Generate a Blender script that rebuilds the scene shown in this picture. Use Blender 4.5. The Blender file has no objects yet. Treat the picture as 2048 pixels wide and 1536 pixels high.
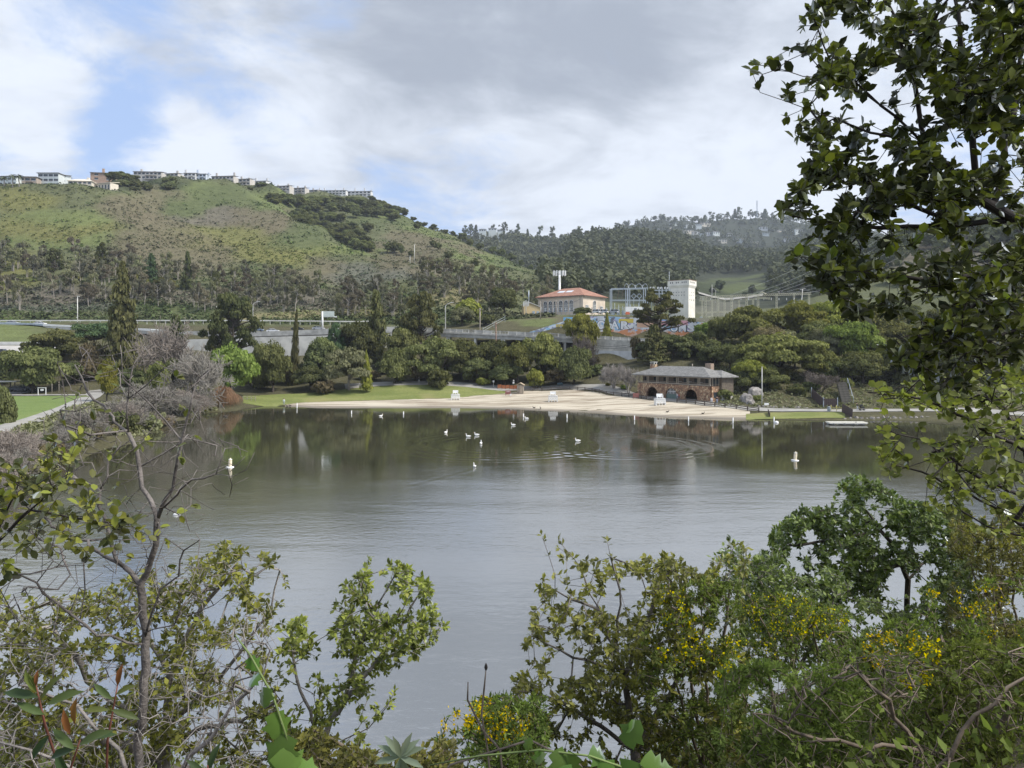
import bpy, math, random
import numpy as np
from mathutils import Vector, Matrix, Quaternion

# ------------------------------------------------------------------ camera, sky, sun, exposure
H = 14.4                      # camera height above the lake (z = 0 is the water)
F = 1420.0                    # focal length in pixels of the 2048 px wide photograph
HOR = 700.0                   # horizon row
sc = bpy.context.scene
col = sc.collection
R = math.radians

cam_d = bpy.data.cameras.new('camera'); cam = bpy.data.objects.new('camera', cam_d); col.objects.link(cam)
cam.location = (0, 0, H); cam.rotation_euler = (R(90), 0, 0)
cam_d.sensor_fit = 'HORIZONTAL'; cam_d.sensor_width = 36.0; cam_d.lens = 36.0 * F / 2048
cam_d.shift_y = -(768 - HOR) / 2048
cam_d.clip_start = 0.05; cam_d.clip_end = 20000
sc.camera = cam

SUN_DIR = Vector((0.62, -0.18, 0.76)).normalized()
sun_d = bpy.data.lights.new('sun', 'SUN'); sun = bpy.data.objects.new('sun', sun_d); col.objects.link(sun)
sun_d.energy = 3.0; sun_d.angle = R(16); sun_d.color = (1.0, 0.95, 0.87)
sun.rotation_euler = SUN_DIR.to_track_quat('Z', 'Y').to_euler()

sc.view_settings.view_transform = 'Standard'; sc.view_settings.look = 'None'
sc.view_settings.gamma = 1.0; sc.view_settings.use_curve_mapping = False
sc.view_settings.exposure = 0.8
sc.cycles.use_denoising = True
sc.cycles.max_bounces = 6; sc.cycles.diffuse_bounces = 2; sc.cycles.glossy_bounces = 3
sc.cycles.transmission_bounces = 3; sc.cycles.transparent_max_bounces = 4; sc.cycles.volume_bounces = 0
sc.cycles.volume_step_rate = 10

def N(nt, typ, **kw):
    n = nt.nodes.new(typ)
    for k, v in kw.items():
        if k.startswith('i_'):
            key = k[2:]; key = int(key) if key.isdigit() else key.replace('_', ' ')
            if isinstance(v, bpy.types.NodeSocket): nt.links.new(v, n.inputs[key])
            else: n.inputs[key].default_value = v
        else: setattr(n, k, v)
    return n
def M2(nt, op, a, b=0.0, c=None, clamp=False):
    n = nt.nodes.new('ShaderNodeMath'); n.operation = op; n.use_clamp = clamp
    for i, v in enumerate((a, b) if c is None else (a, b, c)):
        if isinstance(v, bpy.types.NodeSocket): nt.links.new(v, n.inputs[i])
        else: n.inputs[i].default_value = v
    return n.outputs[0]
def VM(nt, op, a, b=(0, 0, 0), scale=None):
    n = nt.nodes.new('ShaderNodeVectorMath'); n.operation = op
    for i, v in enumerate((a, b)):
        if isinstance(v, bpy.types.NodeSocket): nt.links.new(v, n.inputs[i])
        else: n.inputs[i].default_value = v
    if scale is not None:
        if isinstance(scale, bpy.types.NodeSocket): nt.links.new(scale, n.inputs['Scale'])
        else: n.inputs['Scale'].default_value = scale
    return n.outputs['Value'] if op in ('DOT_PRODUCT', 'LENGTH', 'DISTANCE') else n.outputs['Vector']
def MIX(nt, f, a, b, blend='MIX'):
    n = nt.nodes.new('ShaderNodeMix'); n.data_type = 'RGBA'; n.blend_type = blend; n.clamp_factor = True
    for k, v in ((0, f), (6, a), (7, b)):
        if isinstance(v, bpy.types.NodeSocket): nt.links.new(v, n.inputs[k])
        else: n.inputs[k].default_value = (tuple(v) + (1,) if k and len(v) == 3 else v)
    return n.outputs[2]
def SS(nt, v, lo, hi):
    n = nt.nodes.new('ShaderNodeMapRange'); n.interpolation_type = 'SMOOTHSTEP'
    n.inputs[1].default_value = lo; n.inputs[2].default_value = hi
    if isinstance(v, bpy.types.NodeSocket): nt.links.new(v, n.inputs[0])
    return n.outputs[0]
def NOISE(nt, vec, scale, detail=4, rough=.55, dist=0.0):
    n = nt.nodes.new('ShaderNodeTexNoise'); n.inputs['Scale'].default_value = scale
    n.inputs['Detail'].default_value = detail; n.inputs['Roughness'].default_value = rough; n.inputs['Distortion'].default_value = dist
    if vec is not None: nt.links.new(vec, n.inputs['Vector'])
    return n.outputs[0]

world = bpy.data.worlds.new('World'); sc.world = world; world.use_nodes = True
wn = world.node_tree; wn.nodes.clear()
def build_world():
    nt = wn
    sky = N(nt, 'ShaderNodeTexSky'); sky.sky_type = 'NISHITA'; sky.sun_disc = False
    sky.sun_elevation = math.asin(SUN_DIR.z); sky.sun_rotation = math.atan2(SUN_DIR.x, SUN_DIR.y)
    sky.air_density = 1.0; sky.dust_density = 1.0; sky.ozone_density = 1.5
    d = N(nt, 'ShaderNodeTexCoord').outputs['Generated']
    sep = N(nt, 'ShaderNodeSeparateXYZ', i_0=d)
    dz = M2(nt, 'ADD', M2(nt, 'MAXIMUM', sep.outputs[2], 0.0), 0.16)
    p = N(nt, 'ShaderNodeCombineXYZ', i_0=M2(nt, 'DIVIDE', sep.outputs[0], dz), i_1=M2(nt, 'DIVIDE', sep.outputs[1], dz), i_2=0.37).outputs[0]
    warp = VM(nt, 'ADD', p, VM(nt, 'SCALE', N(nt, 'ShaderNodeTexNoise', i_Vector=p, i_Scale=0.9, i_Detail=2.0).outputs[1], scale=0.9))
    cover = NOISE(nt, warp, 1.7, 8, .68)
    shade = NOISE(nt, VM(nt, 'ADD', warp, (3.1, 7.7, 0)), 0.9, 5, .6)
    puff = NOISE(nt, VM(nt, 'ADD', warp, (1.3, 2.2, 4)), 3.2, 5, .62)
    def lobe(px, py, rad):            # a patch of sky round one direction
        v = Vector(((px - 1024) / F, 1, (HOR - py) / F)).normalized()
        dd = VM(nt, 'DOT_PRODUCT', VM(nt, 'NORMALIZE', d), tuple(v))
        return SS(nt, dd, math.cos(R(rad)), 1.0)
    # blue openings and heavier cloud banks, as the sky of that day has them
    dens = M2(nt, 'ADD', M2(nt, 'MULTIPLY', cover, 2.3), -.36)
    for (px, py, rad, a) in ((270, 150, 8.5, -.30), (228, 250, 5.5, -.28), (255, 330, 4.0, -.26), (430, 190, 6, -.10), (600, 20, 6, -.28), (900, 385, 8, -.20), (790, 400, 5, -.12),
                             (60, 230, 7, .22), (110, 215, 4, .35), (30, 60, 7, .2), (350, 318, 5.0, .62), (1150, 150, 26, .35), (500, 180, 9, .14), (1500, 300, 16, .2)):
        dens = M2(nt, 'ADD', dens, M2(nt, 'MULTIPLY', lobe(px, py, rad), a))
    m = SS(nt, dens, 0.38, 1.0)
    sh = M2(nt, 'ADD', M2(nt, 'MULTIPLY_ADD', shade, 1.7, -.42), M2(nt, 'MULTIPLY_ADD', puff, 1.5, -.40))
    for (px, py, rad, a) in ((930, 190, 17, -.42), (1350, 170, 13, -.26), (700, 90, 9, -.10), (1150, 20, 14, -.1), (345, 325, 6, .5), (90, 180, 7, .16), (30, 80, 8, .1), (1080, 380, 12, .36), (1330, 390, 12, .30), (600, 140, 8, .2), (1650, 250, 14, .25), (700, 350, 9, .18)):
        sh = M2(nt, 'ADD', sh, M2(nt, 'MULTIPLY', lobe(px, py, rad), a))
    sh = SS(nt, sh, 0.02, 1.22)
    cloud = MIX(nt, sh, (2.95, 3.3, 3.95), (6.3, 6.75, 7.5))
    blue = MIX(nt, 0.70, N(nt, 'ShaderNodeVectorMath', operation='SCALE', i_0=sky.outputs[0], i_Scale=1.0).outputs[0], (3.5, 4.8, 7.6))
    c = MIX(nt, m, blue, cloud)
    bg = N(nt, 'ShaderNodeBackground', i_Color=c, i_Strength=0.083)
    out = N(nt, 'ShaderNodeOutputWorld'); nt.links.new(bg.outputs[0], out.inputs[0])
build_world(); world.cycles.sampling_method = 'MANUAL'; world.cycles.sample_map_resolution = 256

# ------------------------------------------------------------------ helpers
rnd = random.Random(7)
ORD = 'first second third fourth fifth sixth seventh eighth ninth tenth eleventh twelfth thirteenth fourteenth fifteenth sixteenth seventeenth eighteenth nineteenth twentieth'.split()
ORD += ['twenty-' + o for o in ORD[:9]] + ['thirtieth']
rng = np.random.default_rng(11)
def at(px, py, Y): return Vector(((px - 1024) / F * Y, Y, H + (HOR - py) * Y / F))
def Z(py, Y): return H + (HOR - py) * Y / F
def tag(o, label=None, cat=None, group=None, kind=None):
    if label: o['label'] = label
    if cat: o['category'] = cat
    if group: o['group'] = group
    if kind: o['kind'] = kind
    return o
def empty(name, loc=(0, 0, 0), rz=0, label=None, cat=None, group=None):
    o = bpy.data.objects.new(name, None); col.objects.link(o)
    o.location = loc; o.rotation_euler = (0, 0, rz); o.empty_display_size = .2
    return tag(o, label, cat, group)
def link(name, me, mat=None, parent=None):
    o = bpy.data.objects.new(name, me); col.objects.link(o)
    if mat is not None:
        if not me.materials: me.materials.append(mat)
        elif me.materials[0] is not mat:
            o.material_slots[0].link = 'OBJECT'; o.material_slots[0].material = mat
    if parent is not None: o.parent = parent
    return o
def np_mesh(name, v, f, attrs=None, smooth=False):
    v = np.asarray(v, dtype=np.float32).reshape(-1, 3); f = np.asarray(f, dtype=np.int32); k = f.shape[1]
    me = bpy.data.meshes.new(name)
    me.vertices.add(len(v)); me.vertices.foreach_set('co', v.ravel())
    me.loops.add(f.size); me.loops.foreach_set('vertex_index', f.ravel())
    me.polygons.add(len(f)); me.polygons.foreach_set('loop_start', np.arange(0, f.size, k, dtype=np.int32))
    me.polygons.foreach_set('loop_total', np.full(len(f), k, dtype=np.int32))
    if smooth: me.polygons.foreach_set('use_smooth', np.ones(len(f), dtype=bool))
    for an, arr in (attrs or {}).items():
        arr = np.asarray(arr, dtype=np.float32)
        if arr.ndim == 1: me.attributes.new(an, 'FLOAT', 'POINT').data.foreach_set('value', arr)
        else:
            if arr.shape[1] == 3: arr = np.concatenate([arr, np.ones((len(arr), 1), np.float32)], 1)
            me.attributes.new(an, 'FLOAT_COLOR', 'POINT').data.foreach_set('color', arr.ravel())
    me.update(); me.validate()
    return me

class MB:
    def __init__(s): s.v = []; s.f = []; s.sm = []
    def add(s, vs, fs, smooth=False):
        b = len(s.v); s.v += [tuple(x) for x in vs]; s.f += [[b + i for i in f] for f in fs]; s.sm += [smooth] * len(fs); return s
    def box(s, c, d, rz=0.0):
        x, y, z = (k / 2 for k in d); ca, sa = math.cos(rz), math.sin(rz); vs = []
        for sx, sy, sz in ((-1,-1,-1),(1,-1,-1),(1,1,-1),(-1,1,-1),(-1,-1,1),(1,-1,1),(1,1,1),(-1,1,1)):
            a, b = sx * x, sy * y; vs.append((c[0] + a * ca - b * sa, c[1] + a * sa + b * ca, c[2] + sz * z))
        return s.add(vs, ((0,3,2,1),(4,5,6,7),(0,1,5,4),(1,2,6,5),(2,3,7,6),(3,0,4,7)))
    def bar(s, a, b, w, h=None):
        a = Vector(a); b = Vector(b); h = h or w; d = (b - a); L = d.length
        if L < 1e-6: return s
        d.normalize(); up = Vector((0, 0, 1)) if abs(d.z) < .95 else Vector((0, 1, 0))
        x = d.cross(up).normalized() * (w / 2); y = x.cross(d).normalized() * (h / 2)
        vs = [p + sx * x + sy * y for p in (a, b) for sx, sy in ((-1,-1),(1,-1),(1,1),(-1,1))]
        return s.add(vs, ((0,1,2,3),(7,6,5,4),(0,4,5,1),(1,5,6,2),(2,6,7,3),(3,7,4,0)))
    def sweep(s, pts, rad, n=6, smooth=True, flat=1.0):
        pts = [Vector(p) for p in pts]; rings = []
        if isinstance(rad, (int, float)): rad = [rad] * len(pts)
        x = None
        for i, p in enumerate(pts):
            d = (pts[min(i + 1, len(pts) - 1)] - pts[max(i - 1, 0)])
            d = d.normalized() if d.length > 1e-9 else Vector((0, 0, 1))
            if x is None:
                up = Vector((0, 0, 1)) if abs(d.z) < .9 else Vector((1, 0, 0)); x = d.cross(up).normalized()
            else:
                x = x - d * x.dot(d); x = x.normalized() if x.length > 1e-6 else d.orthogonal().normalized()
            y = d.cross(x)
            rings.append([p + (x * math.cos(2*math.pi*k/n) + y * math.sin(2*math.pi*k/n) * flat) * rad[i] for k in range(n)])
        vs = [v for r in rings for v in r]; fs = []
        for i in range(len(rings) - 1):
            for k in range(n):
                a, b = i*n + k, i*n + (k+1) % n; fs.append((a, b, b + n, a + n))
        fs.append(list(range(n))[::-1]); fs.append([(len(rings)-1)*n + k for k in range(n)])
        return s.add(vs, fs, smooth)
    def lathe(s, c, prof, n=16, smooth=True):
        return s.sweep([(c[0], c[1], c[2] + z) for r, z in prof], [max(r, 1e-4) for r, z in prof], n, smooth)
    def prism(s, poly, y0, y1, axis='y'):      # poly: (x, z) points, extruded along y
        k = len(poly)
        vs = [(x, y0, z) for x, z in poly] + [(x, y1, z) for x, z in poly]
        if axis == 'x': vs = [(y, x, z) for x, y, z in vs]
        if axis == 'z': vs = [(x, z, y) for x, y, z in vs]
        fs = [list(range(k)), list(range(2*k - 1, k - 1, -1))] + [(i, i + k, (i+1) % k + k, (i+1) % k) for i in range(k)]
        return s.add(vs, fs)
    def mesh(s, name):
        me = bpy.data.meshes.new(name); me.from_pydata(s.v, [], s.f)
        me.polygons.foreach_set('use_smooth', s.sm); me.update(); return me
    def build(s, name, mat=None, parent=None): return link(name, s.mesh(name), mat, parent)

# value noise
def vnoise(x, y, seed=0):
    x = np.asarray(x, float); y = np.asarray(y, float)
    xi = np.floor(x).astype(np.int64); yi = np.floor(y).astype(np.int64); fx = x - xi; fy = y - yi
    fx = fx*fx*(3 - 2*fx); fy = fy*fy*(3 - 2*fy)
    def h(a, b):
        n = (a * 374761393 + b * 668265263 + seed * 1442695041) & 0x7fffffff
        n = ((n ^ (n >> 13)) * 1274126177) & 0x7fffffff
        return ((n ^ (n >> 16)) & 0xffff) / 65535.0
    return (h(xi, yi)*(1-fx) + h(xi+1, yi)*fx)*(1-fy) + (h(xi, yi+1)*(1-fx) + h(xi+1, yi+1)*fx)*fy
def fbm(x, y, seed=0, o=4):
    s = 0; a = .5
    for k in range(o): s = s + a * vnoise(x * 2**k, y * 2**k, seed + k); a *= .5
    return s / (1 - .5**o)

# ------------------------------------------------------------------ materials
MATS = {}
def material(name, c, rough=.7, var=.25, scale=3.0, bump=0.0, bscale=None, metal=0.0, c2=None, spec=.4, detail=4):
    if name in MATS: return MATS[name]
    m = bpy.data.materials.new(name); m.use_nodes = True; nt = m.node_tree; b = nt.nodes['Principled BSDF']
    b.inputs['Roughness'].default_value = rough; b.inputs['Metallic'].default_value = metal; b.inputs['Specular IOR Level'].default_value = spec
    co = N(nt, 'ShaderNodeTexCoord').outputs['Object']
    n = NOISE(nt, co, scale, detail, .6)
    ca = tuple(x * (1 - var) for x in c); cb = tuple(min(1, x * (1 + var)) for x in (c2 or c))
    nt.links.new(MIX(nt, SS(nt, n, .3, .7), ca, cb), b.inputs['Base Color'])
    if bump:
        bn = N(nt, 'ShaderNodeBump', i_Strength=bump, i_Distance=.05, i_Height=NOISE(nt, co, bscale or scale * 4, 4, .6))
        nt.links.new(bn.outputs[0], b.inputs['Normal'])
    MATS[name] = m; return m
def foliage(name, ca, cb, trans=.3, gloss=0.0, vary=.25, attr='tint'):
    if name in MATS: return MATS[name]
    m = bpy.data.materials.new(name); m.use_nodes = True; nt = m.node_tree; nt.nodes.clear()
    t = N(nt, 'ShaderNodeAttribute', attribute_name=attr).outputs['Fac']
    oi = N(nt, 'ShaderNodeObjectInfo').outputs['Random']
    c = MIX(nt, t, ca, cb)
    hs = N(nt, 'ShaderNodeHueSaturation', i_Hue=M2(nt, 'MULTIPLY_ADD', oi, .03, .485), i_Saturation=1.12, i_Value=M2(nt, 'MULTIPLY_ADD', oi, vary * 2, 1 - vary), i_Color=c)
    d = N(nt, 'ShaderNodeBsdfDiffuse', i_Color=hs.outputs[0])
    tr = N(nt, 'ShaderNodeBsdfTranslucent', i_Color=MIX(nt, 1.0, hs.outputs[0], (1.15, 1.25, .6), 'MULTIPLY'))
    s = N(nt, 'ShaderNodeMixShader', i_0=trans, i_1=d.outputs[0], i_2=tr.outputs[0])
    if gloss:
        g = N(nt, 'ShaderNodeBsdfGlossy', i_Color=(.9, .95, 1, 1), i_Roughness=.5)
        fr = M2(nt, 'MULTIPLY', N(nt, 'ShaderNodeFresnel', i_IOR=1.4).outputs[0], gloss)
        s = N(nt, 'ShaderNodeMixShader', i_0=fr, i_1=s.outputs[0], i_2=g.outputs[0])
    out = N(nt, 'ShaderNodeOutputMaterial', i_0=s.outputs[0]); MATS[name] = m; return m
def colattr(name, rough=.95, var=.35, scale=.25, bump=.6, bscale=1.2):
    m = bpy.data.materials.new(name); m.use_nodes = True; nt = m.node_tree; b = nt.nodes['Principled BSDF']
    b.inputs['Roughness'].default_value = rough; b.inputs['Specular IOR Level'].default_value = .1
    c = N(nt, 'ShaderNodeAttribute', attribute_name='col').outputs['Color']
    pos = N(nt, 'ShaderNodeNewGeometry').outputs['Position']
    n1 = NOISE(nt, pos, scale, 6, .65); n2 = NOISE(nt, pos, scale * 8, 3, .6)
    k = M2(nt, 'ADD', M2(nt, 'MULTIPLY', SS(nt, n1, .25, .75), var * 1.3), M2(nt, 'MULTIPLY_ADD', SS(nt, n2, .3, .7), var, 1 - var * 1.15))
    nt.links.new(VM(nt, 'SCALE', c, scale=k), b.inputs['Base Color'])
    if bump:
        bn = N(nt, 'ShaderNodeBump', i_Strength=bump, i_Distance=.6, i_Height=NOISE(nt, pos, bscale, 5, .65))
        nt.links.new(bn.outputs[0], b.inputs['Normal'])
    MATS[name] = m; return m

mm = material
CONC = mm('concrete', (.46, .45, .415), .85, .3, .35, .3, 3)
CONC_L = mm('pale_concrete', (.62, .61, .57), .85, .18, .3, .2, 3)
WHITE = mm('white_paint', (.80, .80, .78), .5, .06, 2)
CREAM = mm('cream_stucco', (.68, .58, .47), .85, .12, .25, .15, 6)
STEEL = mm('galvanised_steel', (.42, .47, .52), .45, .12, 1, metal=.3)
YSTEEL = mm('pale_yellow_steel', (.55, .53, .40), .6, .12, 1)
DKWOOD = mm('dark_wood', (.085, .068, .055), .8, .3, 3, .2)
GREYWOOD = mm('weathered_wood', (.34, .30, .245), .85, .25, 3, .3)
GLASS = mm('dark_glass', (.035, .042, .05), .12, .3, .6, spec=.7)
ASPH = mm('asphalt', (.17, .165, .155), .9, .18, .4, .2, 5)
GREYMETAL = mm('dark_metal', (.07, .07, .075), .5, .2, 3)
RUBBER = mm('rubber', (.02, .02, .02), .8, .2, 5)
BARK = mm('bark', (.085, .07, .055), .9, .4, 6, .6, 20)
BARKG = mm('grey_bark', (.27, .245, .225), .9, .35, 4, .4, 30)
BARKGD = mm('weathered_grey_bark', (.17, .152, .14), .9, .45, 5, .5, 30)
BARKW = mm('pale_eucalyptus_bark', (.42, .38, .33), .85, .3, .7)
TWIG = mm('dark_twig', (.045, .038, .034), .9, .35, 8)
TWIGB = mm('brown_twig', (.17, .135, .105), .9, .4, 8)
# ------------------------------------------------------------------ terrain
COLS = {
 -400: [(20,-1.5),(40,-1.5),(55,.3),(110,3),(190,4),(221,12.7),(247,15.7),(254,17.5),(278,24.5),(292,25.5),(480,128),(560,150),(700,150),(1200,150)],
 0:    [(20,-1.5),(62,-1.5),(72,.2),(105,2),(117,2.2),(182,2.4),(195,3),(221,12.7),(247,15.7),(254,17.5),(276,24),(292,25.6),(400,72),(464,123),(520,128),(700,120),(1200,150)],
 150:  [(20,-1.5),(84,-1.5),(94,.2),(108,2),(180,2.4),(195,3),(222,12.7),(247,15.5),(256,17.5),(277,22.5),(292,26),(400,72),(468,124.5),(540,128),(700,120),(1200,150)],
 240:  [(20,-1.5),(98,-1.5),(108,.2),(122,2),(182,2.4),(195,3),(235,11),(262,15),(278,21),(292,26),(400,70),(476,121.5),(500,126),(532,143),(600,146),(800,130),(1200,150)],
 340:  [(20,-1.5),(134,-1.5),(144,.2),(160,1.8),(190,3),(235,10),(256,14),(266,20),(290,24),(400,65),(500,109.5),(572,155),(640,161),(800,145),(1200,150)],
 450:  [(20,-1.5),(158,-1.5),(168,.3),(180,1.5),(205,3),(240,10),(256,13),(266,19),(288,24),(400,59.5),(500,99),(598,158),(640,165),(700,166),(850,150),(1200,150)],
 540:  [(20,-1.5),(174,-1.5),(184,.3),(196,1.5),(212,3.5),(242,10),(256,12),(266,19),(288,23.5),(400,56.7),(520,109.6),(580,136),(615,142),(655,168),(690,174),(780,177),(900,160),(1200,150)],
 640:  [(20,-1.5),(168,-1.5),(178,.2),(190,.7),(199,1.5),(210,4),(245,10),(258,13),(266,19),(288,23.5),(400,52.4),(500,95.4),(530,107),(600,105),(765,187),(860,193),(1000,170),(1300,150)],
 720:  [(20,-1.5),(168,-1.5),(178,.2),(194,.8),(200,1.5),(210,4),(245,10),(262,17),(290,24),(400,48),(470,80.6),(530,78),(650,129),(832,196),(900,200),(1000,185),(1300,150)],
 800:  [(20,-1.5),(168,-1.5),(178,.2),(195,.8),(202,2),(210,4),(240,9),(262,17),(290,24),(380,44),(440,69.6),(500,66),(650,126.6),(800,168),(850,164),(1000,140),(1400,170)],
 900:  [(20,-1.5),(168,-1.5),(178,.2),(197,.9),(208,3.6),(235,8.5),(254,11),(264,19),(300,26),(340,34),(400,53.8),(430,60.4),(440,61),(600,103),(740,135),(800,130),(1000,100),(1600,262),(1800,255)],
 1000: [(20,-1.5),(167,-1.5),(176,.2),(195,1.2),(205,2.5),(232,8),(252,11),(262,20),(300,28),(345,33),(400,49.6),(430,56.8),(600,90.5),(660,103.6),(720,98),(900,90),(1600,270),(1800,268)],
 1080: [(20,-1.5),(161,-1.5),(170,.2),(190,1.3),(200,2.2),(228,7),(246,11),(258,20.5),(300,29),(335,30.5),(380,33),(440,54.7),(580,79.7),(650,80),(900,92),(1600,262),(1800,258)],
 1150: [(20,-1.5),(158,-1.5),(166,.2),(188,1.5),(200,3),(220,7.5),(245,11),(251,17.5),(255,18.5),(260,25.5),(300,29),(380,32),(500,58),(800,110),(1250,212),(1400,205),(1700,278)],
 1250: [(20,-1.5),(150,-1.5),(158,.2),(178,1.7),(192,2.2),(200,5),(214,9),(236,10.6),(240,17.5),(250.5,18.5),(254,25.5),(300,29),(380,31),(480,50),(800,104),(1250,220),(1400,214),(1800,240),(2300,420)],
 1350: [(20,-1.5),(145,-1.5),(153,.2),(165,1.6),(190,2.4),(200,6),(216,12),(232,16),(245,17.5),(249,25.5),(300,28),(390,31),(480,46),(800,96),(1300,220),(1450,214),(1800,260),(2300,436),(2500,425)],
 1450: [(20,-1.5),(142,-1.5),(150,.2),(157,1.2),(172,2.4),(185,5),(200,8),(225,13),(240,18),(246,24),(300,28),(400,34),(560,51.9),(620,57),(760,89),(800,90),(900,106),(1200,176),(1350,178),(1800,250),(2200,418),(2400,405)],
 1550: [(20,-1.5),(140,-1.5),(147.5,.2),(154,.9),(162,1.3),(172,4),(190,8),(215,13),(250,18),(300,26),(400,36),(560,52),(700,76),(900,116),(1200,168),(1800,255),(2200,420),(2400,405)],
 1650: [(20,-1.5),(139,-1.5),(146,.2),(152,.9),(164,1.2),(176,4),(190,7.5),(215,13),(250,18),(300,26),(400,44),(600,78),(800,120),(1100,160),(2200,402),(2400,390)],
 1800: [(20,-1.5),(138,-1.5),(146,.2),(150,.9),(162,1.2),(176,4),(200,9),(230,14),(300,28),(400,50),(500,90),(560,95),(1000,150),(2200,350)],
 2048: [(20,-1.5),(120,-1.5),(130,.2),(150,2),(180,8),(220,20),(300,44),(450,84),(550,114),(700,115),(2200,350)],
 2500: [(20,-1.5),(90,-1.5),(100,.2),(130,5),(200,20),(400,80),(600,130),(2200,350)],
}
CK = np.array(sorted(COLS))
def tz(px, Y):
    px = np.atleast_1d(np.asarray(px, float)); Y = np.atleast_1d(np.asarray(Y, float)); px, Y = np.broadcast_arrays(px, Y)
    zc = np.stack([np.interp(Y, [a for a, b in COLS[k]] + [2700], [b for a, b in COLS[k]] + [250]) for k in CK])
    p = np.clip(px, CK[0], CK[-1] - 1e-6); i = np.clip(np.searchsorted(CK, p, 'right') - 1, 0, len(CK) - 2)
    t = (p - CK[i]) / (CK[i + 1] - CK[i]); t = .5 * t + .5 * t * t * (3 - 2 * t)
    ii = np.indices(px.shape); z = np.take_along_axis(zc, i[None], 0)[0] * (1 - t) + np.take_along_axis(zc, i[None] + 1, 0)[0] * t
    X = (px - 1024) / F * Y
    amp = np.interp(Y, [150, 290, 330, 420, 900, 1500], [.0, .15, .8, 1.6, 2.5, 12.0])
    z = z + amp * (fbm(X / 45 + 9.3, Y / 45 + 3.1, 5) - .5) * 2 + np.where(Y < 290, .12, .5) * (fbm(X / 7, Y / 7, 3, 3) - .5) * np.where(z > .4, 1, 0)
    return z
def tzXY(X, Y): return tz(np.asarray(X, float) / np.asarray(Y, float) * F + 1024, Y)
def tz1(X, Y): return float(tz(X / Y * F + 1024, Y)[0])

# plant cover of the slopes: (px, py, rx, ry, colour)
GR = (.088, .105, .045); LG = (.125, .148, .056); BR = (.128, .112, .072); PU = (.128, .114, .090); YE = (.148, .146, .052); DK = (.045, .055, .030); DRY = (.21, .185, .10); GRY = (.12, .12, .095)
PATCH = [(60,400,85,22,YE),(95,452,140,26,YE),(30,540,70,48,YE),(455,470,110,30,YE),(440,505,60,25,YE),(560,500,120,18,YE),(620,505,90,16,YE),(390,500,40,16,YE),
 (150,435,130,14,LG),(160,480,150,10,LG),(330,382,110,18,LG),(470,400,90,24,GR),(400,400,110,22,GR),(545,405,50,18,LG),(300,365,90,12,DK),(540,375,30,10,DK),(280,410,60,45,BR),(330,445,60,22,BR),
 (300,480,110,20,BR),(440,432,60,14,PU),(520,440,70,14,BR),(560,455,60,14,BR),(360,520,120,30,BR),(250,520,90,25,BR),(620,470,60,30,GR),(700,500,60,14,LG),(650,540,60,20,BR),(760,545,110,16,GRY),
 (80,600,120,26,PU),(220,600,110,24,PU),(420,600,110,26,PU),(600,600,140,22,PU),(150,628,160,8,GRY),(380,626,120,9,GR),(560,632,140,9,DRY),(690,632,90,10,DRY),
 (840,470,70,36,LG),(780,440,60,24,GR),(900,500,60,36,LG),(800,500,50,40,BR),(850,490,40,30,BR),(880,540,60,12,BR),(960,520,60,24,LG),(1020,530,50,14,GR),(930,505,30,30,BR),(760,425,50,10,LG),
 (930,590,70,12,DRY),(1000,635,60,14,BR),(1090,640,60,10,BR),(1080,652,60,8,LG),(60,670,80,20,LG),(30,665,50,12,LG),(1470,570,70,14,GR),(1480,582,60,8,GR),(1430,580,30,14,DK),(1440,620,60,16,GRY),(1900,520,120,60,PU)]
def cover(px, py, Y):
    px = np.asarray(px, float); py = np.asarray(py, float)
    X = (px - 1024) / F * Y
    wx = (fbm(X / 30, Y / 30, 21, 4) - .5) * 130; wy = (fbm(X / 30, Y / 30, 31, 4) - .5) * 50
    base = np.where((Y < 290)[..., None], np.array((.085, .08, .045)), np.array((.100, .108, .054)))
    base = np.where(((px > 1100) & (Y > 450))[..., None], np.array((.045, .052, .035)), base)
    c = base.astype(float)
    for (x, y, rx, ry, cc) in PATCH:
        q = ((px + wx - x) / rx) ** 2 + ((py + wy - y) / ry) ** 2
        w = np.clip(1.5 - q, 0, 1) * .85
        c = c * (1 - w[..., None]) + np.array(cc) * w[..., None]
    return c

def build_terrain():
    pxs = np.concatenate([np.arange(-700, -40, 55), np.arange(-40, 2090, 9.5), np.arange(2090, 2760, 55)])
    Ys = np.concatenate([np.arange(20, 60, 8), np.arange(60, 140, 2.5), np.arange(140, 330, 1.3), np.arange(330, 900, 5), np.arange(900, 2701, 24)])
    P, Yg = np.meshgrid(pxs, Ys); z = tz(P, Yg); X = (P - 1024) / F * Yg
    v = np.stack([X, Yg, z], -1).reshape(-1, 3); nc = len(pxs); nr = len(Ys)
    a = (np.arange(nr - 1)[:, None] * nc + np.arange(nc - 1)).ravel(); f = np.stack([a, a + 1, a + nc + 1, a + nc], 1)
    py = HOR - (z - H) * F / Yg
    c = cover(P, py, Yg).reshape(-1, 3)
    me = np_mesh('terrain', v, f, {'col': c}, smooth=True)
    tag(link('terrain', me, colattr('ground_cover')), kind='structure')
build_terrain()

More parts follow.
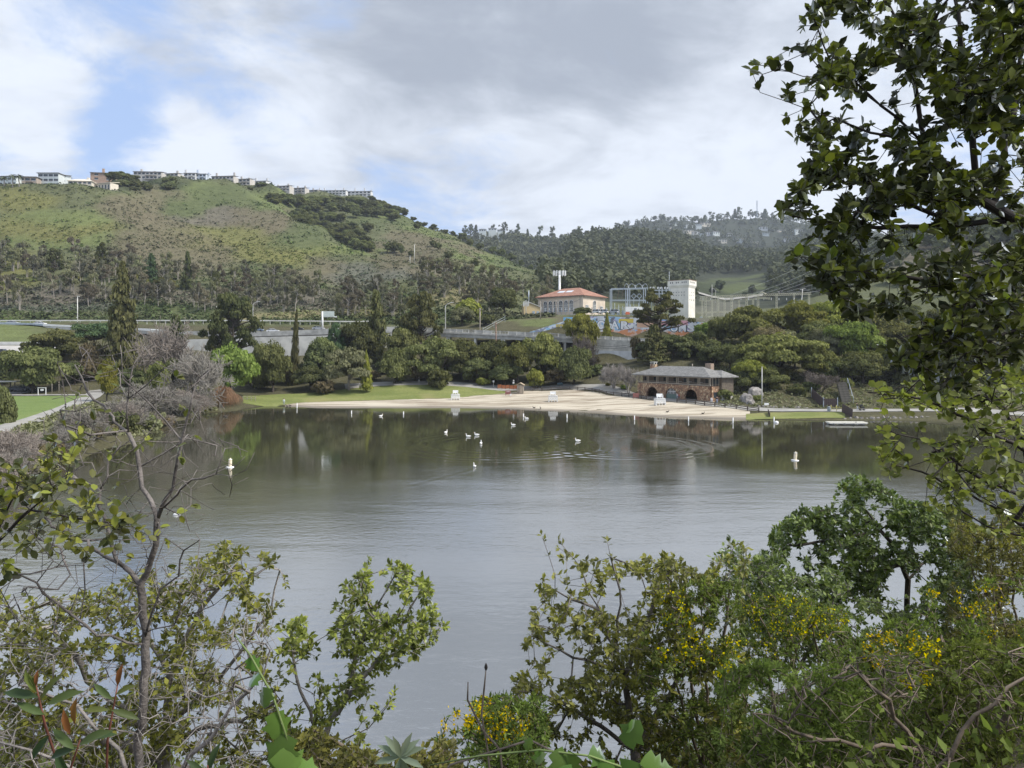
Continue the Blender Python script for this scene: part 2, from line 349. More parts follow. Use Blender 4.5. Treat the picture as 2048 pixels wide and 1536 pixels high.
# the bank on which the photograph was taken
def near_z(X, Y):
    X = np.asarray(X, float); Y = np.asarray(Y, float)
    z = 12.75 - .60 * np.maximum(Y - 1.2, 0) + np.where(Y < 1.2, .12 * (1.2 - Y), 0)
    z = z + .36 * np.clip(X - 1.0, 0, 14) + .16 * np.clip(-X - 2.5, 0, 18)
    return np.maximum(z + (fbm(X / 2.2, Y / 2.2, 77) - .5) * .7, -1.6)
def nz1(X, Y): return float(near_z(X, Y))
def build_bank():
    xs = np.arange(-60, 61, .75); ys = np.arange(-14, 45, .5); Xg, Yg = np.meshgrid(xs, ys); z = near_z(Xg, Yg)
    v = np.stack([Xg, Yg, z], -1).reshape(-1, 3); nc = len(xs)
    a = (np.arange(len(ys) - 1)[:, None] * nc + np.arange(nc - 1)).ravel(); f = np.stack([a, a + 1, a + nc + 1, a + nc], 1)
    m = mm('leaf_litter_soil', (.075, .062, .045), .95, .5, 2.5, .8, 14)
    tag(link('lakeside_bank', np_mesh('lakeside_bank', v, f, smooth=True), m), kind='structure')
build_bank()

# ------------------------------------------------------------------ water
PELI = [(892,866),(936,874),(953,871),(962,888),(949,934),(1026,851),(1053,838),(1155,883),(762,833)]
def build_lake():
    m = bpy.data.materials.new('lake_water'); m.use_nodes = True; nt = m.node_tree; b = nt.nodes['Principled BSDF']
    b.inputs['IOR'].default_value = 6.5; b.inputs['Specular IOR Level'].default_value = .5
    pos = N(nt, 'ShaderNodeNewGeometry').outputs['Position']
    sep = N(nt, 'ShaderNodeSeparateXYZ', i_0=pos)
    big = NOISE(nt, pos, .035, 3, .5, .6)
    nt.links.new(MIX(nt, SS(nt, NOISE(nt, pos, .05, 3, .5), .3, .7), (.036, .036, .022), (.050, .048, .030)), b.inputs['Base Color'])
    # the breeze ruffles the near and middle water, the lee of the far shore stays calm
    yy = M2(nt, 'ADD', sep.outputs[1], M2(nt, 'MULTIPLY_ADD', big, 90.0, -45.0))
    calm = SS(nt, yy, 62, 108)
    ruff = M2(nt, 'SUBTRACT', 1.0, calm)
    streak = SS(nt, NOISE(nt, VM(nt, 'MULTIPLY', pos, (.03, .12, 1)), 1.0, 4, .6), .35, .7)
    nt.links.new(M2(nt, 'MULTIPLY_ADD', ruff, .09, .05), b.inputs['Roughness'])
    w1 = NOISE(nt, VM(nt, 'MULTIPLY', pos, (.9, 1.5, 1)), 1.25, 3, .55, .4)
    w2 = NOISE(nt, VM(nt, 'MULTIPLY', pos, (.55, 1.2, 1)), 3.6, 3, .6, .3)
    w3 = NOISE(nt, VM(nt, 'MULTIPLY', pos, (.35, .6, 1)), .35, 2, .5)
    amp = M2(nt, 'ADD', .035, M2(nt, 'MULTIPLY', ruff, M2(nt, 'MULTIPLY_ADD', streak, .30, .10)))
    h = M2(nt, 'MULTIPLY', amp, M2(nt, 'ADD', M2(nt, 'MULTIPLY', w1, .060), M2(nt, 'ADD', M2(nt, 'MULTIPLY', w2, .022), M2(nt, 'MULTIPLY', w3, .05))))
    # rings spreading from where the birds have paddled
    for (px, py, r0, wl, a) in ((1000, 888, 17, 2.2, .012), (1240, 890, 15, 2.0, .010)):
        Y = H * F / (py - HOR); c = ((px - 1024) / F * Y, Y, 0)
        dist = VM(nt, 'DISTANCE', pos, c)
        ang = NOISE(nt, pos, .12, 2, .5)
        win = M2(nt, 'MULTIPLY', SS(nt, dist, r0 * .35, r0 * .8), SS(nt, M2(nt, 'MULTIPLY', dist, -1.0), -r0 * 1.15, -r0 * .9))
        wv = M2(nt, 'SINE', M2(nt, 'MULTIPLY', M2(nt, 'ADD', dist, M2(nt, 'MULTIPLY', ang, 1.4)), 2 * math.pi / wl))
        h = M2(nt, 'ADD', h, M2(nt, 'MULTIPLY', M2(nt, 'MULTIPLY', wv, win), M2(nt, 'MULTIPLY', SS(nt, ang, .3, .6), a)))
    # V wakes: one behind the bird in open water, short trails behind two others
    for (px, py, dx, dy, ln, wd) in ((949, 936, -.40, -.92, 18, .36), (1026, 852, 1, -.10, 12, .05), (1053, 839, 1, -.07, 12, .04)):
        Y = H * F / (py - HOR); c = ((px - 1024) / F * Y, Y, 0)
        q = VM(nt, 'SUBTRACT', pos, c); L = math.hypot(dx, dy); u = (dx / L, dy / L, 0); w = (-dy / L, dx / L, 0)
        s = VM(nt, 'DOT_PRODUCT', q, u); t = VM(nt, 'DOT_PRODUCT', q, w)
        t = M2(nt, 'ADD', t, M2(nt, 'MULTIPLY', M2(nt, 'MULTIPLY', s, s), .007))
        g = M2(nt, 'POWER', 2.718, M2(nt, 'MULTIPLY', M2(nt, 'MULTIPLY', t, t), -1.0))
        win = M2(nt, 'MULTIPLY', SS(nt, s, .3, 1.5), SS(nt, M2(nt, 'MULTIPLY', s, -1.0), -ln, -ln * .4))
        h = M2(nt, 'ADD', h, M2(nt, 'MULTIPLY', M2(nt, 'MULTIPLY', g, win), M2(nt, 'MULTIPLY', M2(nt, 'SINE', M2(nt, 'MULTIPLY', t, 3.6)), .0042)))
    bn = N(nt, 'ShaderNodeBump', i_Strength=1.0, i_Distance=1.0, i_Height=h)
    nt.links.new(bn.outputs[0], b.inputs['Normal'])
    mb = MB().add([(-330, 4, 0), (330, 4, 0), (330, 205, 0), (-330, 205, 0)], [(0, 1, 2, 3)])
    tag(mb.build('lake', m), kind='structure')
build_lake()

# ------------------------------------------------------------------ beach, lawns, paths
def strip(name, pts, mat, off, n=260, rows=16, wob=0.0, seed=1):
    """pts: (px, near Y, far Y) along the strip; follows the ground"""
    pts = np.array(pts, float); px = np.linspace(pts[0, 0], pts[-1, 0], n)
    y0 = np.interp(px, pts[:, 0], pts[:, 1]); y1 = np.interp(px, pts[:, 0], pts[:, 2])
    w = (fbm(px / 9, px * 0 + seed, seed, 3) - .5) * 2 * wob; y0 = y0 + w; y1 = y1 + (fbm(px / 9, px * 0 + seed + 5, seed + 9, 3) - .5) * 2 * wob
    t = np.linspace(0, 1, rows)[:, None]; Yg = y0 * (1 - t) + y1 * t; P = np.broadcast_to(px, Yg.shape)
    z = tz(P, Yg) + off; v = np.stack([(P - 1024) / F * Yg, Yg, z], -1).reshape(-1, 3)
    a = (np.arange(rows - 1)[:, None] * n + np.arange(n - 1)).ravel(); f = np.stack([a, a + 1, a + n + 1, a + n], 1)
    return tag(link(name, np_mesh(name, v, f, smooth=True), mat), kind='structure')
def ribbon(name, pts, width, mat, off, z=None, step=1.0):
    pts = [Vector((p[0], p[1], 0)) for p in pts]; out = []
    for a, b in zip(pts, pts[1:]):
        k = max(1, int((b - a).length / step))
        out += [a.lerp(b, i / k) for i in range(k)]
    out.append(pts[-1]); v = []; k = 5
    for i, p in enumerate(out):
        d = (out[min(i+1, len(out)-1)] - out[max(i-1, 0)]).normalized(); nrm = Vector((-d.y, d.x, 0))
        for j in range(k):
            q = p + nrm * width * (j / (k - 1) - .5)
            v.append((q.x, q.y, (tz1(q.x, q.y) if z is None else z(q.x, q.y)) + off))
    f = [(i*k + j, i*k + j + 1, (i+1)*k + j + 1, (i+1)*k + j) for i in range(len(out) - 1) for j in range(k - 1)]
    return tag(link(name, np_mesh(name, v, f, smooth=True), mat), kind='structure')

def sand_mat():
    m = bpy.data.materials.new('sand'); m.use_nodes = True; nt = m.node_tree; b = nt.nodes['Principled BSDF']
    b.inputs['Roughness'].default_value = .95; b.inputs['Specular IOR Level'].default_value = .1
    pos = N(nt, 'ShaderNodeNewGeometry').outputs['Position']; z = N(nt, 'ShaderNodeSeparateXYZ', i_0=pos).outputs[2]
    tr = NOISE(nt, VM(nt, 'MULTIPLY', pos, (.10, 1.0, 1)), .55, 5, .65, .9)
    n2 = NOISE(nt, pos, .12, 4, .6); n3 = NOISE(nt, pos, 2.5, 3, .6)
    c = MIX(nt, SS(nt, tr, .40, .56), (.25, .205, .15), (.54, .485, .385))
    c = MIX(nt, M2(nt, 'MULTIPLY', SS(nt, n2, .4, .75), .5), c, (.44, .385, .30))
    c = MIX(nt, M2(nt, 'MULTIPLY', SS(nt, n3, .55, .75), .35), c, (.30, .25, .19))
    wet = SS(nt, M2(nt, 'MULTIPLY', z, -1.0), -.42, -.10)
    c = MIX(nt, wet, c, (.215, .19, .155))
    nt.links.new(c, b.inputs['Base Color'])
    bn = N(nt, 'ShaderNodeBump', i_Strength=.9, i_Distance=.25, i_Height=tr); nt.links.new(bn.outputs[0], b.inputs['Normal'])
    return m
def lawn_mat(name, a, bcol, dry, k=.5):
    m = bpy.data.materials.new(name); m.use_nodes = True; nt = m.node_tree; b = nt.nodes['Principled BSDF']
    b.inputs['Roughness'].default_value = .95; b.inputs['Specular IOR Level'].default_value = .1
    pos = N(nt, 'ShaderNodeNewGeometry').outputs['Position']
    n1 = NOISE(nt, VM(nt, 'MULTIPLY', pos, (.4, 1, 1)), .22, 5, .65); n2 = NOISE(nt, pos, 1.6, 4, .65); n3 = NOISE(nt, pos, .07, 3, .5)
    c = MIX(nt, SS(nt, n1, .3, .7), a, bcol); c = MIX(nt, M2(nt, 'MULTIPLY', SS(nt, n2, .35, .75), .45), c, tuple(x * .55 for x in a))
    c = MIX(nt, M2(nt, 'MULTIPLY', SS(nt, n3, .5, .72), k), c, dry); nt.links.new(c, b.inputs['Base Color'])
    bn = N(nt, 'ShaderNodeBump', i_Strength=.8, i_Distance=.15, i_Height=n2); nt.links.new(bn.outputs[0], b.inputs['Normal'])
    return m
LAWN = lawn_mat('lawn_grass', (.15, .18, .055), (.235, .25, .09), (.29, .25, .12))
MEADOW = lawn_mat('meadow_grass', (.135, .19, .06), (.175, .23, .075), (.21, .235, .09), .35)
PAVE = mm('pale_asphalt', (.30, .29, .265), .9, .15, .3, .2, 6)
BACK = [(570,183),(600,186),(700,190),(800,194),(900,197),(1000,200.5),(1050,203),(1150,200),(1250,187),(1272,183.5),(1300,176.8),(1345,170.3),(1400,163.8),(1450,159.2),(1500,155),(1536,152.3)]
SHORE = [(480,181),(560,181),(640,175.5),(800,175.5),(1000,175.5),(1100,167.3),(1300,154.8),(1400,150.8),(1500,147.8),(1660,145.8),(1760,147)]
sh = lambda p: float(np.interp(p, [a for a, b in SHORE], [b for a, b in SHORE]))
strip('beach', [(p, sh(p) - 3.5, y + .6) for p, y in BACK[:-1]], sand_mat(), .05, wob=.25)
strip('lawn', [(486, 180.5, 193), (545, 180.8, 199), (575, 183.2, 200), (600,186,201), (700,190,206), (800,194,210), (860,196,210.5), (900,197,210), (1000,200.5,205.5), (1022,202.5,203)], LAWN, .10, wob=.5, seed=4)
strip('grass_strip', [(1492, 147.5, 152.3), (1540, 147, 153.6), (1600, 146.8, 153.4), (1690, 146.6, 153)], LAWN, .09, n=90, rows=8, wob=.2, seed=8)
strip('meadow', [(-80, 95, 183), (20, 118, 183), (60,127,183), (100,141,183), (130,153,183), (160,171,183), (176,181.5,183)], MEADOW, .10, n=120, rows=40, wob=.3, seed=6)
def P2(px, Y): return ((px - 1024) / F * Y, Y)
ribbon('beach_path', [P2(p, y) for p, y in ((690,208.5),(760,211.5),(860,213),(960,210),(1010,207.5),(1060,206.5),(1130,205),(1200,199.5),(1255,191.5),(1288,185),(1320,178.8),(1360,172.6),(1420,165.2),(1500,158.5),(1560,157.2),(1640,156.6),(1700,156),(1800,156.5),(1950,150),(2100,140),(2300,125))], 5.2, PAVE, .12)
strip('bathhouse_forecourt', [(1270,184.5,190),(1300,178.5,185.5),(1345,171.8,180),(1400,165.2,172.2),(1425,162.5,169.5)], PAVE, .20, n=60, rows=8)
ribbon('park_path', [P2(p, y) for p, y in ((-120,93),(-40,101),(20,113),(60,121.5),(100,134),(132,147),(160,164),(182,180),(196,196))], 4.2, PAVE, .16)
ribbon('meadow_path', [P2(p, y) for p, y in ((-120,185.5),(20,185),(60,184.6),(170,184.6),(200,186))], 2.6, PAVE, .2)
ribbon('parking_lane', [P2(p, y) for p, y in ((-120,192),(0,192),(60,191.5))], 7, ASPH, .2)
# ------------------------------------------------------------------ buildings
UNIT = MB().box((0, 0, 0), (1, 1, 1)).mesh('unit_box')
def bx(name, c, d, mat, parent, rz=0):
    o = link(name, UNIT, mat, parent)
    if o.data.materials and o.material_slots: o.material_slots[0].link = 'OBJECT'; o.material_slots[0].material = mat
    o.location = c; o.scale = d; o.rotation_euler = (0, 0, rz); return o
UNIT.materials.append(WHITE)

def stone_mat():
    m = bpy.data.materials.new('rubble_stone'); m.use_nodes = True; nt = m.node_tree; b = nt.nodes['Principled BSDF']
    b.inputs['Roughness'].default_value = .9
    co = N(nt, 'ShaderNodeTexCoord').outputs['Object']
    vo = N(nt, 'ShaderNodeTexVoronoi', i_Vector=co, i_Scale=2.6); ve = N(nt, 'ShaderNodeTexVoronoi', feature='DISTANCE_TO_EDGE', i_Vector=co, i_Scale=2.6)
    r = N(nt, 'ShaderNodeSeparateColor', i_0=vo.outputs['Color'])
    c = MIX(nt, r.outputs[0], (.22, .12, .075), (.52, .31, .18)); c = MIX(nt, SS(nt, r.outputs[1], .72, .95), c, (.60, .46, .29))
    c = MIX(nt, SS(nt, M2(nt, 'MULTIPLY', ve.outputs[0], -1.0), -.06, -.015), c, (.13, .11, .09))
    nt.links.new(c, b.inputs['Base Color'])
    bn = N(nt, 'ShaderNodeBump', i_Strength=.8, i_Distance=.08, i_Height=SS(nt, ve.outputs[0], 0, .1)); nt.links.new(bn.outputs[0], b.inputs['Normal'])
    return m
def shingle_mat(name, a, bb, sc_=(2.2, 2.2, 6), bump=.5):
    m = bpy.data.materials.new(name); m.use_nodes = True; nt = m.node_tree; b = nt.nodes['Principled BSDF']; b.inputs['Roughness'].default_value = .9
    co = VM(nt, 'MULTIPLY', N(nt, 'ShaderNodeTexCoord').outputs['Object'], sc_)
    v = N(nt, 'ShaderNodeTexVoronoi', i_Vector=co, i_Scale=1.0); r = N(nt, 'ShaderNodeSeparateColor', i_0=v.outputs['Color'])
    n = NOISE(nt, co, .35, 4, .6)
    c = MIX(nt, M2(nt, 'ADD', M2(nt, 'MULTIPLY', r.outputs[0], .6), M2(nt, 'MULTIPLY', n, .5)), a, bb); nt.links.new(c, b.inputs['Base Color'])
    bn = N(nt, 'ShaderNodeBump', i_Strength=bump, i_Distance=.08, i_Height=v.outputs[0]); nt.links.new(bn.outputs[0], b.inputs['Normal'])
    return m
STONE = stone_mat(); SHINGLE = shingle_mat('grey_shingles', (.105, .103, .098), (.26, .255, .24))
TILES = shingle_mat('red_roof_tiles', (.19, .078, .05), (.40, .225, .16), (1.6, 1.6, 2.5), .6)

def hip_roof(x0, x1, y0, y1, z0, h, inset, th=.25):
    mb = MB(); r = min(inset, (x1 - x0) / 2 - .05); ym = (y0 + y1) / 2
    v = [(x0, y0, z0), (x1, y0, z0), (x1, y1, z0), (x0, y1, z0), (x0, y0, z0 + th), (x1, y0, z0 + th), (x1, y1, z0 + th), (x0, y1, z0 + th), (x0 + r, ym, z0 + h), (x1 - r, ym, z0 + h)]
    return mb.add(v, [(0,3,2,1), (0,1,5,4), (1,2,6,5), (2,3,7,6), (3,0,4,7), (4,5,9,8), (5,6,9), (6,7,8,9), (7,4,8)])

def bathhouse():
    rz = math.atan2(.826, -.566)
    root = empty('bathhouse', (46.9, 168, 2.0), rz, 'two-storey brown rubble stone bathhouse with three arches and a grey shingle hip roof', 'building')
    L, D, h1 = 24.2, 5.6, 3.75; arches = [18.9, 12.4, 6.0]; r, sp = 2.0, .85
    def top(x):
        for a in arches:
            if abs(x - a) <= r: return sp + math.sqrt(max(r*r - (x - a)**2, 0))
        return 0.0
    xs = [0]
    for a in sorted(arches): xs += [a - r - 1e-3] + [a + r * math.cos(t) for t in np.linspace(math.pi, 0, 19)] + [a + r + 1e-3]
    xs.append(L); mb = MB(); T = .6
    for a, b in zip(xs, xs[1:]):
        ta, tb = top(a), top(b)
        if abs(ta - tb) > .9: ta = tb = min(ta, tb)
        mb.add([(a, 0, ta - (1.5 if ta == 0 else 0)), (b, 0, tb - (1.5 if tb == 0 else 0)), (b, 0, h1), (a, 0, h1), (a, -T, ta - (1.5 if ta == 0 else 0)), (b, -T, tb - (1.5 if tb == 0 else 0)), (b, -T, h1), (a, -T, h1)],
               [(0,3,2,1), (4,5,6,7), (0,1,5,4), (3,7,6,2)])
    for a in arches:
        for s in (-1, 1):
            x = a + s * r; mb.add([(x, 0, -1.5), (x, -T, -1.5), (x, -T, sp), (x, 0, sp)], [(0, 1, 2, 3)])
    mb.box((.3, -D/2 - T/2, (h1 - 1.5)/2), (.6, D - T - .02, h1 + 1.5)); mb.box((L - .3, -D/2 - T/2, (h1 - 1.5)/2), (.6, D - T - .02, h1 + 1.5)); mb.box((L/2, -D + .2, (h1 - 1.5)/2), (L - 1.2, .4, h1 + 1.5))
    mb.build('stone_wall', STONE, root)
    bx('floor', (L/2, -D/2, -.1), (L - 1.3, D - 1.3, .2), CONC, root)
    bx('upper_floor', (L/2, -D/2 - .01, h1 + .06), (L - .04, D - .06, .1), DKWOOD, root)
    for a in (18.9, 6.0):
        bx('passage_wall', (a - 2.15, -2.7, 1.8), (.15, 4, 3.6), GREYWOOD, root); bx('passage_back', (a, -4.6, 1.8), (5, .2, 3.6), DKWOOD, root)
        bx('lamp', (a - .9, -4.45, 2.1), (.25, .2, .25), WHITE, root)
    door = MB()
    GREEN = mm('grey_green_paint', (.13, .19, .17), .6, .1)
    xs2 = np.linspace(12.4 - r + .02, 12.4 + r - .02, 15)
    for a, b in zip(xs2, xs2[1:]): door.add([(a, -.42, 0), (b, -.42, 0), (b, -.42, min(1.35, top(b))), (a, -.42, min(1.35, top(a)))], [(0, 3, 2, 1)])
    d = door.build('gate', GREEN, root)
    gl = MB()
    for a, b in zip(xs2, xs2[1:]):
        if top(a) > 1.35 and top(b) > 1.35: gl.add([(a, -.45, 1.35), (b, -.45, 1.35), (b, -.45, top(b)), (a, -.45, top(a))], [(0, 3, 2, 1)])
    gl.build('arched_window', GLASS, d)
    for k in range(7):
        x = 12.4 + (k - 3) * .48; bx('mullion', (x, -.41, (1.35 + top(x)) / 2), (.09, .05, top(x) - 1.35), WHITE, d)
    bx('transom', (12.4, -.405, 2.0), (2.9, .045, .09), WHITE, d)
    # upper storey: recessed timber wall, posts, sill beam and windows
    h2 = 5.75
    bx('upper_wall', (L/2, -1.5 - (D - 1.6)/2, (h1 + h2)/2 + .06), (L - .8, D - 1.7, h2 - h1 - .1), mm('brown_timber', (.15, .12, .095), .85, .25, 2), root)
    bx('sill_beam', (L/2, -.2, h1 + .25), (L + .06, .3, .22), GREYWOOD, root); bx('eave_beam', (L/2, -.2, h2 - .05), (L + .06, .3, .22), GREYWOOD, root)
    n = 7
    for k in range(n + 1):
        for s in (-.24, .24):
            x = min(max(.2 + (L - .4) * k / n + s, .12), L - .12); bx('post', (x, -.2, (h1 + h2)/2 + .1), (.17, .2, h2 - h1 - .46), GREYWOOD, root)
    for k in range(n):
        x = .2 + (L - .4) * (k + .5) / n; w = bx('window', (x, -1.47, 4.85), (1.6, .06, 1.15), GLASS, root)
        bx('bay_rail', (x, -.2, h1 + .66), (2.7, .08, .08), GREYWOOD, root)
    for k, x in enumerate((10.2, 7.0, 3.6)): bx('table', (x, -.9, h1 + .85), (.8, .6, .06), WHITE, root)
    bx('side_glazing', (.02, -1.9, 4.85), (.08, 2.2, 1.1), GLASS, root)
    for k in range(3): bx('side_post', (-.05, -.8 - 1.1 * k, (h1 + h2)/2 + .1), (.14, .14, h2 - h1 - .1), GREYWOOD, root)
    bx('side_window', (-.02, -2.0, 1.7), (.08, 1.6, 1.3), GLASS, root); bx('side_door', (-.64, -6.0, 1.1), (.08, 1.2, 2.2), DKWOOD, root)
    rf = hip_roof(-1.1, L + 1.1, -D - 2.4, 1.15, h2 + .07, 2.45, 6.2).build('roof', SHINGLE, root)
    c = bx('chimney', (L - 1.6, -D + 1.2, 6.9), (1.5, 1.2, 3.4), STONE, root); c2 = MB()
    for sx in (-.4, .4):
        for sy in (-.38, .38): c2.box((L - 1.6 + sx*1.5, -D + 1.2 + sy, 8.85), (.18, .18, .5))
    c2.box((L - 1.6, -D + 1.2, 9.18), (1.6, 1.3, .16)); c2.build('chimney_cap', CONC_L, root)
    bx('chimney', (4.4, -D + .6, 7.6), (1.7, 1.2, 3.0), mm('buff_brick', (.33, .25, .19), .9, .2, 4), root)
    v = MB().sweep([(9.5, -4.6, 7.9), (9.5, -4.6, 8.9)], .13, 8).build('vent_pipe', GREYWOOD, root)
    # weatherboarded annexe at the near end
    an = MB().box((1.2, -5.6, 3.9), (3.6, 4.2, 3.5)).build('annexe', mm('brown_boards', (.20, .165, .125), .85, .2, 1.5), root)
    for k in range(9): bx('board', (-.63, -5.6, 2.4 + .36 * k), (.06, 4.26, .05), DKWOOD, an)
    bx('annexe_base', (1.2, -5.6, .9), (3.4, 4.0, 2.4), CONC, root)
    hip_roof(-1.5, 6.0, -8.6, -2.4, h2 + .02, 1.7, 2.6).build('annexe_roof', SHINGLE, root)
bathhouse()

def frame(px, py, Y, ax, ay):  # origin and rotation for a corner building whose long wall runs along (ax, ay)
    p = at(px, py, Y); return p, math.atan2(ay, ax)

def arched_window(name, w, h, arch, parent, loc, rz=0, frame_m=WHITE):
    n = 10; pts = [(-w/2, 0), (w/2, 0)]
    if arch: pts += [(w/2 * math.cos(t), h - w/2 + w * .62 * math.sin(t)) for t in np.linspace(0, math.pi, n)]
    else: pts += [(w/2, h), (-w/2, h)]
    o = MB().prism(pts, 0, .12).build(name, GLASS, parent); o.location = loc; o.rotation_euler = (0, 0, rz)
    bars = MB()
    for x in (-w/2, -w/6, w/6, w/2): bars.box((x, .16, (h - (w/2 if arch else 0)) / 2), (.16, .08, h - (w/2 if arch else 0)))
    for k in range(5 if not arch else 4): bars.box((0, .16, (h - (w/2 if arch else 0)) * k / 4), (w, .08, .16))
    if arch:
        bars.sweep([((w/2 + .05) * math.cos(t), .15, h - w/2 + w * .62 * math.sin(t)) for t in np.linspace(0, math.pi, 9)], .11, 4, False)
        bars.box((0, .16, h - w/4), (.14, .08, w * .55))
    bars.build('muntins', frame_m, o); return o

def substation_hall():
    p, rz = frame(1166, 631, 318, -.784, .624)
    root = empty('substation_hall', p, rz, 'cream hall with red tiled hip roof and tall arched windows above the graffiti wall', 'building')
    L, W, h = 25.0, 19.0, 8.7
    MB().box((L/2, -W/2, h/2 - 1.5), (L, W, h + 3)).build('wall', CREAM, root)
    rf = hip_roof(-1.1, L + 1.1, -W - 1.1, 1.1, h + .25, 4.6, 9.0).build('roof', TILES, root)
    for k in range(2):
        sk = MB().box((0, 0, 0), (3.4, 2.3, .12)).build('skylight', mm('skylight_glass', (.62, .66, .70), .3, .1), rf)
        sk.location = (10.3 + k * 4.6, -4.6, h + 2.9); sk.rotation_euler = (-math.atan2(4.35, W/2 + 1.1), 0, 0)
    bx('cornice', (L/2, -W/2, h + .1), (L + .9, W + .9, .28), CONC_L, root)
    for k in range(26): bx('eave_bracket', (.5 + k * .96, .7, h - .14), (.28, .5, .2), GREYWOOD, root)
    for k in range(19): bx('eave_bracket', (-.7, -.6 - k * .98, h - .14), (.5, .28, .2), GREYWOOD, root)
    for k in range(6): arched_window('arched_window', 1.9, 5.0, True, root, (6.2 + k * 2.9, .0, 2.0))
    for yy, a in ((-3.2, False), (-9.5, True), (-15.6, False)):
        arched_window('window', 2.3, 4.4 if a else 3.3, a, root, (0, yy, 2.6 if a else 1.5), math.pi/2)
    for x in (1.5, 22.8): bx('downpipe', (x, .1, h/2), (.16, .16, h), CONC, root)
    bx('louvre', (3.0, .06, 1.6), (2.2, .1, 2.4), CONC, root)
substation_hall()

def switch_tower():
    p, rz = frame(1377, 650, 342, -.80, .60)
    root = empty('switch_tower', p, rz, 'tall cream concrete tower with small square openings beside the substation', 'tower')
    A, B, h = 10.0, 8.0, 21.2; m = mm('pale_tower_stucco', (.80, .77, .69), .85, .12, .3, .1)
    MB().box((A/2, -B/2, h/2 - 2), (A, B, h + 4)).build('shaft', m, root)
    c = MB(); x0, x1, y0, y1 = 0, A, -B, 0; e = .55
    v = [(x0 - .01, y0 - .01, h - 3.2), (x1 + .01, y0 - .01, h - 3.2), (x1 + .01, y1 + .01, h - 3.2), (x0 - .01, y1 + .01, h - 3.2), (x0 - e, y0 - e, h - 1.9), (x1 + e, y0 - e, h - 1.9), (x1 + e, y1 + e, h - 1.9), (x0 - e, y1 + e, h - 1.9),
         (x0 - e, y0 - e, h + .5), (x1 + e, y0 - e, h + .5), (x1 + e, y1 + e, h + .5), (x0 - e, y1 + e, h + .5)]
    c.add(v, [(0,3,2,1), (0,1,5,4), (1,2,6,5), (2,3,7,6), (3,0,4,7), (4,5,9,8), (5,6,10,9), (6,7,11,10), (7,4,8,11), (8,9,10,11)]).build('corbelled_top', m, root)
    bx('parapet_coping', (A/2, -B/2, h + .6), (A + 1.3, B + 1.3, .2), mm('terracotta_coping', (.36, .24, .18), .8, .2), root)
    for k in range(9):
        if k not in (3, 6): bx('top_opening', (1.0 + k * 1.0, e + .02, h - .5), (.4, .06, .7), GLASS, root)
    for k in range(5): bx('top_opening', (-e - .02, -1.3 - k * 1.2, h - .5), (.06, .45, .7), GLASS, root)
    for row in (0, 1):
        for k in range(5): bx('opening', (2.2 + k * 1.35, .02, h - 5.2 - row * 1.5), (.34, .06, .34), GLASS, root)
        for k in range(3): bx('opening', (-.02, -1.6 - k * 2.2, h - 5.2 - row * 1.5), (.06, .34, .34), GLASS, root)
    for k in range(3): bx('slit', (-.02, -1.6 - k * 2.2, h - 9), (.06, .3, .8), GLASS, root)
    MB().sweep([(A - .2, .4, h - 8), (A - .2, .4, h + 5.2)], .09, 6).build('mast', STEEL, root)
switch_tower()

def yellow_hut():
    p = at(1048, 632, 312); root = empty('equipment_hut', p, R(8), 'small yellow equipment building left of the cream hall', 'building')
    m = mm('pale_yellow_paint', (.62, .48, .26), .8, .1)
    MB().prism([(0, -2), (7.5, -2), (7.5, 3.6), (2.6, 5.6), (0, 5.0)], 0, 6).build('wall', m, root)
    MB().prism([(-.3, 5.05), (2.6, 5.75), (7.9, 3.7), (7.9, 3.95), (2.6, 6.05), (-.3, 5.35)], -.4, 6.4).build('roof', CONC_L, root)
    for x in (4.3, 6.2): bx('door', (x, -.05, 1.1), (1.1, .1, 2.2), mm('blue_grey_door', (.32, .38, .42), .6), root)
    MB().sweep([(2.6, 3, 5.8), (2.6, 3, 11.5)], .22, 8).build('flue', STEEL, root)
    r2 = empty('panel_antenna', at(1052, 628, 309), 0, 'cluster of pale panel antennas on a pole before the yellow hut', 'antenna')
    MB().sweep([(0, 0, -2), (0, 0, 6)], .14, 8).build('pole', STEEL, r2)
    for k in range(5): bx('panel', (-1.1 + k * .55, -.2 + .1 * (k % 2), 4.3 + .25 * (k % 3)), (.38, .25, 2.2), CONC_L, r2)
yellow_hut()

def cell_tower():
    root = empty('cell_tower', at(1119, 632, 350), 0, 'white monopole cell tower with a ring of panel antennas behind the tiled roof', 'cell tower')
    zt = (632 - 545) * 350 / F
    MB().sweep([(0, 0, -1), (0, 0, zt + .8)], [.75, .5], 12).build('pole', WHITE, root)
    for z in (zt - 1.2, zt + .4): MB().sweep([(2.9 * math.cos(t), 2.9 * math.sin(t), z) for t in np.linspace(0, 2*math.pi, 13)], .09, 5).build('ring', STEEL, root)
    for k in range(12):
        t = 2*math.pi*k/12; bx('panel', (3.1*math.cos(t), 3.1*math.sin(t), zt - .4), (.28, .42, 2.4), WHITE, root, t); 
        if k % 3 == 0: MB().bar((0, 0, zt - .4), (3*math.cos(t), 3*math.sin(t), zt - .4), .12).build('arm', STEEL, root)
cell_tower()

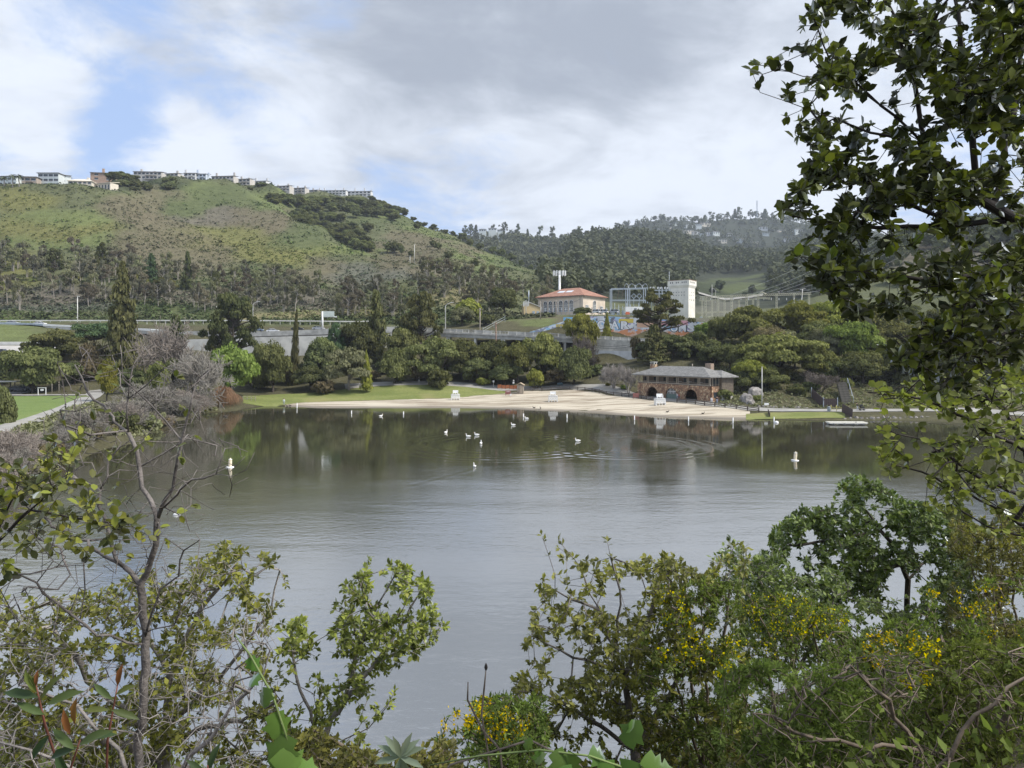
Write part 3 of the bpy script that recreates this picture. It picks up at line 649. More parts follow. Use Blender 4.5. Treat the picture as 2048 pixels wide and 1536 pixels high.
# ------------------------------------------------------------------ the substation's steelwork
def lattice(mb, a, b, w=.7, n=8, t=.07):
    a = Vector(a); b = Vector(b); d = (b - a).normalized(); up = Vector((0, 0, 1)) if abs(d.z) < .9 else Vector((1, 0, 0))
    x = d.cross(up).normalized() * w/2; y = x.cross(d).normalized() * w/2
    cs = [x + y, x - y, -x - y, -x + y]
    for c in cs: mb.bar(a + c, b + c, t)
    for i in range(n):
        p, q = a.lerp(b, i/n), a.lerp(b, (i+1)/n)
        for k in range(4): mb.bar(p + cs[k], q + cs[(k+1) % 4], t * .8)
    return mb
def gantry_blue():
    root = empty('substation_gantry', at(1223, 634, 322), 0, 'pale blue-grey steel portal frame with wire loops beside the tiled hall', 'gantry')
    s = 322 / F; g = lambda px, py, y=0: Vector(((px - 1223) * s, y, (634 - py) * s))
    for px in (1223.5, 1255, 1259.5, 1291, 1295): 
        for y in (0, 5): MB().bar(g(px, 646, y), g(px, 576.5, y), .34).build('column', STEEL, root)
    for y in (0, 5):
        MB().bar(g(1222, 577.5, y), g(1296, 575.8, y), .32).build('beam', STEEL, root)
        MB().bar(g(1223, 600, y), g(1296, 600, y), .25).build('beam', STEEL, root)
    for px in (1259, 1273, 1287): MB().bar(g(px, 570, 0), g(px, 570, 5), .18).build('crossarm', STEEL, root); MB().bar(g(px, 576, 2.5), g(px - 1, 569, 2.5), .25).build('insulator', WHITE, root)
    for a, b in ((1250, 1259), (1259, 1273), (1273, 1287), (1287, 1298)):
        MB().sweep([g(a + (b-a)*t, 575 - 8.5*math.sin(math.pi*t)**.7, 2.5) for t in np.linspace(0, 1, 9)], .10, 5).build('wire_loop', STEEL, root)
    for cx in (1268, 1279):
        d = MB()
        for (a, b) in (((0,-5),(5,0)), ((5,0),(0,5)), ((0,5),(-5,0)), ((-5,0),(0,-5))): d.bar(g(cx + a[0], 592 + a[1], .6), g(cx + b[0], 592 + b[1], .6), .22)
        d.build('diamond_brace', STEEL, root); MB().bar(g(cx, 597, .6), g(cx, 612, .6), .2).build('hanger', STEEL, root)
    for px in (1238, 1247): MB().sweep([g(px, 577, .3), g(px - 1, 586, .3), g(px - 4, 600, .3)], .1, 5).build('dropper', TWIGB, root)
    for k in range(6): bx('switchgear', tuple(g(1228 + k * 10, 627, 2.5)), (1.2, 1.4, 2.6 + .8 * (k % 2)), STEEL, root)
    for k in range(8): MB().sweep([g(1230 + k * 8, 632, 1), g(1230 + k*8, 606 + (k % 3) * 3, 1)], .13, 6).build('bushing', STEEL, root)
    r2 = empty('busbar_frame', at(1300, 634, 340), 0, 'row of hooked busbar supports between the portal frame and the tower', 'frame')
    s = 340 / F; g2 = lambda px, py, y=0: Vector(((px - 1300) * s, y, (634 - py) * s))
    for k, px in enumerate((1303, 1309, 1318, 1324, 1332, 1338)):
        MB().sweep([g2(px, 644), g2(px, 575), g2(px - 2, 574)], .2, 6).build('post', STEEL, r2); bx('hook_insulator', tuple(g2(px - 2.5, 576)), (.4, .4, .9), WHITE, r2)
    for py in (581, 588): MB().bar(g2(1300, py), g2(1342, py - 1), .3).build('beam', STEEL, r2)
gantry_blue()
def gantry_yellow():
    Y = 300; s = Y / F
    root = empty('lattice_gantry', at(1405, 650, Y), 0, 'long pale yellow lattice gantry of the switchyard above the knoll trees', 'gantry')
    g = lambda px, py, y=0: Vector(((px - 1405) * s, y, (650 - py) * s))
    for px, top in ((1411, 594), (1436, 593), (1463, 591), (1493, 590), (1516, 588)):
        lattice(MB(), g(px, 662), g(px, top), .7, 12, .075).build('lattice_column', YSTEEL, root)
    for px in (1553, 1588, 1618): lattice(MB(), g(px, 640), g(px, 587), .55, 10, .07).build('lattice_column', YSTEEL, root)
    lattice(MB(), g(1400, 595), g(1500, 591), .8, 26, .10).build('lattice_beam', YSTEEL, root); lattice(MB(), g(1500, 591), g(1622, 587), .8, 30, .10).build('lattice_beam', YSTEEL, root)
    lattice(MB(), g(1395, 625.5), g(1492, 622), .5, 24, .09).build('lattice_beam', YSTEEL, root)
    lattice(MB(), g(1508, 595), g(1540, 597), .6, 8, .1).build('lattice_beam', YSTEEL, root)
    MB().sweep([g(1517, 588), g(1524, 584), g(1533, 588)], .15, 6).build('arch_brace', YSTEEL, root)
    for k in range(14): bx('insulator', tuple(g(1406 + k * 15.2, 598)), (.22, .22, .9), WHITE, root)
    r4 = empty('lattice_gantry', at(1405, 640, 335), 0, 'second lower lattice gantry standing behind the long yellow one', 'gantry'); s2 = 335 / F; g4 = lambda px, py: Vector(((px - 1405) * s2, 0, (640 - py) * s2))
    for px in (1404, 1424, 1449, 1478, 1506): lattice(MB(), g4(px, 648), g4(px, 600), .6, 10, .06).build('lattice_column', YSTEEL, r4)
    lattice(MB(), g4(1398, 601), g4(1512, 598), .6, 30, .06).build('lattice_beam', YSTEEL, r4)
    for k in range(7): bx('transformer', tuple(g4(1402 + k * 16, 637)), (1.1, 1.1, 1.6 + .6 * (k % 2)), (STEEL, YSTEEL, CONC_L)[k % 3], r4)
    r2 = empty('utility_pole', at(1602, 640, 330), 0, 'leaning pale pole with a short crossarm behind the lattice gantry', 'pole')
    q = lambda px, py: Vector(((px - 1602) * 330 / F, 0, (640 - py) * 330 / F))
    MB().sweep([q(1601, 645), q(1605, 578)], .16, 6).build('shaft', CONC_L, r2); MB().bar(q(1600, 579), q(1611, 577), .2).build('crossarm', CONC_L, r2)
    r3 = empty('pylon', at(1665, 640, 360), 0, 'grey lattice transmission pylon half hidden behind the large leaves', 'pylon')
    q = lambda px, py: Vector(((px - 1665) * 360 / F, 0, (640 - py) * 360 / F))
    lattice(MB(), q(1664.5, 640), q(1664.5, 583), 2.0, 8, .12).build('lattice_body', STEEL, r3)
    lattice(MB(), q(1664.5, 583), q(1664.5, 557), 1.0, 6, .11).build('lattice_head', STEEL, r3)
    for py in (585, 572, 561): MB().bar(q(1655, py), q(1674, py), .2).build('crossarm', STEEL, r3)
gantry_yellow()
def wires():
    m = mm('aluminium_wire', (.45, .47, .48), .5, .05)
    ends = [((1540, 588, 302), (1790, 470, 420)), ((1552, 588, 302), (1800, 490, 420)), ((1566, 588, 302), (1810, 508, 420)), ((1580, 588, 302), (1820, 525, 420)), ((1500, 590, 302), (1770, 455, 420)), ((1605, 579, 330), (1850, 600, 360)), ((1520, 590, 302), (1780, 462, 420)), ((1460, 590, 302), (1760, 440, 420))]
    for k, (a, b) in enumerate(ends):
        a = at(*a); b = at(*b); L = (b - a).length
        o = MB().sweep([a.lerp(b, t) - Vector((0, 0, 4 * t * (1 - t) * L * .02)) for t in np.linspace(0, 1, 14)], .028, 4).build('power_line', m)
        tag(o, ORD[k] + ' thin power line of those rising right from the yellow lattice gantry', 'wire', 'power lines over the valley')
    for k, (a, b) in enumerate((((1064, 604, 300), (1110, 607, 300)), ((1110, 607, 300), (1160, 598, 300)), ((1185, 690, 232), (1290, 682, 225)), ((1185, 694, 232), (1290, 686, 225)))):
        a = at(*a); b = at(*b)
        o = MB().sweep([a.lerp(b, t) - Vector((0, 0, 4 * t * (1 - t) * 1.0)) for t in np.linspace(0, 1, 10)], .05, 4).build('overhead_cable', TWIG)
        tag(o, ('left span of the dark cable before the arched windows', 'right span of the dark cable before the arched windows', 'upper dark cable crossing the pale retaining wall', 'lower dark cable crossing the pale retaining wall')[k], 'wire', 'cables by the hall' if k < 2 else 'cables by the wall')
wires()

# ------------------------------------------------------------------ vehicles
def car(loc, rz, color, label, suv=False, group=None, name='car'):
    root = empty(name, loc, rz, label, 'car', group)
    h = 1.75 if suv else 1.45; paint = mm('paint_' + color, {'white': (.75, .76, .77), 'dark': (.03, .035, .05), 'blue': (.16, .21, .30), 'silver': (.45, .47, .5), 'red': (.35, .03, .02)}[color], .25, .05, spec=.6)
    body = [(-2.25, .35), (-2.3, .75), (-2.15, .95), (-1.1 if not suv else -2.1, 1.0), (1.0, 1.0), (2.1, .85), (2.28, .6), (2.25, .32)]
    MB().prism(body, -.88, .88).build('body', paint, root)
    cab = [(-1.9 if not suv else -2.1, .98), (-1.25 if not suv else -1.95, h), (.35, h), (1.15, .98)]
    c = MB().prism(cab, -.76, .76).build('cabin', GLASS, root)
    MB().prism([(-1.3 if not suv else -1.97, h - .05), (-1.2 if not suv else -1.9, h + .05), (.3, h + .05), (.42, h - .05)], -.78, .78).build('roof', paint, c)
    for x in (-.5, 1.15): 
        for s in (-1, 1): MB().bar((x - (.02 if x < 0 else 0), s * .77, .98), (x - (.05 if x < 0 else .78), s * .77, h), .09, .03).build('pillar', paint, c)
    for x in (-1.4, 1.4):
        for s in (-1, 1): MB().sweep([(x, s * .72, .33), (x, s * .92, .33)], .33, 12).build('wheel', RUBBER, root)
    for s in (-1, 1): bx('headlight', (2.2, s * .6, .68), (.12, .35, .16), WHITE, root); bx('tail_light', (-2.24, s * .65, .8), (.08, .3, .16), mm('red_lens', (.4, .02, .02), .3), root)
    return root

# ------------------------------------------------------------------ walls, viaduct, graffiti
def wall_mesh(pts, th=.5):
    """pts: (px, top py, bottom py, Y) -> wall with thickness, and its front frame function"""
    mb = MB(); fr = []
    for px, a, b, Y in pts: fr.append((at(px, a, Y), at(px, b, Y)))
    for (a, b), (c, d) in zip(fr, fr[1:]):
        n = (c - a); n = Vector((-n.y, n.x, 0)).normalized() * th
        mb.add([b, d, c, a, b + n, d + n, c + n, a + n], [(0,1,2,3), (7,6,5,4), (3,2,6,7), (0,4,5,1), (0,3,7,4), (1,5,6,2)])
    return mb
def paint_wall_mat():
    m = bpy.data.materials.new('graffiti_paint'); m.use_nodes = True; nt = m.node_tree; b = nt.nodes['Principled BSDF']; b.inputs['Roughness'].default_value = .6
    pos = N(nt, 'ShaderNodeNewGeometry').outputs['Position']; sp = N(nt, 'ShaderNodeSeparateXYZ', i_0=pos)
    cs = [N(nt, 'ShaderNodeSeparateColor', i_0=N(nt, 'ShaderNodeTexVoronoi', i_Vector=VM(nt, 'ADD', VM(nt, 'MULTIPLY', pos, (1, 1, 1.4)), VM(nt, 'SCALE', N(nt, 'ShaderNodeTexNoise', i_Vector=pos, i_Scale=.5).outputs[1], scale=2.0)), i_Scale=s).outputs['Color']) for s in (.32, .8)]
    c = MIX(nt, SS(nt, cs[0].outputs[0], .4, .45), (.62, .64, .66), (.72, .74, .76))
    c = MIX(nt, SS(nt, cs[0].outputs[1], .68, .72), c, (.35, .55, .75))
    c = MIX(nt, SS(nt, cs[1].outputs[2], .86, .88), c, (.16, .17, .20))
    c = MIX(nt, SS(nt, cs[1].outputs[1], .90, .92), c, (.45, .42, .60))
    low = SS(nt, M2(nt, 'MULTIPLY', M2(nt, 'ADD', sp.outputs[2], M2(nt, 'MULTIPLY', cs[1].outputs[0], 1.2)), -1.0), -22.2, -21.8)
    c = MIX(nt, low, c, MIX(nt, SS(nt, cs[1].outputs[0], .45, .5), (.70, .30, .14), (.72, .52, .42)))
    left = SS(nt, M2(nt, 'MULTIPLY', sp.outputs[0], -1.0), -24, -22)
    c = MIX(nt, left, c, MIX(nt, SS(nt, cs[1].outputs[2], .55, .6), MIX(nt, SS(nt, cs[0].outputs[2], .45, .5), (.35, .58, .78), (.68, .72, .76)), (.30, .33, .42)))
    nt.links.new(c, b.inputs['Base Color']); return m
GRAF = [(1056,665,674,262),(1100,651,674,260),(1140,639,674,258),(1165,634,674,256),(1200,632,674,253),(1240,634,675,251.5),(1275,636,676,250),(1345,640,680,246),(1425,646,684,243)]
FONT_CACHE = {}
def text_mesh(s):
    if s in FONT_CACHE: return FONT_CACHE[s]
    cu = bpy.data.curves.new('t', 'FONT'); cu.body = s; cu.size = 1; cu.extrude = .01; cu.align_x = 'CENTER'; cu.resolution_u = 3
    cu.offset = .02
    o = bpy.data.objects.new('t', cu); col.objects.link(o); dg = bpy.context.evaluated_depsgraph_get(); dg.update()
    me = bpy.data.meshes.new_from_object(o.evaluated_get(dg)); bpy.data.objects.remove(o); bpy.data.curves.remove(cu); me.materials.clear()
    FONT_CACHE[s] = me; return me
def on_wall(o, pts, px, py, w, h, off):
    """fit flat lettering of size w x h pixels to the wall at (px, py) = centre of its base line"""
    xs = [p[0] for p in pts]; i = max(0, min(len(xs) - 2, int(np.searchsorted(xs, px)) - 1)); a, b = pts[i], pts[i + 1]
    A = at(a[0], a[2], a[3]); B = at(b[0], b[2], b[3]); A.z = B.z = 0
    d = (B - A).normalized(); n = Vector((d.y, -d.x, 0)); r = Vector(((px - 1024) / F, 1, 0))
    t = (A.x * r.y - A.y * r.x); k = (A.cross(d)).z / (r.cross(d)).z; P = r * k; Y = P.y
    P.z = Z(py, Y); P += n * off
    me = o.data; vs = np.empty(len(me.vertices) * 3, np.float32); me.vertices.foreach_get('co', vs); vs = vs.reshape(-1, 3)
    sx = (vs[:, 0].max() - vs[:, 0].min()) or 1; sy = (vs[:, 1].max() - vs[:, 1].min()) or 1
    wm = w * Y / F / max(.3, abs(d.x)) ; hm = h * Y / F
    o.rotation_euler = (R(90), 0, math.atan2(d.y, d.x)); o.location = P; o.scale = (wm / sx, hm / sy, 1)
def graffiti():
    root = empty('graffiti_wall', (0, 0, 0), 0, 'long curved retaining wall covered in bright graffiti below the substation', 'wall')
    wall_mesh(GRAF).build('wall', paint_wall_mat(), root)
    wm = mm('white_spray', (.80, .81, .83), .6, .04); bm = mm('black_spray', (.06, .07, .08), .6, .1); ym = mm('yellow_spray', (.70, .55, .10), .6, .15, 2); rm = mm('red_spray', (.62, .13, .06), .6, .1); pm = mm('pink_spray', (.72, .38, .42), .6, .15, 1); bl = mm('blue_spray', (.22, .5, .75), .6, .12, 1)
    def letters(s, px0, px1, py, h, ma, mb_=None, wmul=.92):
        n = len(s)
        for k, ch in enumerate(s):
            if ch == ' ': continue
            c = px0 + (px1 - px0) * (k + .5) / n; w = (px1 - px0) / n * wmul
            if mb_ is not None:
                o = link('letter_outline', text_mesh(ch), mb_, root); on_wall(o, GRAF, c + .4, py + 1.2, w * 1.25, h * 1.12, .03)
            o = link('letter', text_mesh(ch), ma, root); on_wall(o, GRAF, c, py, w, h, .06)
    def panel(px, py, w, h, ma, off=.015):
        o = link('paint_panel', PANEL, ma, root); o.material_slots[0].link = 'OBJECT'; o.material_slots[0].material = ma; on_wall(o, GRAF, px, py, w, h, off)
    PANEL = MB().add([(-.5, 0, 0), (.5, 0, 0), (.5, 1, 0), (-.5, 1, 0), (-.5, 0, -.01), (.5, 0, -.01), (.5, 1, -.01), (-.5, 1, -.01)], [(0,1,2,3), (7,6,5,4)]).mesh('panel'); PANEL.materials.append(wm)
    letters('R', 1177, 1192, 657, 15.5, wm, bm); letters('O', 1194, 1211, 657.5, 17, wm, bm); letters('A', 1221, 1238, 657.5, 16, wm, bm); letters('R', 1240, 1258, 658, 16, wm, bm)
    letters('EPIXE', 1112, 1142, 654, 5.5, ym, bm); panel(1136, 641.5, 18, 7, bl)
    panel(1248, 646, 36, 8.5, ym)
    panel(1292, 655, 44, 13, mm('orange_spray', (.72, .45, .30), .6, .15, 1))
    panel(1348, 651, 52, 9.5, pm)
    letters('OMSO', 1340, 1406, 663, 13.5, wm, bm, .8)
    panel(1410, 655, 14, 9, rm); letters('RES', 1399, 1419, 654, 7, wm, rm, .9)
graffiti()

VIA = [(838,655,255),(870,656.3,254),(900,657.5,253),(950,659.7,251.5),(1000,662,250),(1050,664,248),(1100,666,246),(1150,669,243),(1195,671.5,240),(1240,674,238),(1292,677,235)]
def viaduct():
    root = empty('viaduct', (0, 0, 0), 0, 'old grey concrete road viaduct with panelled parapet behind the lakeside trees', 'bridge')
    P = [at(px, py, Y) for px, py, Y in VIA]
    line = []
    for a, b in zip(P, P[1:]):
        k = max(1, round((b - a).length / 2.6)); line += [a.lerp(b, i / k) for i in range(k)]
    line.append(P[-1]); n = len(line); slot = {6, 7, 10, 11, 17, 34, 35}
    for i in range(n - 1):
        a, b = line[i], line[i + 1]; d = (b - a).normalized()
        bx('parapet_post', a + Vector((0, 0, -.6)), (.34, .42, 1.3), CONC, root)
        m = (a + b) / 2
        if i in slot:
            mb = MB(); mb.bar(a + d*.18 + Vector((0,0,-.1)), b - d*.18 + Vector((0,0,-.1)), .26, .2); mb.bar(a + d*.18 + Vector((0,0,-1.05)), b - d*.18 + Vector((0,0,-1.05)), .26, .3)
            for k in range(5): q = a.lerp(b, .16 + .17 * k); mb.bar(q + Vector((0, 0, -.2)), q + Vector((0, 0, -.95)), .2)
        else: mb = MB().bar(a + d*.18 + Vector((0,0,-.6)), b - d*.18 + Vector((0,0,-.6)), .26, 1.16)
        mb.build('parapet_panel', CONC, root)
    mb = MB(); W = 9.5
    for a, b in zip(line, line[1:]):
        d = (b - a).normalized(); nn = Vector((-d.y, d.x, 0))
        for (o0, o1, z0, z1) in ((-.45, W, -1.75, -1.22), (-.15, .5, -2.9, -1.76), (W - .5, W, -2.9, -1.76)):
            v = [p + nn * o + Vector((0, 0, z)) for p in (a, b) for o, z in ((o0, z0), (o1, z0), (o1, z1), (o0, z1))]
            mb.add(v, [(0,1,5,4), (1,2,6,5), (2,3,7,6), (3,0,4,7)])
    mb.build('deck', CONC, root)
    for px in (841, 896, 950, 1006, 1070, 1130, 1180):
        Y = float(np.interp(px, [v[0] for v in VIA], [v[2] for v in VIA])); top = at(px, float(np.interp(px, [v[0] for v in VIA], [v[1] for v in VIA])), Y)
        for dy in (.6, 7.5):
            zb = tz1(top.x, top.y + dy) - 2; hh = top.z - 1.8 - zb
            w = 1.3 if px in (841, 896, 1006) else .8
            bx('pier', (top.x, top.y + dy, zb + hh/2), (w, .9, hh), CONC_L if px != 1130 else CONC, root)
        if px == 1006:
            for k in range(3): bx('pier_band', (top.x, top.y + .12, top.z - 2.2 - k * 1.1), (1.5, .2, .6), WHITE, root)
    r2 = empty('retaining_wall', (0, 0, 0), 0, 'tall pale concrete retaining wall with a whitewashed lower band behind the bathhouse', 'wall')
    pts = [(1188, 677.5, 724, 239.9), (1240, 680, 725, 237.2), (1296, 683, 727, 234.2)]
    wall_mesh(pts, .6).build('wall', mm('board_marked_concrete', (.58, .565, .51), .9, .25, .5, .4, 2), r2)
    b2 = [(1192, 700.5, 724, 239.60), (1240, 702, 725, 237.1), (1290, 703, 727, 234.4)]
    wall_mesh(b2, .2).build('whitewashed_band', mm('whitewash', (.70, .72, .74), .8, .1, .6), r2)
viaduct()

def freeway():
    def band(name, label, pts, th, mat, cat='wall'):
        o = wall_mesh(pts, th).build(name, mat); o.location = (0, 0, 0); tag(o, label, cat); return o
    band('retaining_wall', 'long pale freeway retaining wall showing between the lakeside trees', [(320,680,724,258),(420,678,724,257),(520,674,722,256),(600,672,722,256),(700,670,720,256),(760,668,716,257),(840,664,712,258)], .6, CONC_L)
    road = [(300,660,672,270),(380,662,674,269),(450,664,675,267),(540,662.5,672,266),(620,659.5,670,265),(680,656,668,264),(760,654,666,264),(850,652,664,264)]
    band('freeway_barrier', 'grey concrete barrier along the near edge of the freeway', road, .5, CONC)
    # carriageway behind the barrier
    mb = MB(); V = [at(px, b - 4, Y) for px, a, b, Y in [(-200,645,664,283),(120,652,664,276)] + road]
    for a, b in zip(V, V[1:]): mb.add([a + Vector((0, .5, 0)), b + Vector((0, .5, 0)), b + Vector((0, 24, .3)), a + Vector((0, 24, .3))], [(0, 1, 2, 3)])
    tag(mb.build('freeway', ASPH), kind='structure')
    # overpass at the left
    root = empty('overpass', (0, 0, 0), 0, 'white concrete overpass with plain abutment above the left embankment', 'bridge')
    wall_mesh([(86,647.5,651.5,277),(120,649.5,653,276),(200,652.5,656,274),(300,657.5,662,270.5),(350,660.5,665,269.5)], .5).build('parapet', WHITE, root)
    wall_mesh([(86,651.5,653,277.3),(120,653,662,276.3),(140,653.8,668,275.8)], .8).build('abutment', CONC_L, root)
    wall_mesh([(140,654,662,276.2),(200,656,664,274.3),(300,662,668,270.8)], .8).build('girder', CONC, root)
    V = [at(px, py, Y) for px, py, Y in ((-200,646.5,284),(0,648,282),(86,649.5,278),(140,652,276.5))]
    mb = MB()
    for a, b in zip(V, V[1:]): mb.add([a, b, b + Vector((0, 14, .2)), a + Vector((0, 14, .2))], [(0, 1, 2, 3)])
    tag(mb.build('ramp_road', ASPH), kind='structure')
    wall_mesh([(-200,643,647.5,283.8),(0,644.5,649,281.8),(60,646,650,279.5),(86,647.6,651.6,277.9)], .3).build('barrier', STEEL, root)
    # guard rail along the foot of the hill
    g = empty('guard_rail', (0, 0, 0), 0, 'long thin pale guard rail running along the foot of the brown hill', 'railing')
    line = [at(px, py, Y) for px, py, Y in ((-150,640.5,291),(0,641,291),(200,641,291),(350,641,291),(500,641,291),(620,642,292),(700,643,293),(760,642,295))]
    fine = []
    for a, b in zip(line, line[1:]):
        k = max(1, round((b - a).length / 4)); fine += [a.lerp(b, i/k) for i in range(k)]
    fine.append(line[-1])
    for a, b in zip(fine, fine[1:]): MB().bar(a, b, .12, .45).build('rail', CONC_L, g); bx('post', a + Vector((0, .12, -.7)), (.15, .15, 1.7), CONC_L, g)
    # lower road at the far left
    mb = MB(); V = [(at(px, 708, 224), at(px, 691, 245)) for px in (-300, -100, 0, 60, 130)]
    for (a, b), (c, d) in zip(V, V[1:]): mb.add([a, c, d, b], [(0, 1, 2, 3)])
    tag(mb.build('lower_road', mm('pale_road', (.42, .40, .37), .9, .1, .2)), kind='structure')
    for k, (t, nm) in enumerate(((.18, 'a'), (.42, 'b'), (.66, 'c'))):
        mb = MB()
        for (a, b), (c, d) in zip(V, V[1:]): p, q = a.lerp(b, t) + Vector((0,0,.02)), c.lerp(d, t) + Vector((0,0,.02)); mb.add([p, q, q + Vector((0, .5, .02)), p + Vector((0, .5, .02))], [(0, 1, 2, 3)])
        tag(mb.build('lane_line', WHITE if k != 1 else GREYMETAL), kind='structure')
    band('median_barrier', 'pale barrier with green foot along the far side of the lower road', [(-300,683,690,246),(0,683.5,690,246),(45,683.5,690,246),(130,684,691,246)], .4, CONC_L)
    # lamps
    def lamp(px, base, top, Y, label, arm=0):
        r = empty('street_lamp', at(px, base, Y), 0, label, 'street lamp', 'freeway lamps'); h = (base - top) * Y / F
        pts = [(0, 0, -1.5), (0, 0, h - (1.2 if arm else 0))] + ([(arm * .3, 0, h - .5), (arm * .7, 0, h - .1), (arm, 0, h)] if arm else [])
        MB().sweep(pts, [.2, .14] + ([.1, .09, .08] if arm else []), 8).build('pole', CONC_L, r)
        bx('lamp_head', (arm if arm else .3, 0, h + .05), (.9, .35, .18), CONC_L, r)
    lamp(155, 651, 593, 278, 'pale lamp post standing on the white overpass left of the redwood'); lamp(433, 656, 611, 270, 'pale lamp post left of the big dark pine by the freeway')
    lamp(506, 657, 603, 270, 'curved-arm lamp post right of the big dark pine by the freeway', 2.2); lamp(891, 655, 605, 262, 'lamp post with long arm rising behind the viaduct left end', 2.6)
    lamp(829, 524, 489, 450, 'pale lamp post on the shoulder of the green hill spur'); lamp(1424, 610, 570, 520, 'tall pale lamp post right of the cream tower'); lamp(1431, 610, 577, 540, 'thin curved lamp post just right of the tall pale one', -2.2)
    lamp(962, 548, 532, 440, 'short lamp post among trees at the foot of the spur'); lamp(820, 524, 512, 450, 'low stub lamp post beside the spur shoulder lamp')
    # overhead sign seen from behind
    s = empty('road_sign', at(645, 659, 268), 0, 'blank pale overhead freeway sign on a single post, seen from behind', 'sign'); k = 268 / F
    MB().sweep([(0, 0, -1), (0, 0, (659 - 623) * k)], .35, 10).build('post', WHITE, s)
    bx('sign_panel', (11.5 * k, -.1, (659 - 628) * k), (24 * k, .25, 11 * k), mm('sign_back', (.62, .68, .62), .6, .05), s); bx('sign_arm', (14 * k, .2, (659 - 633.5) * k), (29 * k, .3, .4), WHITE, s)
    for px, py, Y, c, lb in ((515, 663, 272, 'blue', 'blue-grey car on the freeway just right of the big pine'), (546, 665, 271, 'white', 'white car on the freeway between pine and thin cypress'), (595, 661, 271, 'dark', 'dark car on the freeway right of the thin cypress'), (637, 660, 271, 'silver', 'silver car passing under the blank road sign'), (80, 650.5, 283, 'white', 'white car on the ramp at far left'), (25, 649, 285, 'silver', 'silver car at the left end of the ramp')):
        car(at(px, py, Y), R(2), c, lb, group='freeway traffic')
    car(at(6, 709, 228), 0, 'dark', 'dark car on the lower road at the left edge', True)
    for px, c, lb in ((1190, 'white', 'white parked car left of its twin below the cream hall'), (1206, 'white', 'white parked car right of its twin below the cream hall'), (1226, 'silver', 'silver car parked under the steel portal frame')):
        p = at(px, 627, 305); car(p, R(150), c, lb, True, 'cars parked by the hall')
    for px, c, lb in ((1416, 'dark', 'tiny dark car on the distant road right of the tower'), (1404, 'white', 'tiny white car on the distant road beside the tower'), (1482, 'white', 'tiny white car on the distant curve behind the gantry')):
        p = at(px, 598 if px < 1450 else 606, 610); car(p, R(10), c, lb, group='distant traffic')
    ribbon('distant_road', [P2(p, y) for p, y in ((1380,620),(1420,618),(1470,620),(1540,630),(1620,640))], 14, PAVE, 1.2)
    # trailer, barrier and fence of the substation yard
    t = empty('trailer', at(1250, 628, 300), R(3), 'long white box trailer parked in the substation yard', 'trailer')
    bx('box', (3.7, 0, 1.75), (7.4, 2.4, 2.5), WHITE, t); bx('window', (4.2, -1.22, 2.1), (1.0, .06, .6), GLASS, t)
    for x in (4.6, 5.6): MB().sweep([(x, -1.0, .4), (x, -1.2, .4)], .4, 10).build('wheel', RUBBER, t)
    b = empty('plastic_barrier', at(1251, 629, 295), 0, 'orange plastic barrier beside the white trailer', 'barrier'); om = mm('orange_plastic', (.65, .17, .08), .5, .1)
    MB().prism([(0, 0), (1.9, 0), (1.7, 1.1), (.2, 1.1)], 0, .4).build('body', om, b)
    fe = empty('yard_fence', (0, 0, 0), 0, 'tall wire fence with thin posts along the yard below the cream hall', 'fence')
    prev = None
    for k in range(24):
        px = 1082 + k * 8.2; Y = 302 - k * .3; p = at(px, 632, Y); p.z = tz1(p.x, p.y)
        MB().sweep([p, p + Vector((0, 0, 3.2))], .06, 5).build('post', STEEL, fe)
        if prev is not None:
            for z in (.3, 1.7, 3.1): MB().bar(prev + Vector((0,0,z)), p + Vector((0,0,z)), .05).build('rail', STEEL, fe)
        prev = p
    # utility poles
    for px, t_, b_, Y, m_, lb in ((992, 645, 712, 243, mm('brown_pole', (.26, .17, .13), .9, .2), 'brown wooden utility pole in front of the viaduct'), (960, 616, 662, 256, GREYWOOD, 'thin grey utility pole behind the viaduct parapet'), (1081, 603, 640, 290, GREYWOOD, 'wooden pole at the left corner of the cream hall yard'), (1184, 615, 642, 268, GREYWOOD, 'short pole on top of the graffiti wall'), (1112, 600, 632, 300, GREYWOOD, 'thin pole before the arched windows')):
        r = empty('utility_pole', at(px, b_, Y), 0, lb, 'pole', 'utility poles'); h = (b_ - t_) * Y / F
        MB().sweep([(0, 0, -1), (0, 0, h)], [.24, .17], 8).build('shaft', m_, r); bx('crossarm', (0, -.15, h - .6), (1.8, .12, .14), m_, r)
    # railed walkway climbing the bank beyond the viaduct
    r = empty('stair_railing', (0, 0, 0), 0, 'grey handrail climbing the bank behind the viaduct', 'railing')
    A = [at(966, 662, 262), at(988, 650, 272), at(1010, 638, 284)]
    for a, b2 in zip(A, A[1:]):
        for z in (0, .9): MB().bar(a + Vector((0,0,z)), b2 + Vector((0,0,z)), .08).build('rail', STEEL, r)
    for a in A: MB().bar(a - Vector((0,0,1.2)), a + Vector((0,0,1.4)), .1).build('post', STEEL, r)
    ch = MB().box((0, 0, 0), (2.2, 1.2, 9)).build('drainage_chute', CONC_L); p = at(104, 484, 415); ch.location = p; ch.rotation_euler = (R(-60), 0, R(8)); tag(ch, 'short white concrete drainage chute on the left hillside', 'chute')
freeway()

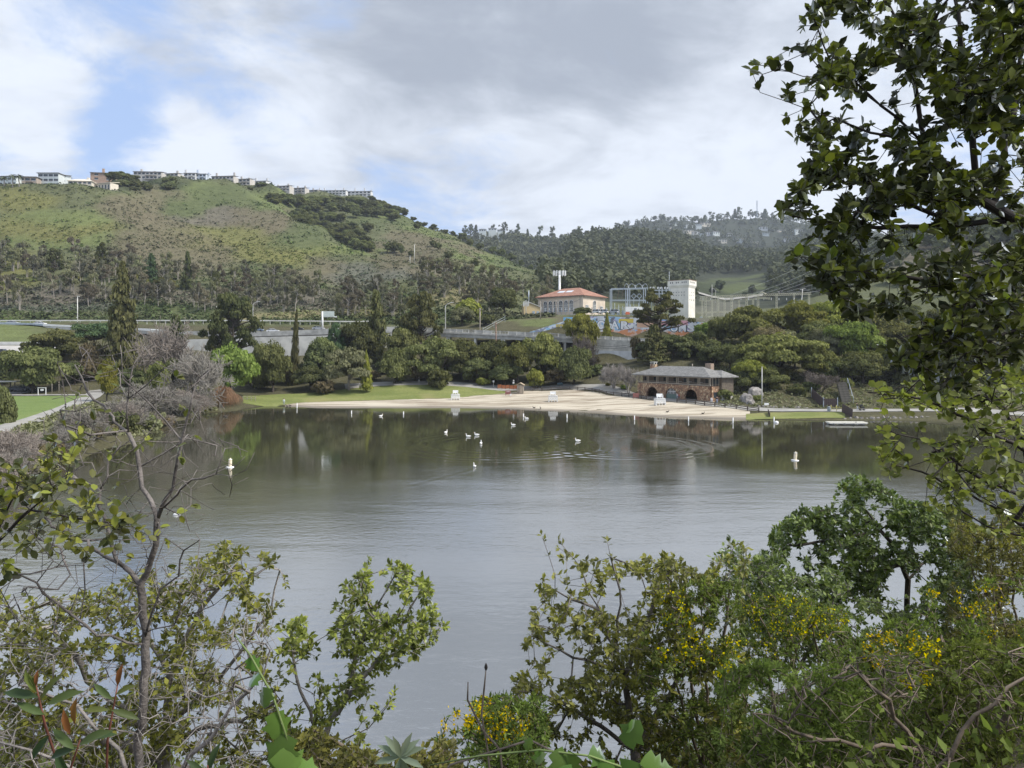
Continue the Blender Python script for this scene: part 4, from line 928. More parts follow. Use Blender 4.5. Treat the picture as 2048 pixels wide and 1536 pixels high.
# ------------------------------------------------------------------ houses on the ridge and far hills
HOUSE_N = 0
def house(px0, px1, top, base, Y, label, color, rows=2, cols=4, rz=0.0, roof='flat', chim=(), depth=9, balc=False, roofm=None, group=None, name='house', winw=.62):
    cx = (px0 + px1) / 2; p = at(cx, base, Y); k = Y / F; W = (px1 - px0) * k / max(.5, math.cos(rz)); h = (base - top) * k * .86
    root = empty(name, p, rz, label, 'house', group)
    MB().box((0, depth/2, h/2 - 13), (W, depth, h + 26)).build('wall', color, root)
    roofm = roofm or mm('dark_roofing', (.14, .135, .13), .9, .2)
    if roof == 'flat': rf = MB().box((0, depth/2 - .2, h + .15), (W + 1.2, depth + 1.4, .3)).build('roof', roofm, root)
    elif roof == 'slope': rf = MB().prism([(-.8, h - .2), (depth + .6, h + 1.6), (depth + .6, h + 1.9), (-.8, h + .1)], -W/2 - .4, W/2 + .4, 'x').build('roof', roofm, root)
    else: rf = hip_roof(-W/2 - .7, W/2 + .7, -.7, depth + .7, h, h * .3 + 1.0, depth * .5).build('roof', roofm, root)
    fh = h / rows
    for r in range(rows):
        for c in range(cols):
            x = -W/2 + W * (c + .5) / cols; o = bx('window', (x, -.03, fh * r + fh * .55), (W / cols * winw, .1, fh * .5), GLASS, root)
            bx('frame', (0, -.3, -.55), (1.1, 1.2, .12), WHITE, o)
    if balc:
        for r in range(rows):
            b = bx('balcony', (W * .12, -.8, fh * r + .1), (W * .42, 1.5, .18), color, root); bx('balcony_rail', (0, -.47, 3), (1, .06, .35), roofm, b)
    for x, ch in chim: bx('chimney', (W * x, depth * .4, h + ch/2 - .2), (1.5, 1.3, ch), color, rf)
    return root
WH = mm('white_render', (.60, .64, .63), .8, .06, .4); TAN = mm('tan_render', (.42, .35, .29), .85, .12, .4); BRK = mm('tan_brick', (.40, .28, .21), .9, .15, .8); CRM = mm('cream_render', (.66, .60, .50), .85, .08, .4); GRB = mm('grey_beige_siding', (.52, .49, .45), .85, .12, .5); GRW = mm('grey_white_siding', (.66, .66, .65), .85, .1, .5); BLW = mm('pale_blue_siding', (.55, .61, .69), .85, .1, .5)
def ridge():
    house(-14, 34, 350, 373, 470, 'white low modern house behind the palm trees at the left edge', WH, 2, 5, R(-6), 'flat')
    house(38, 72, 351, 374, 474, 'tan house with dark recessed balconies between palms and white block', TAN, 2, 3, R(4), 'flat', depth=8, balc=True, winw=.75)
    house(76, 117, 342, 374, 480, 'white three-storey house with wide bay windows on the left ridge', WH, 3, 4, 0, 'flat', depth=14, winw=.8)
    house(113, 137, 346, 373, 486, 'white side wing of the three-storey ridge house', WH, 3, 1, R(35), 'slope', depth=8, winw=.3)
    house(138, 182, 360, 377, 484, 'cream low house with a broad chimney and deck on the ridge', CRM, 2, 5, R(6), 'hip', ((.25, 3.5),), 9, True, roofm=CRM)
    house(180, 224, 364, 384, 488, 'cream curved wing stepping down right of the low cream house', CRM, 1, 6, R(-16), 'slope', roofm=CRM, depth=7, winw=.4)
    house(183, 226, 343, 362, 545, 'tan brick house with a large square chimney on the ridge top', BRK, 2, 2, R(10), 'slope', ((-.05, 4.5),), 12, winw=.3)
    G = 'condominium blocks along the ridge'
    spec = [(268,322,341,359,572,GRB,R(4),'grey-beige condominium nearest the dark ridge bushes',((-.28,3),(.2,1.6))),(325,357,345,360,592,GRB,R(-8),'small grey condominium half behind ridge shrubs',((.3,3.2),)),
      (368,391,344,360,602,GRW,R(0),'white-windowed condominium unit left of its pale blue neighbour',((-.5,4),)),(391,412,345.5,362,604,BLW,R(0),'pale blue condominium unit on the ridge',((-.45,4.5),(.6,2))),
      (422,468,350,367,640,GRB,R(-6),'long beige condominium with balconies and two chimneys',((-.35,4),(.45,4))),(469,501,356,371,662,GRB,R(-10),'beige condominium with white balcony left of the narrow pale one',((-.2,3.5),(.3,2))),
      (502,533,360,376,690,GRW,R(-8),'narrow pale condominium at the end of the stepped row',((-.3,4),(.45,3.5))),(549,580,370,383,740,GRB,R(-12),'upper block of the descending terrace of condominiums',((-.4,2.5),(.3,3))),(580,611,374.5,386,762,GRB,R(-12),'middle block of the descending terrace of condominiums',((-.1,3),(.4,3))),
      (611,636,379,389,782,GRB,R(-12),'lowest block of the descending terrace of condominiums',((0,3),)),(636,692,379.5,390,838,GRW,R(-2),'long pale condominium at the right end of the ridge',((-.48,4),(-.3,4),(.1,3),(.4,4))),(694,742,381,393,850,GRW,R(-4),'last pale condominium on the ridge above the dark oaks',((-.2,4.5),(.2,4.5),(.48,2.5)))]
    for a, b, t, bs, Y, c, rz, lb, ch in spec: house(a, b, t, bs, Y, lb, c, 2, max(3, int((b - a) / 7)), rz, 'slope', ch, 9, True, group=G)
    def palm(px, base, top, Y, lb):
        r = empty('palm_tree', at(px, base, Y), 0, lb, 'palm', 'palms on the ridge'); h = (base - top) * Y / F
        MB().sweep([(0, 0, -3), (.1, 0, h * .5), (0, 0, h - 1.6)], [.35, .28, .25], 7).build('trunk', BARKG, r)
        fr = MB()
        for k in range(22):
            a = 2*math.pi*k/22 + rnd.uniform(-.1, .1); el = rnd.uniform(-.5, 1.0); L = rnd.uniform(2.4, 3.2); pts = []
            for t in np.linspace(0, 1, 6): pts.append(Vector((math.cos(a)*L*t*math.cos(el*.5), math.sin(a)*L*t*math.cos(el*.5), h - 1.6 + L*(math.sin(el)*t - .75*t*t))))
            w = Vector((-math.sin(a), math.cos(a), -.3)) * .35
            for p, q, s0, s1 in zip(pts, pts[1:], (.3,.9,1,.8,.5), (.9,1,.8,.5,.1)): fr.add([p - w*s0, p + w*s0, q + w*s1, q - w*s1], [(0, 1, 2, 3)])
        fr.build('fronds', mm('palm_green', (.085, .10, .05), .8, .3), r)
    palm(8, 376, 350, 462, 'leftmost palm on the ridge at the picture edge'); palm(25, 376, 346, 460, 'tallest palm on the ridge before the white house'); palm(38, 376, 347, 461, 'palm standing between the white house and tan house')
    spots = [(1318,458,12,3),(1345,455,14,3),(1349,447,16,4),(1379,451,14,5),(1398,450,12,6),(1412,448,20,6),(1379,462,16,6),(1393,465,12,5),(1402,468,9,3),(1417,467,13,5),(1433,466,14,6),(1446,481,16,6),(1429,481,8,3),(1476,478,10,4),(1486,480,12,7),(1509,484,14,4),(1527,456,16,5),(1532,467,12,5),(1540,447,18,3),(1565,461,14,4),(1588,447,16,5),(1598,461,16,6),(1575,478,12,4),(1460,468,12,4),(1610,452,14,5),(1345,463,8,3)]
    rows = {}
    for i, (px, py, w, h) in enumerate(sorted(spots)):
        rw = 'top' if py < 456 else ('middle' if py < 472 else 'bottom'); rows[rw] = rows.get(rw, 0) + 1
        Ys = np.arange(1450, 2300, 12.0); zz = tz(px, Ys); pp = HOR - (zz - H) * F / Ys; Y = float(Ys[np.argmin(abs(pp - py - h))])
        house(px - w/2, px + w/2, py - h/2, py + h/2, Y, 'pale far-hill house, %s from the left in the %s row' % (ORD[rows[rw] - 1], rw), (WH, CRM, GRW, WH)[i % 4], 2 if h > 4 else 1, 3, rnd.uniform(-.3, .3), ('hip', 'flat')[i % 2], depth=14, group='houses on the far hill', name='far_house', winw=.5)
    for lbk, (px, w, Y, py) in zip(('left', 'right', 'middle'), ((965, 14, 1500, 457), (1000, 10, 1500, 458), (985, 16, 1520, 455))):
        house(px - w/2, px + w/2, py + 1, py + 6, Y, lbk + ' pale house on the wooded skyline beyond the green spur', WH, 1, 3, 0, 'hip', depth=12, group='houses on the wooded skyline', name='far_house')
    m = empty('radio_mast', at(1514, 432, 2150), 0, 'thin lattice radio mast on the far wooded summit', 'mast'); k = 2150 / F
    lattice(MB(), (0, 0, -5), (0, 0, 31 * k), 1.6, 16, .5).build('lattice_body', STEEL, m)
ridge()
# ------------------------------------------------------------------ vegetation prototypes
def cards(pos, nrm, size, tint, asp=1.0):
    """leaf sprays: one quad each"""
    n = len(pos); nrm = nrm / (np.linalg.norm(nrm, axis=1, keepdims=True) + 1e-9)
    r = rng.normal(size=(n, 3)); x = np.cross(nrm, r); x /= np.linalg.norm(x, axis=1, keepdims=True) + 1e-9; y = np.cross(nrm, x)
    s = np.asarray(size).reshape(-1, 1) * .5; sx = x * s; sy = y * s * asp
    j = lambda: 1 + rng.uniform(-.35, .35, (n, 1))
    v = np.stack([pos - sx*j() - sy*.25*j(), pos + sx*.25*j() - sy*j(), pos + sx*j() + sy*.3*j(), pos - sx*.2*j() + sy*j()], 1).reshape(-1, 3)
    f = np.arange(4 * n).reshape(-1, 4); return v, f, np.repeat(tint, 4)
def crown_pts(lobes, n, inner=.62, low=-.35):
    lob = np.array(lobes, float); w = lob[:, 3] ** 2; k = rng.choice(len(lob), n, p=w / w.sum())
    d = rng.normal(size=(n, 3)); d /= np.linalg.norm(d, axis=1, keepdims=True)
    d[:, 2] = np.where(d[:, 2] < low, -d[:, 2] * .6, d[:, 2]); d /= np.linalg.norm(d, axis=1, keepdims=True)
    rr = lob[k, 3:4] * rng.uniform(inner, 1.08, (n, 1)) * np.array([[1, 1, 1.0]]); zs = lob[k, 4:5] if lob.shape[1] > 4 else 1.0
    off = d * rr; off[:, 2:3] *= zs
    lt = rng.uniform(0, 1, len(lob))[k]
    return lob[k, :3] + off, d, lt
def mesh_cards(name, P, D, size, tint, jit=.55, up=.25, asp=1.0):
    nrm = D + rng.normal(size=D.shape) * jit; nrm[:, 2] += up
    v, f, t = cards(P, nrm, size, tint, asp); return np_mesh(name, v, f, {'tint': t})

def proto_oak(seed, n=11000, s=.060, flat=.55, nl=26, spread=.68):
    r = random.Random(seed); lobes = [(0, 0, .60, .42, .9)]
    for k in range(nl):
        a = r.uniform(0, 6.283); d = spread * math.sqrt(r.uniform(.05, 1)); z = .30 + .58 * r.uniform(0, 1) * math.sqrt(max(0.05, 1 - (d / .95)**2))
        lobes.append((d*math.cos(a), d*math.sin(a), z, r.uniform(.17, .33), flat * r.uniform(.8, 1.2)))
    P, D, lt = crown_pts(lobes, n); tint = np.clip(.55 * lt + .45 * rng.uniform(0, 1, n), 0, 1)
    cr = mesh_cards('oak_crown', P, D, s * rng.uniform(.6, 1.4, n), tint)
    tb = MB(); tb.sweep([(0,0,-.1), (.02,0,.18), (-.02,.02,.38)], [.055,.045,.035], 7)
    for k in range(6):
        l = lobes[1 + k * 3]; tb.sweep([(0, 0, .2 + .02*k), (l[0]*.5, l[1]*.5, .32 + .02*k), (l[0], l[1], l[2])], [.032, .022, .008], 5)
    return tb.mesh('oak_trunk'), cr
def proto_conifer(seed, n=6500, tiers=30, droop=.35, s=.06, taper=.95, gap=.0, skirt=.06):
    r = random.Random(seed); P = []; D = []; T = []; tb = MB().sweep([(0,0,-.05), (0,0,.5), (0,0,.99)], [.045,.028,.003], 7)
    per = n // (tiers * 7)
    for k in range(tiers):
        z = skirt + (1 - skirt) * (k + r.uniform(-.3, .3)) / tiers; L = (1 - z) ** taper * r.uniform(.75, 1.12) + .04
        for b in range(7):
            if r.random() < gap: continue
            a = r.uniform(0, 6.283); Lb = L * r.uniform(.55, 1.1); t = rng.uniform(.12, 1, per) ** .8; lt = r.random()
            w = .16 * Lb * (1 - .5 * t) * rng.normal(size=per)
            x = math.cos(a) * Lb * t - math.sin(a) * w; y = math.sin(a) * Lb * t + math.cos(a) * w
            zz = z + .05 * t - droop * .16 * Lb * t * t * 2 + rng.normal(size=per) * .006
            P.append(np.stack([x, y, zz], 1)); D.append(np.stack([math.cos(a) * .5 * np.ones(per), math.sin(a) * .5 * np.ones(per), .7 * np.ones(per)], 1)); T.append(np.clip(.5 * lt + .5 * rng.uniform(0, 1, per), 0, 1))
            tb.sweep([(0, 0, z), (math.cos(a)*Lb*.9, math.sin(a)*Lb*.9, z + .03 - droop*.13*Lb)], [.008, .002], 3)
    P = np.concatenate(P); D = np.concatenate(D); T = np.concatenate(T)
    return tb.mesh('conifer_trunk'), mesh_cards('conifer_crown', P, D, s * rng.uniform(.6, 1.3, len(P)), T, .6)
def proto_pine(seed, n=9000, z0=.3, ncl=46, s=.052, twin=False, rc=.17, fl=.42):
    r = random.Random(seed); lobes = []; tb = MB()
    stems = [(-.07, 0), (.07, .02)] if twin else [(0, 0)]
    for sx, sy in stems: tb.sweep([(sx, sy, -.05), (sx * .7, sy, .5), (sx * 1.2, sy, .93)], [.04, .028, .008], 7)
    for k in range(ncl):
        z = z0 + (1 - z0) * (k / ncl) * .95; a = r.uniform(0, 6.283); d = (1 - ((z - z0) / (1 - z0)) ** 1.6 * .75) * r.uniform(.3, .9); sx, sy = r.choice(stems)
        c = (d*math.cos(a), d*math.sin(a), z + r.uniform(-.02, .05)); lobes.append(c + (r.uniform(.7, 1.25) * rc, fl)); tb.sweep([(sx, sy, z - .08), (c[0]*.6, c[1]*.6, z - .03), c], [.014, .01, .004], 4)
    P, D, lt = crown_pts(lobes, n, .3)
    return tb.mesh('pine_trunk'), mesh_cards('pine_crown', P, D, s * rng.uniform(.6, 1.3, n), np.clip(.5*lt + .5*rng.uniform(0, 1, n), 0, 1), .7)
def proto_euc(seed, n=2000, s=.078):
    r = random.Random(seed); tb = MB(); lobes = []; stems = r.choice((1, 1, 2, 3))
    for q in range(stems):
        lx, ly = r.uniform(-.25, .25), r.uniform(-.2, .2); bx_ = .1 * q
        pts = [(bx_, 0, -.05), (bx_ + lx*.3, ly*.3, .3), (bx_ + lx*.8, ly*.7, .6), (bx_ + lx*1.3, ly, .92)]; tb.sweep(pts, [.045, .034, .022, .006], 6)
        for k in range(11 if stems == 1 else 6):
            z = r.uniform(.42, .96); a = r.uniform(0, 6.283); d = r.uniform(.15, .75) * (1.05 - abs(z - .62)); px_ = bx_ + lx * z * 1.3; c = (px_ + d*math.cos(a), ly*z + d*math.sin(a), z)
            lobes.append(c + (r.uniform(.16, .34), r.uniform(.25, .42))); tb.sweep([(px_ * .9, ly*z*.9, z - .16), ((px_ + c[0])/2, (ly*z + c[1])/2, z - .05), c], [.011, .008, .003], 4)
    P, D, lt = crown_pts(lobes, n, .2, -.9)
    return tb.mesh('eucalyptus_trunk'), mesh_cards('eucalyptus_crown', P, D, s * rng.uniform(.5, 1.3, n), np.clip(.5*lt + .5*rng.uniform(0, 1, n), 0, 1), .8, .1)
def proto_bush(seed, n=1500, s=.16, nl=12):
    r = random.Random(seed); lobes = [(0, 0, .4, .5, .8)]
    for k in range(nl): a = r.uniform(0, 6.283); d = r.uniform(.2, .65); lobes.append((d*math.cos(a), d*math.sin(a), r.uniform(.2, .72), r.uniform(.2, .38), .75))
    P, D, lt = crown_pts(lobes, n, .5); tb = MB()
    for k in range(4): tb.sweep([(0, 0, -.1), (lobes[k+1][0]*.5, lobes[k+1][1]*.5, .3), lobes[k+1][:3]], [.04, .03, .01], 4)
    return tb.mesh('shrub_stem'), mesh_cards('shrub_crown', P, D, s * rng.uniform(.6, 1.4, n), np.clip(.5*lt + .5*rng.uniform(0, 1, n), 0, 1))
def proto_column(seed, n=2600, s=.16, pw=.55):
    r = random.Random(seed); z = rng.uniform(.02, 1, n); a = rng.uniform(0, 6.283, n); rad = (np.clip(1 - z, 0, 1) ** pw) * (.65 + .35 * np.sin(z * 40 + a * 2)) * rng.uniform(.5, 1, n)
    P = np.stack([rad*np.cos(a), rad*np.sin(a), z], 1); D = np.stack([np.cos(a), np.sin(a), .3*np.ones(n)], 1)
    return MB().sweep([(0,0,-.05), (0,0,.9)], [.12, .02], 6).mesh('column_trunk'), mesh_cards('column_crown', P, D, s * rng.uniform(.6, 1.3, n), rng.uniform(0, 1, n), .6, asp=.5)
def grow(mb, r, p, d, L, rad, depth, spread, up, kids, n0=5):
    pts = [p]; rads = [rad]; q = Vector(p); dd = Vector(d)
    for k in range(4):
        dd = (dd + Vector((r.uniform(-1, 1), r.uniform(-1, 1), r.uniform(-1, 1))) * .22 + Vector((0, 0, up * .12))).normalized(); q = q + dd * L / 4; pts.append(q.copy()); rads.append(rad * (1 - .13 * (k + 1)))
    mb.sweep(pts, [max(x, .0038) for x in rads], n0 if depth > 1 else 3)
    if depth == 0: return
    for k in range(kids):
        t = r.uniform(.35, 1.0); i = min(3, int(t * 4)); b = pts[i].lerp(pts[i+1], t*4 - i); a = dd.orthogonal().normalized(); a.rotate(Quaternion(dd, r.uniform(0, 6.283)))
        nd = (dd * (1 - spread) + a * spread).normalized(); grow(mb, r, b, nd, L * r.uniform(.55, .8), rads[i] * .6, depth - 1, spread, up, kids, n0)
def proto_bare(seed, depth=5, spread=.5, up=.5, kids=5):
    r = random.Random(seed); mb = MB()
    for k in range(3): a = 6.283*k/3 + r.random(); grow(mb, r, Vector((0, 0, -.03)), Vector((.5*math.cos(a), .5*math.sin(a), 1)).normalized(), .42, .028, depth - 1, spread, up, kids)
    v = np.array(mb.v); sc_ = np.array([1/np.percentile(abs(v[:, 0]), 97), 1/np.percentile(abs(v[:, 1]), 97), 1/np.percentile(v[:, 2], 99.5)]); mb.v = [tuple(x) for x in v * sc_]
    return mb.mesh('bare_branches')
def proto_weeping(seed, n=420):
    r = random.Random(seed); mb = MB().sweep([(0,0,-.05), (.05,0,.35), (-.03,.02,.6)], [.07,.05,.03], 6)
    for k in range(n):
        a = r.uniform(0, 6.283); d = r.uniform(.2, .95); top = Vector((d*.55*math.cos(a), d*.55*math.sin(a), r.uniform(.72, 1.0) - .15*d)); e = Vector((d*math.cos(a)*1.05, d*math.sin(a)*1.05, r.uniform(.02, .35)))
        mb.sweep([(0, 0, .5), top, (top + e)/2 + Vector((0, 0, .12)), e], [.008, .006, .005, .003], 3)
    return mb.mesh('weeping_branches')

PROTO = {'oak': [proto_oak(s) for s in (1, 2, 3, 4)], 'broad': [proto_oak(s, 11000, .056, .4, 34, .8) for s in (5, 6)], 'round': [proto_oak(s, 11000, .054, .8, 20, .55) for s in (8, 9)],
 'conifer': [proto_conifer(21, 7500, 34, .35, .06, .78)], 'cone': [proto_conifer(22, 3600, 26, .1, .08, .7)], 'pine': [proto_pine(s) for s in (31, 32)], 'umbrella': [proto_pine(33, 9000, .62, 60, .05, False, .2, .5)], 'twin': [proto_pine(34, 7000, .50, 46, .042, True, .13, .32)],
 'euc': [proto_euc(s) for s in (41, 42, 43, 44, 45, 46)], 'bush': [proto_bush(s) for s in (51, 52, 53)], 'column': [proto_column(61)], 'poplar': [proto_column(62, 2200, .2, .8)]}
BARE = [proto_bare(71), proto_bare(72, 5, .6, .3, 5), proto_bare(73, 5, .42, .8, 5)]
WEEP = proto_weeping(75)
G_ = lambda c, k=1.7: tuple(x * k for x in c)
FOL = {k: foliage('foliage_' + k, G_(a), G_(b), t) for k, a, b, t in (
 ('dark', (.044, .050, .026), (.112, .120, .058), .25), ('oak', (.054, .060, .028), (.132, .138, .064), .25), ('olive', (.062, .066, .028), (.145, .145, .060), .25), ('bright', (.080, .108, .034), (.165, .20, .070), .3),
 ('yellow', (.085, .088, .024), (.185, .180, .055), .3), ('lime', (.085, .090, .028), (.185, .185, .062), .3), ('conifer', (.042, .047, .024), (.115, .110, .052), .2), ('redwood', (.046, .048, .024), (.120, .116, .058), .2), ('darkpine', (.030, .038, .020), (.085, .090, .042), .2),
 ('euc', (.066, .066, .048), (.128, .124, .092), .3), ('eucbrown', (.078, .070, .053), (.140, .126, .096), .3), ('brown', (.062, .054, .034), (.140, .120, .072), .2), ('grey', (.075, .078, .045), (.155, .155, .095), .2), ('bluegreen', (.030, .050, .030), (.085, .115, .060), .2), ('far', (.045, .054, .036), (.105, .115, .072), .15))}
BLOSSOM = mm('pale_blossom_twigs', (.29, .265, .24), .9, .3, 3); BAREPINK = mm('pinkish_grey_twigs', (.25, .215, .185), .9, .25, 3); BAREGREY = mm('grey_twigs', (.215, .20, .172), .9, .3, 3); WILLOW = mm('orange_brown_twigs', (.25, .15, .085), .9, .3, 3); PURPLE = mm('purple_grey_twigs', (.15, .128, .11), .9, .3, 3)

CNT = {}
def tree(kind, px, Y, top, w, fol, label, name='oak_tree', cat='tree', group=None, base=None, var=None, bark=None, dz=.3, tilt=0):
    X = (px - 1024) / F * Y; z0 = tz1(X, Y) - dz if base is None else Z(base, Y); h = max(1.0, Z(top, Y) - z0); wd = min(w * Y / F / 2, h * .95)
    root = empty(name, (X, Y, z0), rnd.uniform(0, 6.283), label, cat, group)
    if tilt: root.rotation_euler = (0, tilt, 0)
    if kind == 'bare':
        root.scale = (wd, wd, h); i = CNT.setdefault(kind, 0); CNT[kind] += 1
        link('branches', BARE[(i if var is None else var) % 3], fol, root); return root
    if kind == 'weep': root.scale = (wd, wd, h); link('branches', WEEP, fol, root); return root
    L = PROTO[kind]; i = CNT.setdefault(kind, 0); CNT[kind] += 1; tk, cr = L[(i if var is None else var) % len(L)]
    root.scale = (wd, wd, h); link('trunk', tk, bark or BARK, root); link('crown', cr, FOL[fol], root); return root

def lakeside_trees():
    T = tree
    # left park
    T('oak', 66, 192, 690, 138, 'oak', 'broad dark round tree at the back of the green meadow', base=797)
    T('broad', 112, 216, 655, 120, 'oak', 'dark layered tree behind the round meadow tree'); T('umbrella', 188, 228, 652, 170, 'bluegreen', 'flat-topped blue-green pine left of the tall redwood', 'stone_pine')
    T('oak', 186, 206, 680, 96, 'brown', 'brownish round tree in front of the flat-topped pine', base=792); T('conifer', 245, 207, 533, 122, 'redwood', 'tall conical redwood rising above the left park', 'redwood_tree', base=790)
    T('round', 214, 166, 716, 58, 'yellow', 'yellow-green upright tree below the redwood', 'upright_tree', base=812); T('cone', 352, 228, 632, 70, 'darkpine', 'dark conical cypress behind the bare pink tree', 'cypress_tree', bark=BARK)
    T('bare', 336, 196, 650, 124, BAREPINK, 'leafless pinkish-grey tree in front of the dark cone', 'bare_tree', var=1); T('bare', 388, 163, 702, 112, BAREGREY, 'leafless pale grey willow on the left shore', 'bare_tree', var=0)
    T('bare', 300, 150, 770, 110, BAREGREY, 'low tangle of grey bare stems on the left shore', 'bare_tree', var=2); T('bare', 250, 128, 800, 130, BAREGREY, 'grey leafless thicket beside the park path', 'bare_tree', var=0); T('bare', 350, 150, 790, 100, BAREGREY, 'grey bare bush leaning over the water', 'bare_tree', var=1)
    T('weep', 446, 171, 768, 62, WILLOW, 'small weeping orange-brown willow on the left point', 'weeping_willow'); T('weep', 462, 176, 784, 60, WILLOW, 'low rusty bush at the tip of the left point', 'weeping_willow')
    T('oak', 462, 188, 684, 118, 'bright', 'bright green spreading tree at the left end of the lawn', base=802); T('pine', 466, 228, 588, 132, 'darkpine', 'big dark irregular pine in front of the freeway', 'pine_tree', var=0)
    T('pine', 440, 224, 648, 60, 'darkpine', 'smaller dark pine leaning left of the big pine', 'pine_tree', var=1)
    T('oak', 20, 205, 700, 80, 'dark', 'dark tree at the left edge behind the meadow'); T('cone', 8, 200, 712, 34, 'darkpine', 'small dark conifer at the left picture edge', 'conifer_tree')
    T('oak', 265, 190, 735, 70, 'dark', 'dark shrub-like tree under the redwood'); T('round', 318, 178, 722, 70, 'olive', 'olive round tree behind the bare willow'); T('oak', 345, 186, 715, 60, 'dark', 'dark green tree behind the bare willow')
    T('oak', 150, 200, 720, 60, 'dark', 'dark gap tree between meadow tree and yellow-green tree')
    T('oak', -2, 118, 770, 78, 'dark', 'dark bushy tree cut by the left edge beside the path', base=905); T('bush', 30, 100, 870, 120, 'olive', 'olive bush below the dark left-edge tree', 'shrub', 'shrub'); T('bush', 130, 104, 850, 110, 'lime', 'yellow-green bush on the bank below the path', 'shrub', 'shrub'); T('bush', 215, 112, 850, 90, 'olive', 'olive waterside bush left of the leaning bare bush', 'shrub', 'shrub')
    T('bush', 285, 126, 838, 70, 'dark', 'dark overhanging waterside bush', 'shrub', 'shrub'); T('bush', 70, 96, 905, 130, 'grey', 'greyish brush on the near left shore', 'shrub', 'shrub')
    # belt behind the lawn
    T('round', 545, 203, 678, 104, 'oak', 'dark full tree between the bright green tree and thin cypress', base=800); T('oak', 512, 208, 700, 80, 'oak', 'dark tree just right of the bright green tree', base=800); T('column', 586, 212, 628, 26, 'conifer', 'thin leaning column cypress in front of the freeway', 'column_cypress', tilt=.05)
    T('oak', 620, 205, 730, 80, 'dark', 'low dark tree at the foot of the thin cypress'); T('round', 640, 216, 673, 112, 'dark', 'dark dense tree right of the thin cypress'); T('pine', 672, 228, 648, 50, 'bluegreen', 'wispy small pine in front of the pale wall', 'pine_tree', var=1)
    T('broad', 698, 205, 690, 100, 'grey', 'grey-green spreading oak on the lawn edge', base=783, bark=BARKG); T('bush', 650, 201, 757, 70, 'brown', 'grey-brown bush left of the spreading oak', 'shrub', 'shrub'); T('poplar', 733, 203, 706, 32, 'yellow', 'slim yellow-green tree beside the spreading oak', 'slim_tree', base=778)
    T('cone', 752, 236, 584, 74, 'conifer', 'dark conifer rising behind the lakeside oaks', 'conifer_tree'); T('oak', 722, 234, 638, 110, 'dark', 'dark broad tree left of the rising conifer'); T('round', 790, 212, 693, 92, 'oak', 'round lumpy oak right of the slim yellow tree', base=778); T('oak', 800, 230, 655, 90, 'oak', 'oak behind the round lumpy oak')
    T('pine', 843, 242, 586, 96, 'conifer', 'dark pine standing at the left end of the viaduct', 'pine_tree', var=0); T('oak', 815, 248, 625, 70, 'dark', 'dark tree left of the viaduct pine'); T('broad', 868, 216, 670, 130, 'oak', 'large domed oak below the viaduct left end', base=770)
    T('bush', 882, 208, 737, 66, 'oak', 'low round oak bush on the lawn edge by the path', 'shrub', 'shrub', base=780); T('oak', 925, 219, 676, 100, 'oak', 'oak below the viaduct left of the brown pole'); T('round', 985, 221, 680, 96, 'dark', 'dark oak below the viaduct behind the brown pole'); T('oak', 1035, 214, 682, 100, 'olive', 'olive oak below the viaduct right of the brown pole')
    T('oak', 1085, 216, 664, 92, 'olive', 'taller olive tree in front of the viaduct'); T('bush', 1072, 207, 735, 56, 'lime', 'light green bush behind the timber fence', 'shrub', 'shrub'); T('bush', 965, 211, 752, 60, 'lime', 'yellowish bush at the back of the lawn', 'shrub', 'shrub')
    T('oak', 955, 214, 715, 80, 'dark', 'lower dark oak behind the lawn path'); T('oak', 1010, 212, 722, 80, 'dark', 'dark oak behind the small wooden hut'); T('oak', 1118, 208, 735, 80, 'brown', 'dark brownish thicket behind the fence')
    T('oak', 1160, 236, 626, 84, 'lime', 'olive-yellow tree hiding part of the graffiti lettering', base=716); T('bare', 1168, 226, 672, 50, PURPLE, 'dark purple-grey twiggy tree below the graffiti', 'bare_tree', var=1); T('round', 1148, 206, 690, 100, 'dark', 'dark dome of oak left of the pale retaining wall', base=785)
    T('bush', 1186, 212, 728, 40, 'dark', 'dark bush at the foot of the retaining wall', 'shrub', 'shrub'); T('poplar', 1214, 246, 629, 30, 'lime', 'slim bushy tree growing against the graffiti wall', 'slim_tree')
    T('bare', 1228, 197, 732, 50, BLOSSOM, 'pale pinkish twiggy tree left of the bathhouse', 'blossom_tree', var=0); T('bare', 1257, 193, 730, 40, BLOSSOM, 'pale blossoming tree touching the bathhouse corner', 'blossom_tree', var=2)
    T('bush', 1215, 200, 765, 60, 'lime', 'bright ivy-green bush left of the bathhouse', 'shrub', 'shrub'); T('bush', 1248, 196, 768, 50, 'bright', 'bright green bush at the bathhouse left wall', 'shrub', 'shrub')
    T('twin', 1318, 219, 583, 150, 'conifer', 'tall open pine with twin stems behind the bathhouse', 'pine_tree'); T('cone', 1308, 214, 650, 80, 'conifer', 'dense dark conifer below the twin-stemmed pine', 'conifer_tree'); T('oak', 1345, 217, 668, 90, 'dark', 'dark tree right of the twin-stemmed pine'); T('bush', 1276, 226, 672, 36, 'brown', 'reddish brown bush at the right end of the retaining wall', 'shrub', 'shrub')
    T('oak', 1396, 219, 662, 100, 'dark', 'dark tree above the bathhouse roof'); T('oak', 1430, 210, 690, 80, 'dark', 'dark tree above the bathhouse right end'); T('round', 1436, 230, 634, 66, 'oak', 'rounded green tree at the right end of the graffiti', var=0)
